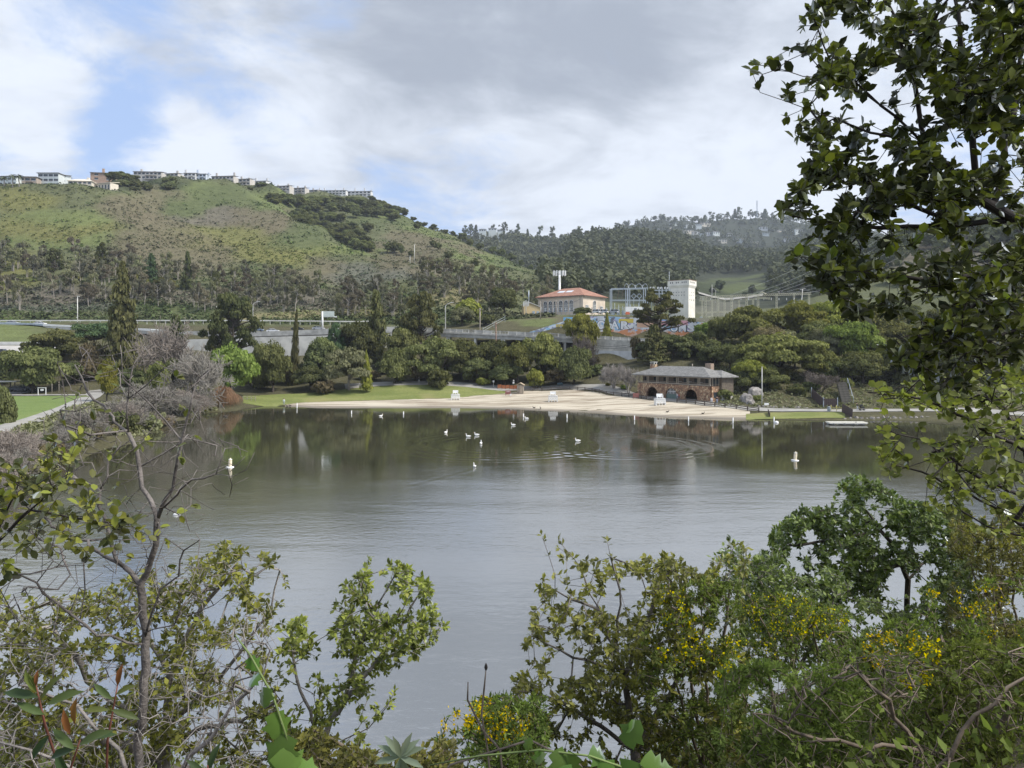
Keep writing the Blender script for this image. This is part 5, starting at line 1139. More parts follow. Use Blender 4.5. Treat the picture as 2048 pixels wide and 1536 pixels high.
    # knoll
    kn = [('oak',1500,229,612,140,'olive','olive-grey tree on the crest of the right knoll'),('broad',1592,233,597,140,'lime','yellow-green tree on the summit of the right knoll'),('oak',1662,236,600,120,'lime','yellowish tree below the pylon on the knoll'),('oak',1740,238,604,130,'olive','olive tree on the knoll crest behind the leaves'),('round',1545,208,650,110,'brown','brown-tinged tree halfway up the knoll'),
      ('oak',1486,198,684,88,'oak','green tree on the left flank of the knoll'),('broad',1562,188,662,170,'olive','large light olive tree in the middle of the knoll'),('oak',1622,186,690,110,'olive','olive tree right of the large light one'),('oak',1705,202,640,130,'bright','fresh green tree high on the right of the knoll'),('round',1725,184,702,140,'oak','grey-green round tree above the lakeside steps'),
      ('oak',1795,186,690,140,'oak','tree at the right of the knoll behind the leaves'),('oak',1868,190,680,150,'olive','olive tree far right behind the near branches'),('oak',1950,188,690,150,'oak','oak at the far right behind the near branches'),('oak',2040,180,690,150,'dark','dark oak at the right edge behind the near branches'),('round',1484,178,735,84,'dark','dark tree right of the bathhouse'),('oak',1540,176,735,120,'oak','low spreading tree above the rock outcrop'),
      ('bare',1642,176,745,66,PURPLE,'purple-grey leafless bush beside the dark fence panels'),('oak',1590,172,770,90,'oak','overhanging tree right of the flagpole'),('oak',1460,205,690,60,'dark','dark tree behind the bathhouse annexe'),('oak',1640,215,640,110,'oak','green tree filling the middle of the knoll crest'),('oak',1420,240,642,70,'bright','bright green tree beside the red graffiti letters'),('oak',1780,215,640,130,'olive','olive tree high on the right shoulder'),('oak',1860,225,640,150,'grey','greyish tree right of the knoll behind leaves'),('oak',1960,230,630,150,'olive','olive tree on the far right slope')]
    for k, px, Y, top, w, f, lb in kn: T(k, px, Y, top, w, f, lb, 'bare_tree' if k == 'bare' else 'oak_tree')
    # around the substation
    T('round', 1008, 322, 575, 86, 'dark', 'dark round tree on the slope left of the yellow hut'); T('bush', 945, 300, 592, 74, 'lime', 'yellow-green tree left of the dark round slope tree', base=640); T('oak', 925, 290, 612, 60, 'grey', 'grey-green tree behind the viaduct lamp'); T('bush', 970, 285, 625, 60, 'dark', 'dark bush on the bank behind the viaduct', 'shrub', 'shrub'); T('broad', 1165, 292, 613, 60, 'dark', 'dark flat-topped bush before the cream hall', 'shrub', 'shrub')
    for k in range(34):
        px = 520 + k * 28.5 + rnd.uniform(-8, 8); Y = 216 + rnd.uniform(-2, 14)
        if 1190 < px < 1280 or 1270 < px < 1470 and Y < 200: continue
        zt = tz1((px - 1024) / F * Y, Y); T('bush', px, Y, HOR - (zt + rnd.uniform(3.5, 6) - H) * F / Y, rnd.uniform(40, 64), ('dark', 'oak', 'brown')[k % 3], 'dark understorey shrub among the lakeside trees', 'understorey_shrub', 'shrub', 'understorey shrubs behind the beach')
    for k in range(70):
        px = rnd.uniform(1480, 2140); Y = rnd.uniform(178, 300) if px < 1780 else rnd.uniform(165, 420)
        zt = tz1((px - 1024) / F * Y, Y); hh = rnd.uniform(6, 9.5)
        if px < 1640 and Y > 235: continue
        T(('oak', 'round', 'broad')[k % 3], px, Y, HOR - (zt + hh - H) * F / Y, rnd.uniform(8, 12) * F / Y, ('oak', 'olive', 'lime', 'grey', 'dark')[k % 5], 'oak in the continuous wood of the right-hand slope', group='oaks of the right slope')
    for k in range(66):
        px = rnd.uniform(-30, 400); Y = np.interp(px, [-40, 0, 100, 180, 240, 306, 342, 396], [60, 73, 86, 106, 110, 127, 146, 158]) + rnd.uniform(0, 9)
        if k % 3 == 1: T('bare', px, Y, HOR - (tz1((px - 1024) / F * Y, Y) + rnd.uniform(2.2, 5) - H) * F / Y, rnd.uniform(4, 6.5) * F / Y, (BAREGREY, BAREPINK, PURPLE)[k % 3 if k % 2 else 0], 'leafless grey bush in the thicket along the left shore', 'bare_shrub', 'shrub', 'bare thicket of the left shore')
        else: T('bush', px, Y, HOR - (tz1((px - 1024) / F * Y, Y) + rnd.uniform(1.4, 3.6) - H) * F / Y, rnd.uniform(3, 5.5) * F / Y, ('lime', 'olive', 'grey', 'dark', 'oak', 'brown')[k % 6], 'low leafy bush in the thicket along the left shore', 'shore_shrub', 'shrub', 'leafy bushes of the left shore')
    for k in range(26):
        px = 1440 + rnd.uniform(0, 520); Y = 166 + rnd.uniform(0, 26); zt = tz1((px - 1024) / F * Y, Y); T('bush', px, Y, HOR - (zt + rnd.uniform(1.6, 3.6) - H) * F / Y, rnd.uniform(30, 54), ('dark', 'oak', 'olive')[k % 3], 'low undergrowth shrub on the foot of the right knoll', 'undergrowth_shrub', 'shrub', 'undergrowth of the knoll')
lakeside_trees()

def hillside():
    # bare-trunked eucalyptus wood at the foot of the hill
    k = 0
    while k < 190:
        px = rnd.uniform(-30, 1110); Y = rnd.uniform(305, 372) if px < 820 else rnd.uniform(340, 420)
        py = HOR - (tz1((px - 1024) / F * Y, Y) - H) * F / Y
        if 330 < px < 420 and rnd.random() < .3: continue
        h = rnd.uniform(7.5, 13.5); tree('euc', px, Y, py - h * F / Y, rnd.uniform(26, 44), ('euc', 'eucbrown', 'euc', 'grey')[k % 4], 'slender pale-trunked eucalyptus in the wood at the foot of the hill', 'eucalyptus_tree', group='eucalyptus wood below the hill', bark=BARKW); k += 1
    for px, Y, top, w, f, kd, lb in ((108, 345, 497, 40, 'darkpine', 'pine', 'dark round-topped pine in the wood below the left terrace'), (205, 350, 486, 34, 'darkpine', 'pine', 'dark spiky pine above the redwood tip'), (303, 340, 508, 46, 'bluegreen', 'cone', 'blue-green conifer in the wood right of the redwood'), (375, 345, 504, 34, 'darkpine', 'cone', 'dark slim conifer beside the blue-green one'), (145, 338, 540, 36, 'lime', 'oak', 'golden tree among the bare trunks at left'), (270, 335, 540, 60, 'olive', 'broad', 'olive spreading tree above the redwood flank'), (170, 336, 560, 30, 'dark', 'round', 'dark dense tree among the pale trunks'), (430, 340, 540, 26, 'dark', 'round', 'small dark tree in the wood above the big pine'), (330, 336, 552, 50, 'olive', 'broad', 'olive umbrella tree below the blue-green conifer')):
        tree(kd, px, Y, top, w, f, lb, 'hillside_tree')
    # dark oaks of the gully and ridge
    def on(px, Y, h, w, kind, f, lb, nm, grp, cat='tree'):
        z = tz1((px - 1024) / F * Y, Y); top = HOR - (z + h - H) * F / Y
        if grp == 'oaks of the gully wood':
            top = max(top, float(np.interp(px, [540, 640, 740, 790, 830], [385, 391, 395, 408, 425])))
            if HOR - (z - H) * F / Y < top + 6: return
        tree(kind, px, Y, top, w * F / Y, f, lb, nm, cat, grp)
    for k in range(120):
        t = rnd.random(); px = 548 + 250 * t + rnd.uniform(-16, 16); Y = np.interp(px, [540, 640, 720, 800], [640, 700, 740, 740]) + rnd.uniform(-60, 90)
        if px < 640: Y = rnd.uniform(600, 715)
        if px > 690 and Y < 690: Y += 90
        on(px, Y, rnd.uniform(7, 11), rnd.uniform(13, 20), 'oak', ('dark', 'oak', 'dark')[k % 3], 'dark oak in the dense gully wood below the condominiums', 'gully_oak', 'oaks of the gully wood')
    for k in range(36):
        px = 610 + k * 3.6 + rnd.uniform(-10, 10); Y = rnd.uniform(560, 640); on(px, Y, rnd.uniform(6, 10), rnd.uniform(11, 17), 'oak', ('dark', 'oak')[k % 2], 'dark oak in the dense gully wood below the condominiums', 'gully_oak', 'oaks of the gully wood')
    for px, py, w, h, lb in ((712, 425, 26, 24, 'large round oak alone on the upper spur'), (748, 418, 14, 11, 'small oak just right of the large spur oak'), (836, 452, 20, 20, 'round oak in the middle of the green spur'), (866, 487, 20, 14, 'left of two oaks on the lower spur'), (876, 492, 18, 14, 'right of two oaks on the lower spur'), (897, 510, 20, 18, 'lone oak low on the spur'), (935, 520, 30, 22, 'wide oak group at the spur foot'), (950, 527, 22, 18, 'oak at the right of the spur foot group'), (880, 540, 24, 14, 'flat dark bush on the terrace road'), (790, 495, 30, 26, 'dense dark clump on the lobe crest'), (775, 495, 22, 22, 'left tree of the dark clump on the crest'), (803, 500, 16, 20, 'right tree of the dark clump on the crest'), (742, 490, 18, 20, 'tree in the gully mouth'), (726, 475, 16, 14, 'small tree in the gully beside the crest'), (822, 508, 12, 12, 'small dark tree beside the spur lamp'), (246, 374, 12, 10, 'small dark tree right of the cream wing'), (700, 470, 22, 20, 'oak at the edge of the gully wood'), (686, 455, 20, 20, 'oak climbing the right side of the gully')):
        Ys = np.arange(405, 860, 5.0); pp = HOR - (tz(px, Ys) - H) * F / Ys; ok = abs(pp - py - h * .5); Y = float(Ys[np.argmin(ok + np.where((Ys < 560) & (px > 690) & (py < 490), 50, 0))])
        tree('bush' if h < 13 else 'oak', px, Y, py - h / 2, w, 'dark', lb, 'spur_oak')
    sky = [(790,420,22),(810,432,20),(826,440,18),(848,448,18),(866,452,22),(890,462,16),(905,470,16),(925,474,30),(940,482,24),(960,486,20),(985,494,24),(1003,498,26),(1022,505,26),(1042,515,18),(762,408,26),(778,412,26),(744,402,24),(1060,524,14)]
    for i, (px, py, w) in enumerate(sky):
        Ys = np.arange(560, 860, 5.0); pp = HOR - (tz(px, Ys) - H) * F / Ys; Y = float(Ys[np.argmin(pp)]) - 6
        z = tz1((px - 1024) / F * Y, Y); tree(('oak', 'round', 'bush')[i % 3], px, Y, HOR - (z + w * .30 - H) * F / Y, w, 'dark', ORD[sorted(s_[0] for s_ in sky).index(px)] + ' dark tree from the left on the green spur skyline', 'skyline_oak', group='trees along the spur skyline')
    for i in range(30):
        px = rnd.choice([rnd.uniform(215, 275), rnd.uniform(250, 300), rnd.uniform(320, 350), rnd.uniform(280, 560)]); Y = np.interp(px, [0, 240, 340, 450, 540, 640], [476, 520, 562, 598, 670, 770]) - rnd.uniform(2, 18)
        on(px, Y, rnd.uniform(2.5, 5.5), rnd.uniform(7, 13), 'bush', 'dark', 'dark shrub at the foot of the ridge-top houses', 'ridge_shrub', 'shrubs below the ridge houses', 'shrub')
    for i, px in enumerate((228, 240, 252, 264)): on(px, 535 + i * 6, 7, 15, 'oak', 'dark', 'dark tree of the clump beside the brick ridge house', 'ridge_tree', 'clump by the brick house')
    # countless low scrub
    n = 60000; px = rng.uniform(-60, 1110, n); u = rng.uniform(0, 1, n); Y = 294 + 560 * u ** 1.5
    z = tz(px, Y); py = HOR - (z - H) * F / Y; c = cover(px, py, Y)
    X = (px - 1024) / F * Y; dn = fbm(X / 22, Y / 22, 55, 5); green = c[:, 1] > c[:, 0] * 1.12; yel = (c[:, 0] > .15) & (c[:, 2] < .07)
    keep = dn + rng.uniform(-.22, .22, n) > np.where(yel, .28, np.where(green, .54, .42)); keep &= ~((px > 700) & (py < 380))
    px, Y, z, c, X, yel = px[keep], Y[keep], z[keep], c[keep], X[keep], yel[keep]; m = len(px); per = 6
    r = np.clip(rng.lognormal(-.55, .45, m), .25, 2.2) * np.where(yel, 1.15, 1.0); ctr = np.stack([X, Y, z], 1)
    d = rng.normal(size=(m, per, 3)); d /= np.linalg.norm(d, axis=2, keepdims=True); d[..., 2] = abs(d[..., 2])
    P = (ctr[:, None] + d * r[:, None, None] * np.array([1, 1, .8])).reshape(-1, 3); D = d.reshape(-1, 3)
    kk = rng.uniform(.6, 1.2, (m, 1)); cc = np.clip(c * kk * np.where(yel[:, None], np.array([[1.05, 1.1, .85]]), np.array([[.8, .95, .8]])), .015, .5)
    nr = D + rng.normal(size=D.shape) * .5; nr[:, 2] += .3; v, f, t = cards(P, nr, np.repeat(r, per) * rng.uniform(.6, 1.1, m * per), np.zeros(m * per))
    colr = np.repeat(np.repeat(cc, per, 0) * rng.uniform(.75, 1.25, (m * per, 1)), 4, 0)
    sm = bpy.data.materials.new('scrub'); sm.use_nodes = True; nt = sm.node_tree; b = nt.nodes['Principled BSDF']; b.inputs['Roughness'].default_value = .95; b.inputs['Specular IOR Level'].default_value = .05
    nt.links.new(N(nt, 'ShaderNodeAttribute', attribute_name='col').outputs['Color'], b.inputs['Base Color'])
    tag(link('hillside_scrub', np_mesh('hillside_scrub', v, f, {'col': colr}), sm), 'low green, brown and yellow-flowered scrub covering the hillside', kind='stuff')
hillside()

def far_forest():
    n = 15000; px = rng.uniform(860, 2150, n); Y = 430 + 1950 * rng.uniform(0, 1, n) ** 1.15
    z = tz(px, Y); py = HOR - (z - H) * F / Y
    bad = ((px < 1085) & (Y < 800)) | ((abs(px - 1465) < 75) & (py > 548) & (py < 592)) | ((px > 1385) & (px < 1620) & (py > 590)) | ((px > 1750) & (py > 500) & (rng.uniform(0, 1, n) < .6)) | (Y < 470) & (px > 1120) & (py > 596)
    hh = (py > 440) & (py < 490) & (px > 1300) & (px < 1620) & (Y > 1500) & (rng.uniform(0, 1, n) < .35)
    keep = ~(bad | hh); px, Y, z = px[keep], Y[keep], z[keep]; m = len(px); X = (px - 1024) / F * Y
    h = rng.uniform(9, 19, m) * np.where(Y < 700, .75, 1.0); r = h * rng.uniform(.22, .40, m); per = 26
    d = rng.normal(size=(m, per, 3)); d /= np.linalg.norm(d, axis=2, keepdims=True)
    P = (np.stack([X, Y, z + h * .60], 1)[:, None] + d * np.stack([r, r, h * .42], 1)[:, None] * rng.uniform(.55, 1.05, (m, per, 1))).reshape(-1, 3); D = d.reshape(-1, 3)
    nr = D + rng.normal(size=D.shape) * .45; nr[:, 2] += .25
    tint = np.clip(np.repeat(.25 + rng.uniform(0, 1, m) * .35, per) + rng.uniform(0, .2, m * per), 0, 1)
    v, f, t = cards(P, nr, np.repeat(r, per) * rng.uniform(.55, 1.0, m * per), tint)
    tag(link('far_wood', np_mesh('far_wood', v, f, {'tint': t}), FOL['far']), 'dense dark wood covering the distant hills', kind='stuff')
    for i, (px, top) in enumerate([(930,452),(942,448),(952,450),(985,448),(1010,444),(1036,448),(1055,458),(1080,452),(1102,452),(1150,460),(1185,452),(1235,446),(1250,442),(1310,432),(1326,434),(1338,438),(1380,436),(1392,432),(1410,430),(1425,424),(1440,426),(1455,424),(1470,418),(1480,414),(1500,420),(1512,422),(1530,418),(1545,424),(1560,430),(1580,432)]):
        Ys = np.arange(1150, 2400, 10.0); pp = HOR - (tz(px, Ys) - H) * F / Ys; Y = float(Ys[np.argmin(pp)]); z = tz1((px - 1024) / F * Y, Y)
        top = min(top, HOR - (z + 14 - H) * F / Y)
        tree(('euc', 'pine', 'cone', 'euc')[i % 4], px, Y, top, rnd.uniform(13, 22), 'far', ORD[i] + ' tall tree from the left on the distant wooded skyline', 'skyline_tree', group='trees on the far skyline')
    # trees beside the green field and distant road
    for px, py, w, h in ((1425, 582, 16, 18), (1440, 572, 26, 26), (1505, 580, 18, 24), (1545, 585, 30, 30), (1560, 575, 30, 30), (1600, 570, 40, 40), (1640, 570, 40, 40), (1690, 575, 40, 40), (1535, 590, 20, 20), (1490, 588, 14, 10), (1262, 562, 16, 16)):
        Ys = np.arange(420, 900, 6.0); pp = HOR - (tz(px, Ys) - H) * F / Ys; Y = float(Ys[np.argmin(abs(pp - py - h / 2))])
        tree('oak', px, Y, py - h / 2, w, 'lime' if px == 1262 else 'far', 'dark roadside tree near the distant green field' if px != 1262 else 'yellow-green tree standing out behind the wire loops', 'roadside_tree', group='trees near the green field' if px != 1262 else None)
far_forest()

def ground_cover():
    n = 30000; px = np.concatenate([rng.uniform(-60, 430, n // 2), rng.uniform(1430, 2120, n // 2)]); Y = np.concatenate([np.interp(px[:n // 2], [-40, 0, 100, 180, 240, 306, 342, 396, 440], [58, 72, 85, 104, 107, 124, 143, 155, 166]) + 55 * rng.uniform(0, 1, n // 2) ** 2, rng.uniform(161, 300, n // 2)])
    z = tz(px, Y); X = (px - 1024) / F * Y; dn = fbm(X / 6, Y / 6, 91, 4)
    mead = (px < 200) & (Y > np.interp(px, [-80, 20, 60, 100, 130, 160, 182], [92, 110, 119, 131, 144, 161, 176]) - 1.5)
    ok = (z > .15) & ~mead & (dn > np.where(px < 500, .47, .36)); X, Y, z = X[ok], Y[ok], z[ok]; m = len(X); per = 6
    d = rng.normal(size=(m, per, 3)); d /= np.linalg.norm(d, axis=2, keepdims=True); d[..., 2] = abs(d[..., 2]); r = rng.uniform(.2, .75, m)
    P = (np.stack([X, Y, z], 1)[:, None] + d * r[:, None, None] * np.array([1, 1, .9])).reshape(-1, 3); nr = d.reshape(-1, 3) + rng.normal(size=P.shape) * .5
    v, f, t = cards(P, nr, np.repeat(r, per) * rng.uniform(.5, .9, m * per), np.clip(np.repeat(rng.uniform(0, .7, m), per) + rng.uniform(0, .3, m * per), 0, 1))
    tag(link('bank_undergrowth', np_mesh('bank_undergrowth', v, f, {'tint': t}), FOL['grey']), 'low weeds and undergrowth on the lake banks and wooded slope', kind='stuff')
ground_cover()
# ------------------------------------------------------------------ things on the beach and on the water
def gz(px, Y): return tz1((px - 1024) / F * Y, Y)
def on_ground(px, Y, dz=.1): X = (px - 1024) / F * Y; return Vector((X, Y, tz1(X, Y) + dz))
def guard_chair(px, py, label):
    Y = float(np.interp(px, [911, 1106, 1320], [193.5, 183.5, 167])); p = on_ground(px, Y, .02); r = empty('lifeguard_chair', p, R(rnd.uniform(-4, 4)), label, 'lifeguard chair', 'lifeguard chairs on the beach')
    for x in (-1.0, -.35, .35, 1.0):
        for y in (-.75, .75): bx('leg', (x, y, .35), (.16, .16, .9), WHITE, r)
    bx('lower_board', (0, -.84, .62), (2.3, .06, .34), WHITE, r); bx('mid_board', (0, -.72, 1.02), (2.25, .06, .3), WHITE, r); bx('upper_board', (0, -.6, 1.36), (2.1, .06, .26), WHITE, r)
    for s in (-1, 1): MB().prism([(-.9, 0), (.9, 0), (.75, 1.5), (-.5, 1.5)], s * 1.16 - .04, s * 1.16 + .04, 'x').build('side_panel', WHITE, r)
    bx('platform', (0, .05, 1.55), (2.1, 1.5, .1), WHITE, r)
    for x in (-.62, 0, .62): bx('seat_support', (x, .1, 1.75), (.12, .8, .3), WHITE, r)
    bx('seat', (0, .1, 1.95), (1.45, .8, .1), WHITE, r); b = bx('backrest', (0, .5, 2.3), (1.45, .08, .62), WHITE, r)
    for s in (-1, 1): bx('armrest', (s * .7, .1, 2.22), (.1, .85, .08), WHITE, r)
guard_chair(911, 801, 'leftmost white lifeguard chair near the lawn'); guard_chair(1106, 808, 'middle white lifeguard chair on the open sand'); guard_chair(1320, 818, 'right white lifeguard chair before the bathhouse')

def timber_fence():
    r = empty('timber_fence', (0, 0, 0), 0, 'long low brown two-rail timber fence behind the beach', 'fence')
    pts = [Vector(P2(p, float(np.interp(p, [a for a, b in BACK], [b for a, b in BACK])) + .5)).to_3d() for p in np.linspace(1047, 1536, 240)]
    out = [pts[0]]; acc = 0
    for a, b in zip(pts, pts[1:]):
        acc += (b - a).length
        if acc > 2.5: out.append(b); acc = 0
    prev = None
    for q in out:
        q = Vector((q.x, q.y, tz1(q.x, q.y))); px = 1024 + q.x / q.y * F
        gap = 1317 < px < 1340
        if not gap: bx('post', q + Vector((0, 0, .5)), (.2, .2, 1.2), DKWOOD, r)
        if prev is not None and not gap and not prev_gap:
            for z in (.48, .88): MB().bar(prev + Vector((0, 0, z)), q + Vector((0, 0, z)), .08, .18).build('rail', DKWOOD, r)
        prev = q; prev_gap = gap
    q = on_ground(1536, 152.8, 0); e = on_ground(1540, 148.5, 0)
    MB().bar(q + Vector((0, 0, .6)), e + Vector((0, 0, .5)), .08, .9).build('end_panel', DKWOOD, r)
timber_fence()
def beach_bits():
    p = on_ground(1041, 200.6, 0); r = empty('wooden_hut', p, R(-8), 'small weathered wooden hut with a gabled roof at the lawn corner', 'hut')
    bx('wall', (0, 0, 1.15), (1.7, 1.7, 2.5), GREYWOOD, r); bx('door', (.25, -.87, 1.1), (.8, .06, 1.9), mm('pale_board', (.42, .35, .27), .85, .15, 4), r)
    MB().prism([(-1.15, 2.3), (0, 2.95), (1.15, 2.3), (1.15, 2.42), (0, 3.08), (-1.15, 2.42)], -1.15, 1.15).build('roof', mm('tan_shingle', (.42, .33, .24), .9, .2, 4), r)
    for k in range(6): bx('plank', (-.85 + .34 * k, -.86, 1.15), (.04, .03, 2.4), DKWOOD, r)
    om = mm('orange_mesh', (.50, .17, .07), .8, .2, 3)
    f = empty('orange_fence', (0, 0, 0), 0, 'orange plastic construction netting left of the wooden hut', 'fence'); pr = None
    for k, px in enumerate((995, 1003, 1011, 1019, 1027, 1034)):
        q = on_ground(px, 207.5 - k * .4, 0); bx('stake', q + Vector((0, 0, .8)), (.08, .08, 1.7), DKWOOD, f)
        if pr is not None: MB().bar(pr + Vector((0, 0, .75)), q + Vector((0, 0, .75 + .15 * (k % 2))), .03, 1.0).build('netting', om, f)
        pr = q
    rb = mm('maroon_board', (.26, .11, .10), .7, .15, 3)
    for px, Y, lb, sz in ((1016, 197.8, 'maroon notice board on pale posts at the lawn corner', 1.5), (1272, 181.6, 'maroon notice board at the left end of the bathhouse fence', 1.5)):
        s = empty('notice_board', on_ground(px, Y, 0), 0, lb, 'sign', 'maroon boards'); bx('panel', (0, 0, .95), (sz, .1, 1.1), rb, s)
        for x in (-.7, .7): bx('post', (x, .08, .6), (.12, .12, 1.6), GREYWOOD if px < 1100 else rb, s)
        if px < 1100: bx('paper', (0, -.06, 1.2), (.9, .02, .3), mm('faded_print', (.45, .33, .33), .7, .1, 6), s); bx('litter_box', (.75, -.2, .25), (.45, .4, .5), WHITE, s)
    for px, Y, lb in ((1027, 207.5, 'white round-topped sign on a post behind the orange netting'), (987, 209.5, 'small white notice at the back of the lawn')):
        s = empty('small_sign', on_ground(px, Y, 0), 0, lb, 'sign'); bx('post', (0, 0, .7), (.08, .08, 1.9), CONC_L, s); bx('plate', (0, -.06, 1.7), (.5, .04, .55), WHITE, s)
        if px > 1000: MB().lathe((0, -.02, 2.05), [(.05, 0), (.24, .15), (.24, .3), (.05, .45)], 10).build('lamp', CONC_L, s)
    s = empty('park_bench', on_ground(1120, 206, 0), 0, 'small dark blue-green bench behind the timber fence', 'bench'); bm = mm('blue_green_paint', (.07, .13, .16), .6); bx('seat', (0, 0, .45), (1.6, .45, .08), bm, s); bx('backrest', (0, .22, .8), (1.6, .06, .45), bm, s)
    for x in (-.65, .65): bx('leg', (x, 0, .22), (.08, .4, .44), bm, s)
    # flagpole, rocks, panels
    s = empty('flagpole', on_ground(1524, 163, 0), 0, 'tall bare grey flagpole right of the bathhouse', 'flagpole'); h = Z(735, 163) - s.location.z
    MB().sweep([(0, 0, -.3), (0, 0, h)], [.13, .08], 10).build('pole', CONC_L, s); MB().lathe((0, 0, h), [(.02, 0), (.1, .06), (.1, .14), (.02, .2)], 8).build('finial', CONC_L, s)
    def rock(px, Y, w, h, lb, seed, grp='rocks of the outcrop'):
        n, m = 14, 10; vs = []; fs = []
        for i in range(m + 1):
            th = math.pi * i / m * .62
            for j in range(n):
                a = 2*math.pi*j/n; d = Vector((math.sin(th)*math.cos(a), math.sin(th)*math.sin(a), math.cos(th))); k = .75 + .5 * float(vnoise(d.x*2.2 + seed, d.y*2.2 + d.z*3, seed)); vs.append((d.x*w*k, d.y*w*.7*k, (d.z - .3)*h*k*1.2))
        fs = [(i*n + j, i*n + (j+1) % n, (i+1)*n + (j+1) % n, (i+1)*n + j) for i in range(m) for j in range(n)]
        o = MB().add(vs, fs).build('boulder', mm('pale_rock', (.25, .23, .21), .9, .45, 1.2, 1.0, 3)); o.location = on_ground(px, Y, -.3); o.rotation_euler = (0, 0, seed); tag(o, lb, 'rock', grp)
    rock(1512, 168, 2.6, 3.9, 'large pale rock face left of the flagpole', 3); rock(1494, 167, 2.2, 2.6, 'left boulder of the pale outcrop', 5); rock(1503, 165, 1.6, 1.2, 'low boulder at the foot of the outcrop', 7)
    for k in range(22):
        px = 1510 + k * 5.0 + rnd.uniform(-2, 2); rock(px, 161.5 + rnd.uniform(0, 1.2), rnd.uniform(.35, .8), rnd.uniform(.4, .9), 'small tan stone in the row along the back of the path', 11 + k, 'stones edging the path')
    for k in range(16): rock(1690 + k * 11, 146.8 + rnd.uniform(-.4, .5), rnd.uniform(.4, .8), rnd.uniform(.4, .8), 'small stone on the right shoreline', 41 + k, 'stones of the right shore')
    dp = mm('dark_brown_screen', (.085, .062, .06), .8, .15, 3)
    s = empty('screen_fence', (0, 0, 0), 0, 'dark brown solid screen fence standing beyond the path', 'fence'); A = [on_ground(p, y, 0) for p, y in ((1623, 171), (1647, 163), (1675, 162.5))]
    for a, b in zip(A, A[1:]):
        n = 7
        for k in range(n): q0, q1 = a.lerp(b, k/n + .004), a.lerp(b, (k+1)/n - .004); MB().bar(q0 + Vector((0,0,.95)), q1 + Vector((0,0,.95)), .06, 2.2).build('board', dp, s)
    for a in A: bx('post', a + Vector((0, 0, 1.1)), (.16, .16, 2.5), STEEL, s)
    s = empty('screen_fence', (0, 0, 0), 0, 'dark brown slanting screen fence running down to the water by the raft', 'fence'); a, b = on_ground(1684, 152.5, .2), on_ground(1705, 147.2, -.1); n = 8
    for k in range(n): q0, q1 = a.lerp(b, k/n + .004), a.lerp(b, (k+1)/n - .004); MB().bar(q0 + Vector((0,0,.9)), q1 + Vector((0,0,.9)), .06, 1.9).build('board', dp, s)
    s = empty('litter_bin', on_ground(1658, 154.6, .1), 0, 'grey cylindrical litter bin beside the yellow railing', 'bin'); MB().lathe((0, 0, 0), [(.34, 0), (.38, .1), (.38, .85), (.3, 1.0), (.1, 1.05)], 14).build('drum', mm('blue_grey_bin', (.26, .30, .33), .6, .1), s); MB().lathe((0, 0, .86), [(.4, 0), (.4, .06)], 14).build('rim', GREYMETAL, s)
    ym = mm('yellow_paint', (.60, .52, .16), .6, .1); s = empty('yellow_railing', (0, 0, 0), 0, 'yellow handrail by the litter bin at the ramp', 'railing'); pr = None
    for px, y in ((1662, 154.4), (1673, 154.2), (1684, 153.6)):
        q = on_ground(px, y, 0); MB().sweep([q, q + Vector((0, 0, 1.5 if px < 1680 else 1.1))], .05, 6).build('post', ym, s)
        if pr is not None:
            for z in (.55, 1.05): MB().bar(pr + Vector((0,0,z)), q + Vector((0,0,z - .1)), .07).build('rail', ym, s)
        pr = q
    s = empty('info_board', on_ground(1533, 160.2, .1), 0, 'low white information board beside the flagpole', 'sign'); bx('panel', (0, 0, .85), (1.0, .1, .5), WHITE, s)
    for x in (-.35, .35): bx('post', (x, .05, .3), (.08, .08, .8), GREYWOOD, s)
    # stone steps up the slope
    s = empty('steps', on_ground(1694, 166, 0), R(-6), 'stone steps with a handrail climbing the slope at right', 'stairs')
    for k in range(13): bx('step', (.15 * k, k * .75, .18 + k * .36), (2.2, .8, .36), mm('mossy_stone', (.13, .12, .10), .9, .3, 2), s)
    for k in (0, 4, 8, 12): bx('rail_post', (1.45 + .15 * k, k * .75, .8 + k * .36), (.07, .07, 1.2), STEEL, s)
    MB().bar((1.45, 0, 1.4), (3.25, 9, 5.75), .07).build('handrail', STEEL, s)
    # raft
    Y = 20448 / (849 - 700); s = empty('swim_raft', Vector(((1693 - 1024) / F * Y, Y, 0)), R(-3), 'flat pale floating raft moored off the right shore', 'raft'); bx('deck', (0, 0, .42), (7.2, 2.2, .16), mm('pale_deck', (.62, .60, .52), .8, .1, 2), s); bx('rim', (0, 0, .26), (7.0, 2.0, .14), CONC_L, s)
    for x in (-2.8, -.8, .9, 2.8): MB().sweep([(x, -1.0, .02), (x, 1.0, .02)], .26, 10).build('float', GREYMETAL, s)
    for k in range(13): bx('plank_gap', (-3.3 + .55 * k, 0, .502), (.03, 2.16, .01), GREYWOOD, s)
    bx('cleat', (1.4, -.9, .56), (.2, .1, .12), GREYMETAL, s)
    # swimming-area posts
    for px, top, bot, lb in ((594, 807, 816, 'white post at the left corner of the beach'), (703, 822, 827.5, 'first white swim post off the lawn'), (807, 824, 829, 'white swim post left of the first lifeguard chair'), (1047, 828, 834, 'white swim post nearest the wooden hut'), (1134, 829, 836, 'white swim post right of the middle lifeguard chair'), (1269, 832, 840, 'white swim post below the maroon board'), (1377, 834, 842, 'white swim post below the right lifeguard chair'), (1466, 836, 846, 'white swim post near the end of the sand'), (1548, 835, 845, 'white swim post off the grass strip')):
        Y = 20448 / (bot - 700); k = Y / F; s = empty('swim_post', Vector(((px - 1024) * k, Y, 0)), 0, lb, 'post', 'swimming-area posts')
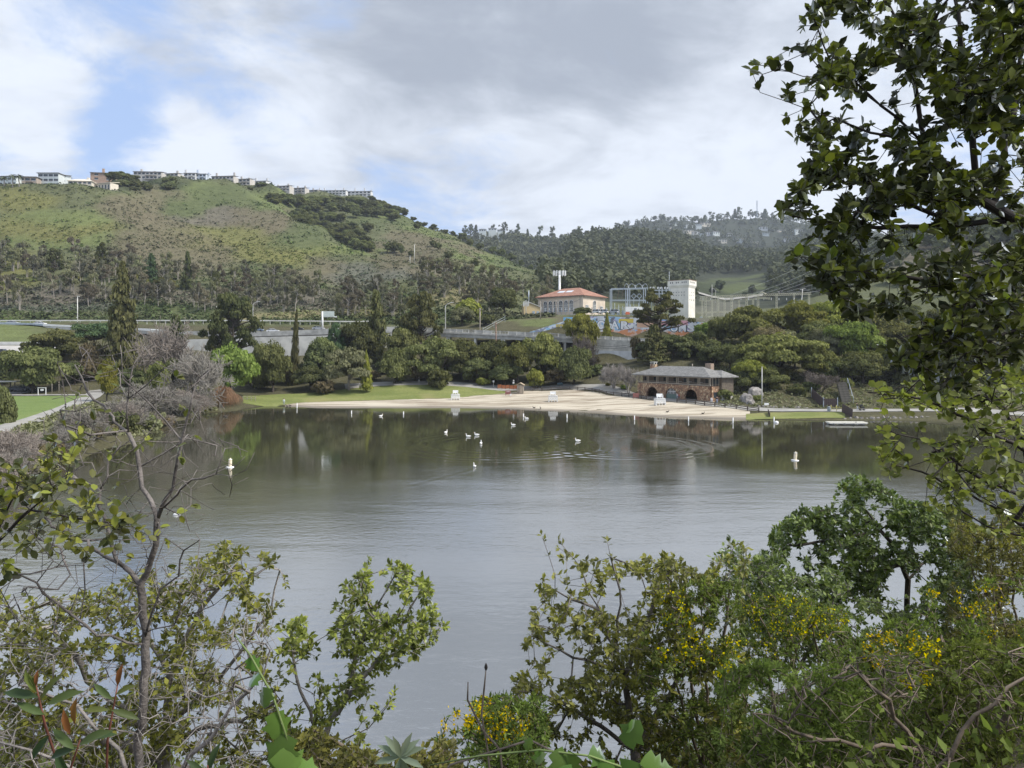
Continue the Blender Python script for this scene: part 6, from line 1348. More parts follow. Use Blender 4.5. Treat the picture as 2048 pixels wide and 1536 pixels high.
        MB().sweep([(0, 0, -.8), (0, 0, (bot - top) * k)], .10, 8).build('shaft', WHITE, s); MB().lathe((0, 0, (bot - top) * k), [(.1, 0), (.13, .03), (.13, .1), (.03, .16)], 8).build('cap', CONC_L, s)
    Y = 20448 / (845.5 - 700); s = empty('mooring_float', Vector(((1553 - 1024) / F * Y, Y, 0)), 0, 'white round float beside the last swim post', 'float'); MB().lathe((0, 0, -.2), [(.05, 0), (.35, .12), (.42, .3), (.3, .5), (.05, .58)], 12).build('ball', WHITE, s); bx('ring', (0, 0, .4), (.08, .08, .12), GREYMETAL, s)
    for px, bot, lb, tl in ((460, 935, 'cream pointed marker buoy seen through the bare branches', .04), (1590, 921, 'cream pointed marker buoy alone on the open water at right', .10)):
        Y = 20448 / (bot - 700); s = empty('marker_buoy', Vector(((px - 1024) / F * Y, Y, 0)), 0, lb, 'buoy', 'marker buoys'); s.rotation_euler = (0, tl, .3); s.scale = (.85, .85, .95)
        MB().lathe((0, 0, -.3), [(.2, 0), (.23, .3), (.25, 1.1), (.24, 1.15), (.12, 1.45), (.02, 1.55)], 12).build('spar', mm('cream_buoy', (.66, .58, .42), .6, .15, 3), s)
        MB().lathe((0, 0, 1.02), [(.255, 0), (.255, .06)], 12).build('band', WHITE, s)
        MB().lathe((0, 0, -.06), [(.1, 0), (.55, .02), (.6, .1), (.5, .17), (.1, .18)], 14).build('collar', WHITE, s)
    Y = 20448 / 330; s = empty('white_float', Vector(((353 - 1024) / F * Y, Y, 0)), 0, 'small white float lying on the water behind the bare tree', 'float'); MB().sweep([(-.3, 0, .03), (-.2, 0, .06), (.2, 0, .06), (.32, 0, .03)], [.02, .1, .1, .02], 8).build('hull', WHITE, s); bx('tab', (0, 0, .17), (.1, .05, .08), WHITE, s)
    # picnic corner at the left of the meadow
    s = empty('goal_frame', on_ground(84, 184.5, 0), 0, 'small white frame with a board at the far side of the meadow', 'frame')
    for x in (-1.0, 1.0): bx('upright', (x, 0, 1.0), (.14, .14, 2.0), WHITE, s)
    bx('crossbar', (0, 0, 2.05), (2.2, .14, .14), WHITE, s); bx('board', (0, .02, 1.5), (.8, .08, .5), WHITE, s)
    s = empty('picnic_shelter', on_ground(12, 194, 0), 0, 'dark open picnic shelter with a pale roof at the left', 'shelter'); bx('roof', (0, 0, 2.9), (8, 4, .2), CONC, s)
    for x in (-3.6, 0, 3.6): bx('post', (x, -1.7, 1.4), (.2, .2, 2.9), DKWOOD, s); bx('post', (x, 1.7, 1.4), (.2, .2, 2.9), DKWOOD, s)
    bx('table', (-1, 0, .8), (4, 1, .1), DKWOOD, s); bx('table_leg', (-1, 0, .4), (2.4, .3, .8), DKWOOD, s)
    car(on_ground(38, 193, .25), R(5), 'dark', 'dark parked car beside the picnic shelter'); car(on_ground(58, 194, .25), R(0), 'dark', 'second dark parked car further from the picnic shelter', True)
    for px, lb in ((104, 'tall thin pole left of its twin behind the meadow'), (118, 'tall thin pole right of its twin behind the meadow')):
        s = empty('meadow_post', on_ground(px, 186.5, 0), 0, lb, 'post', 'poles behind the meadow'); MB().sweep([(0, 0, -.2), (0, 0, 3.4 if px > 110 else 2.9)], .06, 6).build('shaft', GREYWOOD, s); bx('cap', (0, 0, 3.4 if px > 110 else 2.9), (.14, .14, .08), GREYWOOD, s)
    s = empty('path_bollard', on_ground(131, 145, .15), 0, 'short dark bollard on the edge of the park path', 'bollard'); MB().lathe((0, 0, 0), [(.14, 0), (.14, .9), (.18, .92), (.18, 1.05), (.05, 1.12)], 10).build('shaft', GREYMETAL, s); MB().lathe((0, 0, .7), [(.15, 0), (.15, .1)], 10).build('band', CONC_L, s)
    s = empty('foot_bridge', on_ground(498, 186, 0), 0, 'small wooden railing at the left end of the lawn', 'railing')
    for x in (-1.6, -.5, .6, 1.7): bx('post', (x, 0, .5), (.12, .12, 1.3), GREYWOOD, s)
    for z in (.5, 1.0): bx('rail', (0, 0, z), (3.5, .08, .1), GREYWOOD, s)
beach_bits()

# people ---------------------------------------------------------------
SKINM = mm('skin', (.45, .28, .20), .6, .05)
def skin_mesh(name, joints, edges, mat, parent, sub=2):
    me = bpy.data.meshes.new(name); me.from_pydata([j[:3] for j in joints], edges, []); o = link(name, me, mat, parent)
    m = o.modifiers.new('skin', 'SKIN'); m.use_smooth_shade = True
    for i, j in enumerate(joints): me.skin_vertices[0].data[i].radius = j[3] if isinstance(j[3], tuple) else (j[3], j[3])
    me.skin_vertices[0].data[0].use_root = True
    s = o.modifiers.new('subdivision', 'SUBSURF'); s.levels = 1; s.render_levels = sub; return o
def person(loc, rz, label, top, legs, hair=(.03, .025, .02), stride=.16, bend=0.0, lift=0.0):
    r = empty('person', loc, rz, label, 'person'); s = stride; b = bend
    tm = mm('cloth_%02d_%02d_%02d' % tuple(int(x * 99) for x in top), top, .85, .1); lm = mm('cloth_%02d_%02d_%02d' % tuple(int(x * 99) for x in legs), legs, .85, .1); hm = mm('hair_%02d' % int(hair[0] * 99), hair, .7, .2)
    J = [(0, 0, .94, (.15, .10)), (0, b*.3, 1.15, (.14, .095)), (0, b*.7, 1.38, (.17, .10)), (0, b, 1.5, .055), (0, b*1.15, 1.6, (.075, .09)), (0, b*1.2, 1.70, (.07, .085)),
         (.1, 0, .88, .09), (.10, -s, .50, .062), (.10, -s*1.0, .09, .045), (.10, -s - .17, .04, .04), (-.1, 0, .88, .09), (-.10, s*.7, .50, .062), (-.10, s*1.3, .10, .045), (-.10, s*1.3 - .17, .05, .04),
         (.21, b*.75, 1.40, .055), (.26, b*.5 + .06, 1.13, .042), (.25, b*.5 - .10 - lift*.2, .90 + lift, .034), (.25, b*.5 - .16 - lift*.25, .82 + lift, .03), (-.21, b*.75, 1.40, .055), (-.26, b*.5 - .04, 1.13, .042), (-.25, b*.5 - .14, .90, .034), (-.25, b*.5 - .18, .82, .03)]
    E = [(0,1),(1,2),(2,3),(3,4),(4,5),(0,6),(6,7),(7,8),(8,9),(0,10),(10,11),(11,12),(12,13),(2,14),(14,15),(15,16),(16,17),(2,18),(18,19),(19,20),(20,21)]
    skin_mesh('body', J, E, SKINM, r)
    g = lambda i, k: tuple(J[i][:3]) + ((tuple(x * k for x in J[i][3]) if isinstance(J[i][3], tuple) else J[i][3] * k),)
    ji = [0, 1, 2, 14, 15, 16, 18, 19, 20]; mp = {v: i for i, v in enumerate(ji)}
    skin_mesh('jacket', [g(i, 1.28) for i in ji], [(mp[a], mp[c]) for a, c in ((0,1),(1,2),(2,14),(14,15),(15,16),(2,18),(18,19),(19,20))], tm, r)
    ji = [0, 6, 7, 8, 10, 11, 12]; mp = {v: i for i, v in enumerate(ji)}
    skin_mesh('trousers', [g(i, 1.22) for i in ji], [(mp[a], mp[c]) for a, c in ((0,6),(6,7),(7,8),(0,10),(10,11),(11,12))], lm, r)
    h = MB().lathe((0, b*1.2 + .02, 1.60), [(.09, 0), (.115, .06), (.105, .14), (.06, .19), (.01, .205)], 10).build('hair', hm, r)
    f = MB().sweep([(0, b*1.2 - .085, 1.66), (0, b*1.2 - .115, 1.635), (0, b*1.2 - .09, 1.62)], [.012, .016, .012], 5).build('nose', SKINM, r)
    for x in (-.032, .032): bx('eye', (x, b*1.2 - .088, 1.675), (.016, .01, .01), GREYMETAL, r)
    bx('mouth', (0, b*1.2 - .09, 1.59), (.04, .01, .01), mm('lip', (.3, .12, .1), .6), r)
    return r
def people():
    person(on_ground(568, 182.6, .12), R(40), 'person in pale blue-grey jacket standing at the left tip of the beach', (.42, .52, .50), (.30, .36, .36), stride=.08)
    person(on_ground(838, 212.5, .14), R(90), 'person in white cap and dark top walking on the lawn path', (.10, .12, .13), (.45, .45, .44), (.5, .5, .48)); person(on_ground(862, 212.2, .14), R(95), 'person in a white top bending forward on the lawn path', (.70, .70, .66), (.10, .10, .10), bend=.25)
    person(on_ground(1358, 173.6, .22), R(75), 'person in a red jacket walking past the bathhouse door', (.55, .03, .05), (.08, .07, .08)); person(on_ground(1354.5, 174.5, .22), R(100), 'person in a white top beside the one in red', (.66, .66, .68), (.30, .34, .42))
    person(on_ground(1423, 164.4, .15), R(20), 'person in a pale jacket and light trousers on the path right of the bathhouse', (.50, .54, .56), (.42, .46, .52)); person(on_ground(1434, 164.9, .15), R(-10), 'person in a black jacket and jeans on the path right of the bathhouse', (.03, .03, .035), (.28, .34, .46))
    person(on_ground(1715, 155.8, .13), R(85), 'person in dark top and pale trousers pushing a pram', (.03, .035, .05), (.55, .58, .62), bend=.15, lift=.15)
    p = on_ground(1724, 155.6, .13); r = empty('pram', p, R(0), 'black hooded pram pushed along the right path', 'pram'); bk = mm('black_fabric', (.025, .025, .028), .8, .2)
    MB().prism([(-.35, .55), (.4, .5), (.45, .8), (-.4, .8)], -.22, .22).build('basket', bk, r); MB().sweep([(-.1 - .3*math.cos(t), 0, .8 + .35*math.sin(t)) for t in np.linspace(0, 2.2, 7)], .22, 8).build('hood', bk, r)
    MB().bar((-.35, 0, .7), (-.75, 0, 1.02), .05).build('handle', GREYMETAL, r)
    for x in (-.35, .4):
        for y in (-.25, .25): MB().sweep([(x, y - .02, .2), (x, y + .02, .2)], .2, 12).build('wheel', GREYMETAL, r)
    MB().bar((-.35, 0, .22), (.4, 0, .55), .05).build('frame', STEEL, r)
people()
# birds ---------------------------------------------------------------
def pelican(px, py, rz, label, s=1.0):
    Y = 20448 / (py - 700); r = empty('pelican', Vector(((px - 1024) / F * Y, Y, 0)), rz, label, 'pelican', 'white pelicans on the lake'); r.scale = (s, s, s)
    wm = mm('white_plumage', (.82, .81, .77), .8, .05, 6)
    pts = [(-.78, 0, .24), (-.62, 0, .25), (-.40, 0, .24), (-.05, 0, .20), (.25, 0, .22), (.42, 0, .32), (.47, 0, .48), (.42, 0, .64), (.44, 0, .78), (.53, 0, .85), (.62, 0, .85)]
    MB().sweep(pts, [.03, .10, .21, .28, .22, .14, .095, .08, .075, .085, .05], 12).build('body', wm, r)
    MB().sweep([(.60, 0, .85), (.80, 0, .74), (.98, 0, .62)], [.045, .05, .012], 8, True, .6).build('bill', mm('bill_orange', (.60, .36, .12), .6, .1), r)
    for sd in (-1, 1): MB().sweep([(.22, sd*.16, .30), (-.15, sd*.24, .34), (-.55, sd*.14, .33), (-.80, sd*.06, .30)], [.06, .13, .09, .02], 8, True, .5).build('wing', wm, r); bx('eye', (.57, sd*.07, .88), (.03, .02, .03), GREYMETAL, r)
def birds():
    L = [('pelican far left of the bathing posts near the lawn', R(30)), ('pelican swimming at the left of the ripple group', R(60)), ('front-left pelican of the pair inside the ripples', R(170)), ('right pelican of the pair inside the ripples', R(170)), ('pelican facing away below the pair in the ripples', R(90)), ('nearest pelican alone on the bright open water', R(110)), ('pelican trailing a wake below the middle chair', R(180)), ('pelican trailing a wake beside the white swim post', R(180)), ('rightmost pelican swimming left beside ripples', R(180))]
    pos = [PELI[8], PELI[0], PELI[1], PELI[2], PELI[3], PELI[4], PELI[5], PELI[6], PELI[7]]
    for (px, py), (lb, a) in zip(pos, L): pelican(px, py, a, lb, .64 if py < 900 else .56)
    dk = mm('dark_plumage', (.05, .045, .04), .8, .2, 6)
    def goose(p, rz, lb, water=True):
        r = empty('goose', p, rz, lb, 'goose', 'dark geese'); z = 0 if water else .12
        MB().sweep([(-.38, 0, .16 + z), (-.25, 0, .15 + z), (0, 0, .14 + z), (.2, 0, .18 + z), (.28, 0, .32 + z), (.28, 0, .46 + z), (.36, 0, .5 + z)], [.02, .1, .15, .1, .05, .045, .04], 9).build('body', dk, r); MB().sweep([(.36, 0, .5 + z), (.46, 0, .48 + z)], [.025, .01], 6).build('bill', RUBBER, r)
        for sd in (-1, 1): MB().sweep([(.1, sd*.1, .2 + z), (-.2, sd*.12, .22 + z), (-.42, sd*.04, .2 + z)], [.04, .08, .01], 6, True, .5).build('wing', TWIGB, r)
        if not water:
            for sd in (-1, 1): bx('leg', (0, sd*.05, .06), (.02, .02, .14), RUBBER, r)
    for px, py, a, lb in ((449, 833, 0, 'dark goose on the water below the rusty bush'), (453, 834, 40, 'second dark goose close beside the first')): Y = 20448 / (py - 700); goose(Vector(((px - 1024) / F * Y, Y, 0)), R(a), lb)
    for px, Y, lb in ((574, 180.6, 'dark goose on the sand right of the standing person'), (580, 180.9, 'dark goose at the water edge by the white post'), (1068, 171.5, 'left dark goose at the waterline below the middle chair'), (1081, 170.2, 'right dark goose at the waterline below the middle chair'), (1406, 153.2, 'dark goose resting on the sand near the right chair'), (1335, 156.5, 'dark goose at the waterline right of the right chair')):
        goose(on_ground(px, Y, .03), R(rnd.uniform(0, 360)), lb, False)
birds()
# ------------------------------------------------------------------ plants on the near bank
def leaf_template(w=.5, curl=.10, lobes=None):
    if lobes:
        pts = [(0, 0)] + lobes; v = [(x, y, -curl * (y*y*4 + x*x)) for x, y in pts] + [(.45, 0, .03)]; c = len(v) - 1; n = len(pts)
        return np.array(v), np.array([(c, i, (i + 1) % n) for i in range(n)])
    h = w / 2
    v = [(0, 0, 0), (.30, h*.85, .05), (.68, h*.9, .03), (1, 0, -curl), (.68, -h*.9, .03), (.30, -h*.85, .05), (.33, 0, -.02), (.68, 0, -.05)]
    return np.array(v), np.array([(0,6,1), (1,6,7), (1,7,2), (2,7,3), (0,5,6), (5,4,7), (5,7,6), (4,3,7)])
_n = (np.array([(0, 0, 0), (.5, .15, .03), (1, 0, -.05), (.5, -.15, .03)]), np.array([(0, 2, 1), (0, 3, 2)]))
_s = (np.array([(0, 0, 0), (.5, .27, .05), (1, 0, -.10), (.5, -.27, .05), (.55, 0, -.03)]), np.array([(0, 4, 1), (1, 4, 2), (0, 3, 4), (4, 3, 2)]))
LEAF = {'oval': leaf_template(.62), 'round': leaf_template(.80, .06), 'lance': leaf_template(.26, .15), 'small': _s, 'needle': _n,
        'vine': leaf_template(lobes=[(.05, .32), (.30, .28), (.38, .52), (.60, .30), (.80, .26), (1, 0), (.80, -.26), (.60, -.30), (.38, -.52), (.30, -.28), (.05, -.32)])}
def basis(d, up):
    d = d / (np.linalg.norm(d, axis=1, keepdims=True) + 1e-9); y = np.cross(up, d); y /= np.linalg.norm(y, axis=1, keepdims=True) + 1e-9; z = np.cross(d, y); return np.stack([d, y, z], 2)
def leaves_mesh(name, tpl, pos, dirs, ups, size, tint):
    v, f = tpl; B = basis(dirs, ups); V = pos[:, None] + np.einsum('nij,kj->nki', B, v) * size[:, None, None]
    n, k = len(pos), len(v); Fc = (np.arange(n)[:, None, None] * k + f[None]).reshape(-1, 3)
    return np_mesh(name, V.reshape(-1, 3), Fc, {'tint': np.repeat(tint, k)})
LEAF_OBJ = {}
def leaf_obj_mesh(kind, q):
    if (kind, q) not in LEAF_OBJ:
        v, f = LEAF[kind]; LEAF_OBJ[kind, q] = np_mesh('leaf', v, f, {'tint': np.full(len(v), q / 4 + .05)})
    return LEAF_OBJ[kind, q]

def in_poly(p, poly):
    x, y = p; c = False; n = len(poly)
    for i in range(n):
        x0, y0 = poly[i]; x1, y1 = poly[i - 1]
        if (y0 > y) != (y1 > y) and x < (x1 - x0) * (y - y0) / (y1 - y0) + x0: c = not c
    return c
def plant(name, label, cat, base, limbs, poly, n, Yr, kind, lsize, per, mat, bark, seed, group=None, tint=(.0, 1.0), singles=0, leafp=1.0, rtip=.0016, rexp=.46, along=2, step=.10, flowers=None, droop=.0, spread=.9, jit=.25, up=.35, rmax=9, maxd=None, cl=60.0, thr=.46):
    g = np.random.default_rng(seed); B = Vector((base[0], base[1], nz1(base[0], base[1]) - .05)); root = empty(name, B, 0, label, cat, group)
    NP = [np.array(B)]; PA = [-1]
    def chain(i, pts):
        for q in pts:
            a = NP[i]; d = q - a; L = np.linalg.norm(d); k = max(1, int(L / step))
            for s in range(1, k + 1):
                NP.append(a + d * s / k + (g.normal(size=3) * step * jit * .35 if s < k else 0)); PA.append(i); i = len(NP) - 1
        return i
    for li, lm in enumerate(limbs):
        W = [np.array(at(*p)) for p in lm]; A = np.array(NP)
        i = 0 if li == 0 else int(np.argmin(np.linalg.norm(A - W[0], axis=1))); chain(i, W)
    pts = []; xs = [p[0] for p in poly]; ys = [p[1] for p in poly]
    while len(pts) < n:
        p = (g.uniform(min(xs), max(xs)), g.uniform(min(ys), max(ys)))
        if in_poly(p, poly) and (g.random() < .10 or .55 * float(vnoise(p[0] / cl + seed * 3.7, p[1] / cl, seed)) + .45 * float(vnoise(p[0] / cl * 2.7, p[1] / cl * 2.7 + seed, seed + 1)) > thr): pts.append(np.array(at(p[0], p[1], g.uniform(*Yr))))
    A = np.array(NP); pts = np.array(pts); dd = np.min(np.linalg.norm(pts[:, None] - A[None, ::2], axis=2), axis=1); order = np.argsort(dd)
    cap = len(NP) + n * 12; buf = np.zeros((cap, 3)); buf[:len(NP)] = A; tips = []
    for q in pts[order]:
        m = len(NP); de = np.linalg.norm(buf[:m] - q, axis=1); i = int(np.argmin(de))
        if maxd and de[i] > maxd: continue
        i = chain(i, [q]); buf[m:len(NP)] = np.array(NP[m:]); tips.append(i)
        if len(NP) > cap - 60: break
    A = np.array(NP) - np.array(B); PA = np.array(PA); N_ = len(A); cnt = np.zeros(N_); kids = [[] for _ in range(N_)]
    for i in range(1, N_): kids[PA[i]].append(i)
    for i in range(N_ - 1, 0, -1): cnt[i] += (1 if not kids[i] else 0); cnt[PA[i]] += cnt[i]
    rad = np.minimum(rtip * np.maximum(cnt, 1) ** rexp, rtip * rmax * 3)
    mb = MB(); done = [(0, kids[0][0])] if kids[0] else []; stack = [(0, k) for k in kids[0]]
    while stack:
        p0, k = stack.pop(); path = [p0, k]
        while kids[k]:
            ks = sorted(kids[k], key=lambda q: -cnt[q]); stack += [(k, q) for q in ks[1:]]; k = ks[0]; path.append(k)
        rr = [min(rad[q], rad[path[1]]) for q in path]
        if len(path) > 5 and rr[0] < rtip * 3: path, rr = path[:1] + path[1:-1:2] + path[-1:], rr[:1] + rr[1:-1:2] + rr[-1:]
        mb.sweep([A[q] for q in path], rr, 6 if rr[0] > rtip * 5 else (4 if rr[0] > rtip * 2 else 3))
    mb.build('branches', bark, root)
    if per:
        LP, LD, LT = [], [], []
        ends = sorted(set(tips) | set(i for i in range(1, N_) if not kids[i]))
        for i in ends:
            if g.random() > leafp: continue
            p = PA[i]; d = A[i] - A[p]; d = d / (np.linalg.norm(d) + 1e-9); young = g.random(); cur = i
            for s in range(along):
                m = per if s == 0 else max(1, per // 2)
                for k in range(m):
                    r = g.normal(size=3); r -= d * r.dot(d); r /= np.linalg.norm(r) + 1e-9; ld = d * g.uniform(.2, .9) + r * spread * g.uniform(.6, 1.2); ld[2] += up * .4 - droop
                    LP.append(A[cur] + d * g.uniform(-.3, .2) * step); LD.append(ld); LT.append(tint[0] + (tint[1] - tint[0]) * np.clip((.75 if young > .62 else .15) + g.uniform(-.12, .25), 0, 1))
                cur = PA[cur] if PA[cur] > 0 else cur
        LP, LD, LT = np.array(LP), np.array(LD), np.array(LT); U = g.normal(size=LP.shape) * .55; U[:, 2] += 1.0; S = g.uniform(lsize[0], lsize[1], len(LP))
        own = np.zeros(len(LP), bool)
        if singles:
            W = LP + np.array(B); vx = 1024 + F * W[:, 0] / W[:, 1]; vy = HOR - (W[:, 2] - H) * F / W[:, 1]; vis = (vx > 0) & (vx < 2048) & (vy > 0) & (vy < 1536); sc_ = np.where(vis, S / W[:, 1], 0); own[np.argsort(-sc_)[:singles]] = True
            Bm = basis(LD[own], U[own])
            for P_, M_, s_, t_ in zip(LP[own], Bm, S[own], LT[own]):
                o = link('leaf', leaf_obj_mesh(kind, int(min(3, t_ * 4))), mat, root); o.location = P_; o.rotation_mode = 'QUATERNION'; o.rotation_quaternion = Matrix(M_.tolist()).to_quaternion(); o.scale = (s_, s_, s_)
        r_ = ~own; o = link('foliage', leaves_mesh('foliage', LEAF[kind], LP[r_], LD[r_], U[r_], S[r_], LT[r_]), mat, root); o['kind'] = 'stuff'
        if flowers:
            fp, fn, fm, fs = flowers; W = LP + np.array(B); vx = 1024 + F * W[:, 0] / W[:, 1]; vy = HOR - (W[:, 2] - H) * F / W[:, 1]; sel = np.zeros(len(W), bool)
            for (x, y, rx, ry, pr) in fp: sel |= (((vx - x) / rx) ** 2 + ((vy - y) / ry) ** 2 < 1) & (g.random(len(W)) < pr)
            ii = g.permutation(np.nonzero(sel)[0])[:fn]
            if len(ii):
                pp = np.repeat(LP[ii], 3, 0) + g.normal(size=(len(ii)*3, 3)) * fs * .8; v, f, t = cards(pp, g.normal(size=pp.shape) + np.array([0, -.6, .6]), g.uniform(.6, 1.2, len(pp)) * fs, g.uniform(0, 1, len(pp))); o = link('flowers', np_mesh('flowers', v, f, {'tint': t}), fm, root); o['kind'] = 'stuff'
    return root, A + np.array(B)

FLM = {'tree': foliage('big_leaf', (.024, .029, .019), (.185, .22, .055), .36, .3, .12), 'mid': foliage('mid_leaf', (.09, .105, .042), (.29, .32, .10), .35, .18, .12), 'left': foliage('left_leaf', (.060, .070, .034), (.30, .315, .075), .35, .45, .12), 'bush': foliage('bush_leaf', (.075, .084, .032), (.31, .32, .090), .32, .3, .12),
       'oak': foliage('oak_leaf', (.075, .086, .034), (.36, .38, .11), .32, .3, .12), 'olive': foliage('olive_leaf', (.105, .106, .046), (.33, .325, .10), .42, .3, .12), 'bay': foliage('bay_leaf', (.060, .080, .028), (.20, .24, .075), .3, .45, .12), 'broom': foliage('broom_leaf', (.085, .105, .045), (.22, .27, .095), .42, 0, .15),
       'vine': foliage('vine_leaf', (.085, .15, .055), (.15, .23, .06), .35, .3, .1), 'grey': foliage('grey_leaf', (.20, .24, .17), (.30, .34, .25), .25, .2, .1), 'long': foliage('long_leaf', (.05, .08, .04), (.17, .19, .06), .3, .4, .12), 'rust': foliage('rust_leaf', (.22, .11, .055), (.30, .18, .085), .3, .2, .1), 'flower': foliage('yellow_petals', (.62, .47, .03), (.80, .66, .06), .3, 0, .05)}

def near_plants():
    # big-leaved tree at the right
    plant('overhanging_tree', 'dark large-leaved tree overhanging the view at upper right', 'tree', (3.1, 3.5), [
        [(2110,700,3.4),(2060,450,3.2),(1960,400,3.15),(1900,340,3.1),(1850,290,3.05),(1760,210,3.0),(1640,155,2.95),(1515,130,2.9)], [(1950,390,3.15),(1945,280,3.1),(1945,180,3.05),(1920,60,3.0),(1900,-80,3.0)], [(1850,290,3.05),(1830,170,3.0),(1800,80,2.95),(1770,-40,2.9)], [(2040,440,3.2),(1900,450,3.2),(1750,455,3.1),(1640,440,3.0),(1568,428,2.95)],
        [(2060,520,3.3),(1900,560,3.2),(1750,555,3.1),(1590,530,3.0)], [(2080,640,3.4),(1960,690,3.3),(1890,740,3.2),(1880,780,3.15)], [(1990,400,3.2),(2030,200,3.3),(2050,40,3.3)], [(2080,580,3.4),(1950,610,3.3),(1850,655,3.2),(1790,680,3.15)], [(1760,210,3.0),(1660,120,2.95),(1620,20,2.9)], [(1850,290,3.05),(1700,250,3.1),(1520,185,3.05)], [(1900,450,3.2),(1720,350,3.1),(1590,270,3.05)]],
        [(1498,132),(1515,190),(1585,262),(1640,300),(1600,365),(1556,430),(1610,475),(1572,520),(1640,575),(1720,640),(1760,690),(1840,760),(1890,790),(2070,740),(2090,-30),(1640,-30),(1590,90)], 1850, (2.65, 3.75), 'oval', (.030, .060), 5, FLM['tree'], TWIG, 5, singles=300, along=2, step=.07, rtip=.0017, tint=(.0, .85), up=.3, cl=75, thr=.50)
    plant('leaning_shrub', 'lighter small-leaved shrub with tangled dark twigs below the overhanging tree', 'shrub', (4.4, 5.0), [
        [(2130,1200,4.8),(2100,1080,4.6),(1980,1010,4.5),(1870,955,4.4),(1770,920,4.3)], [(2110,1100,4.6),(2050,900,4.6),(1950,850,4.5),(1850,800,4.4),(1735,785,4.3)], [(2060,1000,4.5),(1950,950,4.4),(1850,880,4.3),(1760,860,4.3)], [(2050,900,4.6),(2000,800,4.6),(1960,760,4.6)], [(2080,1080,4.6),(1950,1050,4.5),(1840,1010,4.4)]],
        [(1722,778),(1745,850),(1732,918),(1800,965),(1850,1010),(1960,1060),(2090,1100),(2090,745),(1960,735),(1840,755)], 560, (3.9, 5.2), 'round', (.036, .064), 3, FLM['mid'], TWIG, 9, singles=300, along=2, step=.09, leafp=.75, rtip=.0022, tint=(.15, 1), thr=.48)
    # bare tree at the left
    plant('bare_tree', 'grey bare-branched young tree with scattered leaves at left', 'tree', (-2.45, 4.7), [
        [(270,1600,4.7),(276,1500,4.65),(288,1400,4.6),(290,1300,4.6),(285,1230,4.6),(280,1170,4.6),(300,1125,4.55),(312,1090,4.5),(314,1040,4.5),(328,1003,4.5),(350,948,4.45),(358,907,4.4),(364,882,4.4),(380,817,4.35),(386,787,4.35),(378,742,4.3)],
        [(280,1170,4.6),(249,1134,4.65),(223,1088,4.7),(212,1040,4.7),(200,980,4.75),(216,920,4.8),(240,895,4.8),(262,880,4.8)], [(312,1027,4.5),(284,975,4.6),(279,934,4.65),(273,899,4.65),(257,866,4.65),(256,798,4.6),(260,759,4.6),(268,728,4.6)], [(257,866,4.65),(208,811,4.75),(175,784,4.8),(137,768,4.85)], [(256,798,4.6),(290,773,4.5),(322,742,4.5)], [(256,798,4.6),(240,745,4.7),(225,715,4.75)],
        [(328,1014,4.5),(355,989,4.4),(383,959,4.3),(432,948,4.2),(465,953,4.15),(492,940,4.1),(509,905,4.1)], [(364,882,4.4),(330,840,4.45),(310,800,4.5),(300,760,4.55)], [(200,980,4.75),(170,965,4.9),(123,934,5.0),(55,905,5.1)], [(290,1289,4.6),(194,1272,4.5),(113,1205,4.4),(40,1150,4.3),(-20,1120,4.2)], [(290,1275,4.6),(320,1179,4.5),(360,1120,4.45),(400,1080,4.4)], [(249,1134,4.65),(150,1080,4.9),(60,1020,5.0)], [(279,934,4.65),(330,905,4.7),(360,880,4.75),(410,850,4.8)], [(287,1266,4.6),(380,1230,4.3),(470,1180,4.2),(540,1130,4.1)], [(386,787,4.35),(420,740,4.3)], [(175,784,4.8),(150,730,4.9)], [(256,860,4.65),(180,870,4.4),(130,850,4.2),(120,820,4.2)]],
        [(120,690),(330,690),(420,720),(400,850),(520,900),(500,965),(390,1050),(440,1090),(420,1200),(200,1280),(-20,1260),(-20,980),(60,880),(100,780)], 800, (4.1, 5.1), 'oval', (.045, .070), 3, FLM['left'], BARKGD, 13, singles=120, leafp=.07, along=1, step=.085, rtip=.0022, rexp=.43, tint=(.2, 1), jit=.5, rmax=6, thr=.0)
    plant('leafy_shrub', 'shrub with broad dark and yellow-green leaves at the left edge', 'shrub', (-4.6, 4.6), [[(-120,1250,4.3),(-20,1100,4.2),(60,1020,4.1),(130,960,4.05)], [(-20,1100,4.2),(40,960,4.2),(60,920,4.2)], [(60,1020,4.1),(180,1040,4.0),(260,1050,3.95)], [(130,960,4.05),(150,900,4.1),(130,850,4.1)]],
        [(-20,920),(60,930),(110,870),(140,850),(180,900),(200,960),(270,1030),(300,1080),(240,1100),(140,1120),(0,1160),(-30,1160)], 170, (3.7, 4.5), 'oval', (.042, .078), 3, FLM['left'], TWIG, 17, singles=300, along=2, step=.09, tint=(.05, 1))
    plant('twiggy_shrub', 'dense grey-twigged shrub with yellow-green leaf tufts at lower left', 'shrub', (-2.2, 6.3), [[(330,1640,6.0),(330,1500,5.9),(340,1350,5.8),(400,1220,5.7),(470,1130,5.6)], [(330,1500,5.9),(200,1380,5.8),(120,1280,5.7),(60,1200,5.6)], [(340,1450,5.9),(460,1330,5.6),(540,1230,5.5),(560,1140,5.5)], [(340,1350,5.8),(290,1250,5.9),(340,1150,5.9)], [(330,1520,5.9),(120,1450,5.7),(0,1400,5.6)], [(340,1480,5.9),(500,1430,5.5),(560,1400,5.4)]],
        [(-20,1180),(90,1200),(200,1180),(320,1130),(390,1110),(440,1085),(500,1100),(560,1120),(575,1170),(545,1250),(560,1330),(560,1440),(620,1560),(-20,1570)], 2700, (5.0, 6.6), 'small', (.038, .068), 5, FLM['bush'], BARKG, 19, singles=300, leafp=.75, along=2, step=.12, rtip=.0026, tint=(.15, 1))
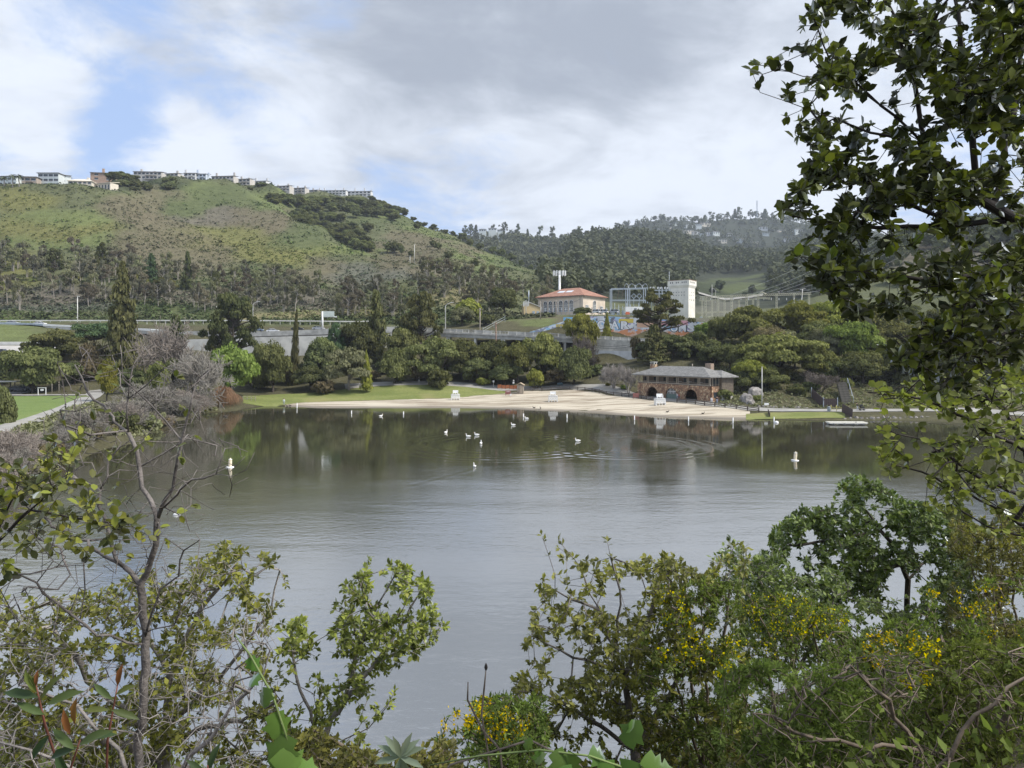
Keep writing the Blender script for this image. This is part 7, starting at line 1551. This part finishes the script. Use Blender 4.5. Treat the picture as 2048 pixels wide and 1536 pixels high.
    plant('grey_brush', 'tangle of grey leafless twigs along the bottom left', 'brush', (-1.9, 4.9), [[(300,1640,4.6),(240,1500,4.6),(120,1400,4.6),(20,1320,4.6)], [(300,1600,4.6),(420,1480,4.5),(500,1380,4.5),(540,1300,4.5)], [(260,1540,4.6),(60,1500,4.5),(-20,1480,4.5)]], [(-20,1250),(150,1300),(300,1330),(420,1260),(540,1200),(560,1290),(500,1420),(540,1570),(-20,1570)], 1100, (4.0, 5.2), 'small', (.02, .03), 0, None, BARKG, 23, step=.14, rtip=.0017, rexp=.42, jit=.6, thr=.3)
    plant('oak_branch', 'young oak with bright leaf tufts reaching over the water at bottom centre', 'shrub', (-1.9, 6.0), [[(560,1640,5.7),(600,1536,5.7),(640,1480,5.7),(690,1400,5.7),(740,1340,5.7),(800,1300,5.7),(860,1268,5.75),(884,1245,5.8)], [(690,1400,5.7),(720,1290,5.6),(755,1210,5.6),(790,1150,5.6)], [(640,1480,5.7),(600,1380,5.6),(580,1280,5.6)], [(740,1340,5.7),(810,1240,5.8),(848,1165,5.8)], [(620,1510,5.7),(690,1478,5.6),(760,1440,5.6),(788,1385,5.6)], [(720,1290,5.6),(690,1200,5.5)], [(600,1536,5.7),(700,1540,5.5),(770,1500,5.5)]],
        [(556,1250),(600,1230),(660,1250),(678,1175),(700,1160),(735,1118),(790,1125),(855,1150),(862,1200),(892,1250),(860,1290),(800,1330),(745,1370),(790,1395),(775,1440),(720,1470),(780,1540),(560,1560)], 640, (5.2, 6.2), 'small', (.036, .064), 7, FLM['oak'], BARKG, 29, singles=300, along=2, step=.09, rtip=.0026, tint=(.1, 1), maxd=.55)
    fl = FLM['flower']
    plant('mixed_shrub', 'tall olive-leaved shrub with dark tips right of centre', 'shrub', (1.15, 7.3), [[(1280,1640,7.0),(1270,1500,7.0),(1250,1350,6.9),(1200,1220,6.8),(1150,1120,6.8),(1120,1085,6.8)], [(1250,1350,6.9),(1300,1230,7.0),(1330,1120,7.1)], [(1270,1500,7.0),(1380,1320,7.1),(1440,1180,7.2),(1470,1090,7.2)], [(1270,1500,7.0),(1150,1420,6.8),(1060,1380,6.7),(1030,1360,6.7)], [(1200,1220,6.8),(1110,1180,6.7)], [(1250,1350,6.9),(1120,1300,6.6),(1060,1270,6.6)], [(1230,1300,6.9),(1240,1180,6.8),(1215,1085,6.8)], [(1110,1150,6.75),(1085,1075,6.7)]],
        [(1015,1500),(1030,1370),(1060,1260),(1085,1150),(1105,1085),(1170,1110),(1230,1125),(1300,1115),(1345,1110),(1400,1150),(1465,1085),(1500,1100),(1480,1200),(1500,1320),(1500,1570),(1020,1570)], 1600, (6.2, 7.9), 'small', (.046, .080), 6, FLM['olive'], BARKGD, 31, along=2, step=.14, rtip=.0030, tint=(.05, 1), singles=300)
    plant('bay_tree', 'glossy green small tree standing above the water at right', 'tree', (6.75, 12.2), [[(1812,1300,12.1),(1814,1200,12.0),(1816,1160,12.0),(1800,1115,12.0),(1760,1060,12.0),(1720,1000,12.0),(1708,965,12.0)], [(1800,1115,12.0),(1840,1060,12.1),(1790,1000,12.1)], [(1760,1060,12.0),(1660,1080,11.8),(1580,1090,11.7),(1510,1150,11.6)], [(1816,1160,12.0),(1880,1100,12.3),(1920,1040,12.4)], [(1660,1080,11.8),(1610,1030,11.8)], [(1800,1130,12.0),(1700,1150,11.8),(1620,1190,11.7)]],
        [(1480,1240),(1478,1170),(1520,1110),(1560,1050),(1610,1010),(1650,1020),(1680,970),(1705,952),(1760,968),(1800,1000),(1850,1010),(1900,1040),(1940,1040),(1960,1120),(1900,1200),(1850,1190),(1800,1120),(1770,1150),(1760,1230),(1690,1200),(1660,1260),(1560,1290)], 1700, (10.8, 13.2), 'small', (.07, .12), 8, FLM['bay'], BARK, 37, along=2, step=.2, rtip=.004, rexp=.38, tint=(.1, 1), singles=300, thr=.40, cl=45)
    plant('light_shrub', 'airy green shrub in front of the glossy tree', 'shrub', (4.3, 9.5), [[(1600,1500,9.3),(1590,1350,9.2),(1560,1230,9.1),(1500,1120,9.0)], [(1590,1350,9.2),(1660,1220,9.2),(1690,1130,9.2)], [(1560,1230,9.1),(1430,1150,9.0),(1460,1080,9.0)]], [(1400,1180),(1430,1110),(1470,1080),(1490,1130),(1560,1090),(1640,1120),(1720,1180),(1740,1300),(1600,1380),(1480,1320),(1420,1260)], 650, (8.6, 10), 'small', (.055, .095), 6, FLM['bay'], BARKGD, 41, along=2, step=.17, rtip=.003, tint=(.2, 1), leafp=.8)
    plant('light_shrub', 'leafy green shrub filling the bank under the glossy small tree', 'shrub', (6.2, 10.4), [[(1850,1480,10.2),(1850,1350,10.1),(1800,1230,10.0),(1760,1170,10.0)], [(1850,1350,10.1),(1900,1230,10.2),(1940,1150,10.3)], [(1850,1350,10.1),(1740,1280,9.9),(1690,1240,9.9)]], [(1660,1330),(1680,1230),(1740,1190),(1790,1200),(1850,1170),(1920,1130),(1990,1120),(2010,1300),(1850,1400),(1700,1380)], 750, (9.4, 11), 'small', (.055, .095), 6, FLM['bay'], BARKGD, 43, along=2, step=.17, rtip=.003, tint=(.2, 1), leafp=.9)
    br = [((1700, 1590), (1480, 1180), (1700, 1215), 8.3, 'broom shrub with yellow blossom in the right foreground', [(1560, 1230, 90, 45, .5), (1640, 1250, 60, 40, .35), (1500, 1290, 60, 60, .3)]), ((1820, 1600), (1650, 1250), (1900, 1250), 7.4, 'feathery green broom in the middle of the right slope', [(1830, 1170, 60, 40, .5), (1760, 1300, 40, 40, .2), (1850, 1290, 40, 30, .2)]), ((2010, 1600), (1830, 1190), (2090, 1150), 7.6, 'broom with sparse yellow flowers at the right edge', [(1900, 1170, 50, 30, .5), (1960, 1200, 60, 30, .35), (2000, 1300, 50, 50, .12)]),
          ((1420, 1600), (1290, 1190), (1480, 1150), 7.0, 'broom with the thickest yellow blossom behind the olive shrub', [(1330, 1200, 40, 40, .7), (1360, 1270, 70, 60, .45), (1420, 1300, 60, 40, .5), (1280, 1190, 30, 30, .4)]), ((1080, 1600), (870, 1420), (1090, 1390), 6.2, 'low broom with yellow sprays at the bottom centre', [(900, 1440, 50, 25, .8), (950, 1400, 30, 40, .5), (1000, 1450, 60, 30, .3), (1130, 1350, 40, 30, .6)]), ((1580, 1600), (1440, 1330), (1720, 1350), 5.6, 'dark green broom in the lower right', [(1440, 1330, 30, 20, .3)]), ((1950, 1600), (1760, 1300), (2090, 1290), 6.0, 'twiggy broom thicket at lower right', [(1830, 1360, 30, 20, .6), (1840, 1300, 40, 40, .25)]), ((2060, 1500), (1900, 1040), (2090, 1010), 9.4, 'dense yellow-green shrub at the right edge below the leaning shrub', [])]
    for i, (b, l, r, Y, lb, fp) in enumerate(br):
        X0 = (b[0] - 1024) / F * Y; tops = [(l[0] + (r[0] - l[0]) * t, l[1] + (r[1] - l[1]) * t - 10 * math.sin(3 * t)) for t in (.1, .35, .6, .9)]
        limbs = [[(b[0], b[1], Y), (b[0] * .4 + t[0] * .6, b[1] * .45 + t[1] * .55, Y), (t[0], t[1] + 20, Y)] for t in tops]; low = 1570 if i != 7 else 1330
        poly = [l] + tops + [r, (r[0] + 10, low), (l[0] - 10, low)]
        plant('broom_shrub', lb, 'shrub', (X0, Y), limbs, poly, 1050 if i != 4 else 600, (Y - 1.0, Y + .9), 'needle', (.032, .065) if i != 7 else (.05, .085), 9, FLM['broom'] if i != 7 else FLM['olive'], TWIGB, 50 + i, 'broom shrubs on the bank', along=3, step=.16, rtip=.0024, tint=(0, 1), flowers=(fp, 520, fl, .022) if fp else None, spread=.6, up=.6)
    plant('brown_brush', 'tangle of brown leafless twigs at the bottom right', 'brush', (2.6, 5.2), [[(1860,1640,4.8),(1840,1500,4.8),(1780,1400,4.7),(1700,1330,4.7)], [(1850,1560,4.8),(1950,1430,4.8),(2060,1350,4.8)], [(1840,1500,4.8),(1640,1480,4.6),(1540,1430,4.6)], [(1850,1600,4.8),(1700,1560,4.5),(1500,1560,4.4)]], [(1500,1400),(1640,1330),(1780,1290),(1900,1330),(2090,1270),(2090,1570),(1480,1570)], 1000, (4.1, 5.6), 'small', (.035, .06), 3, FLM['broom'], TWIGB, 71, leafp=.35, along=1, step=.15, rtip=.0022, jit=.6, tint=(.1, .9))
    plant('low_brush', 'low leafy brush along the bottom edge between the oak and the broom', 'brush', (-1.0, 5.4), [[(760,1660,5.1),(740,1560,5.1),(700,1500,5.0),(650,1470,5.0)], [(750,1600,5.1),(830,1530,5.1),(880,1490,5.1)]], [(560,1490),(640,1450),(700,1500),(760,1510),(830,1490),(900,1480),(940,1570),(560,1570)], 420, (4.6, 5.6), 'small', (.034, .060), 6, FLM['olive'], TWIGB, 83, along=2, step=.12, rtip=.0022, tint=(.1, .9), thr=.3)
    # vine leaves, sprigs and stalks close to the camera
    def sprig(name, label, cat, base, stems, mat, sm, kind):
        B = Vector(base); r = empty(name, B, 0, label, cat)
        for st in stems:
            W = [at(*p[:3]) - B for p in st['path']]; MB().sweep(W, [.004] * (len(W) - 1) + [.002], 5).build('stem', sm, r)
            for (px, py, Y, L, ang, q) in st['leaves']:
                p = at(px, py, Y) - B; s = L * Y / F; d = np.array([[math.cos(R(ang)), rnd.uniform(-.35, .15), math.sin(R(ang))]]); u = np.array([[rnd.uniform(-.3, .3), -.7, .75]]); M_ = basis(d, u)[0]
                o = link('leaf', leaf_obj_mesh(kind, q % 4), FLM['rust'] if q >= 8 else mat, r); o.location = p; o.rotation_mode = 'QUATERNION'; o.rotation_quaternion = Matrix(M_.tolist()).to_quaternion(); o.scale = (s, s, s)
    gst = mm('green_stem', (.14, .19, .06), .7, .2, 8); rst = mm('red_stem', (.16, .06, .04), .7, .2, 8)
    sprig('ivy_vine', 'climbing vine with broad lobed leaves at bottom left of centre', 'vine', (-.85, 2.6, nz1(-.85, 2.6)), [{'path': [(600,1640,2.6),(585,1560,2.55),(575,1480,2.5),(545,1390,2.5),(500,1310,2.55),(470,1270,2.6)], 'leaves': [(575,1560,2.5,66,-70,1),(560,1500,2.48,78,-60,2),(575,1470,2.5,74,-110,1),(548,1425,2.5,60,-75,2),(535,1375,2.5,40,-100,1),(498,1315,2.55,34,-60,2),(590,1530,2.5,56,-20,3),(520,1350,2.52,30,-140,2)]}], FLM['vine'], gst, 'vine')
    sprig('ivy_vine', 'trailing vine with a row of broad green leaves at the bottom centre', 'vine', (.45, 2.7, nz1(.45, 2.7)), [{'path': [(1280,1620,2.6),(1262,1540,2.55),(1180,1512,2.55),(1080,1500,2.6),(960,1512,2.7),(860,1530,2.75)], 'leaves': [(1110,1500,2.58,54,-60,1),(1150,1508,2.56,50,-110,2),(1180,1500,2.56,46,-40,1),(1210,1520,2.55,60,-80,2),(1250,1490,2.55,58,60,1),(1290,1510,2.55,60,-50,2),(1262,1520,2.54,66,-100,1),(1080,1500,2.6,36,-90,3),(1050,1498,2.62,26,60,2),(1310,1535,2.55,48,-20,1),(1270,1470,2.56,36,100,2),(1130,1530,2.55,50,-80,1)]}], FLM['vine'], gst, 'vine')
    sprig('grey_rosette', 'grey-green rosette of narrow leaves at the bottom centre', 'plant', (-.52, 3.3, nz1(-.52, 3.3)), [{'path': [(815,1600,3.2),(803,1560,3.2),(800,1515,3.2)], 'leaves': [(800,1515,3.2,52,a,q) for a, q in ((100,1),(65,2),(25,1),(150,2),(185,1),(-10,2),(-60,0),(-100,0),(125,3),(45,3))]}], FLM['grey'], gst, 'lance')
    sprig('red_stemmed_sprig', 'leafy sprig with red stems and narrow leaves at the bottom left corner', 'plant', (-1.45, 2.35, nz1(-1.45, 2.35)), [{'path': [(140,1640,2.3),(120,1540,2.3),(90,1450,2.25),(72,1370,2.2)], 'leaves': [(92,1410,2.2,80,25,1),(82,1400,2.2,66,55,2),(74,1385,2.2,52,115,3),(78,1395,2.2,78,170,0),(90,1430,2.2,62,150,1),(100,1470,2.25,70,-130,0),(72,1372,2.2,34,80,9),(72,1375,2.2,30,110,2),(110,1500,2.25,78,-60,0)]}, {'path': [(150,1640,2.2),(140,1540,2.2),(160,1480,2.15)], 'leaves': [(158,1490,2.15,80,30,1),(155,1495,2.15,72,-160,0),(150,1500,2.15,66,140,1),(150,1450,2.15,60,85,9),(140,1470,2.15,54,100,8),(165,1480,2.15,64,10,0)]}, {'path': [(210,1640,2.3),(215,1480,2.3),(235,1370,2.25)], 'leaves': [(235,1372,2.25,48,75,9),(230,1390,2.25,46,30,2),(225,1400,2.25,52,140,1),(222,1420,2.25,58,-20,1),(220,1420,2.25,50,170,2)]}, {'path': [(430,1640,2.2),(420,1560,2.2),(415,1530,2.2)], 'leaves': [(415,1545,2.2,62,70,0),(410,1550,2.2,52,125,0),(420,1550,2.2,40,30,1)]}], FLM['long'], rst, 'lance')
    for k, (pth, lb) in enumerate(([[(985,1600,4.2),(975,1500,4.2),(963,1430,4.2),(968,1380,4.2),(972,1338,4.2)], 'dry stalk with a dark seed head above the broom'], [[(1010,1600,4.0),(1000,1500,4.0),(965,1460,4.0),(935,1400,4.0),(936,1364,4.0)], 'thin leaning bare stalk beside the dry stalk'], [[(1230,1640,3.9),(1160,1530,3.9),(1060,1480,3.9),(900,1530,3.9),(850,1600,3.9)], 'arching bare brown stem across the bottom centre'])):
        B = at(*pth[0]); B.z = nz1(B.x, B.y) - .05; r = empty('dry_stalk', B, 0, lb, 'stalk'); W = [Vector((0, 0, 0))] + [at(*p) - B for p in pth]; MB().sweep(W, [.006] * (len(W) - 1) + [.003], 5).build('stem', TWIGB, r)
        if k < 1: MB().lathe(W[-1], [(.002, -.01), (.008, .0), (.011, .012), (.007, .025), (.002, .035)], 7).build('seed_head', TWIG, r)
    # undergrowth
    n = 42000; X = rng.uniform(-14, 22, n); Y = rng.uniform(2.2, 26, n); z = near_z(X, Y); ok = (z > .3) & ((X > -1.0) | (rng.random(n) < .35)) & (Y > 2.2 + .2 * abs(X)); X, Y, z = X[ok], Y[ok], z[ok]; m = len(X)
    P = np.stack([X, Y, z + rng.uniform(0, .55, m)], 1); D = rng.normal(size=P.shape) * .7; D[:, 2] += .6; U = rng.normal(size=P.shape) * .5; U[:, 2] += .6; U[:, 1] -= .5
    tag(link('undergrowth', leaves_mesh('undergrowth', LEAF['small'], P, D, U, rng.uniform(.05, .12, m), rng.uniform(0, .8, m)), FLM['broom']), 'low leafy undergrowth covering the near bank', kind='stuff')
near_plants()
# ------------------------------------------------------------------ air
def haze():
    m = bpy.data.materials.new('haze'); m.use_nodes = True; nt = m.node_tree; nt.nodes.clear()
    v = N(nt, 'ShaderNodeVolumePrincipled', i_Color=(.80, .88, 1.0, 1), i_Density=.00011, i_Anisotropy=.0)
    out = N(nt, 'ShaderNodeOutputMaterial'); nt.links.new(v.outputs[0], out.inputs['Volume'])
    o = MB().box((0, 1300, 248), (7400, 2860, 504)).build('haze', m)
    tag(o, kind='stuff', label='thin pale haze in the air over the whole valley')
haze()
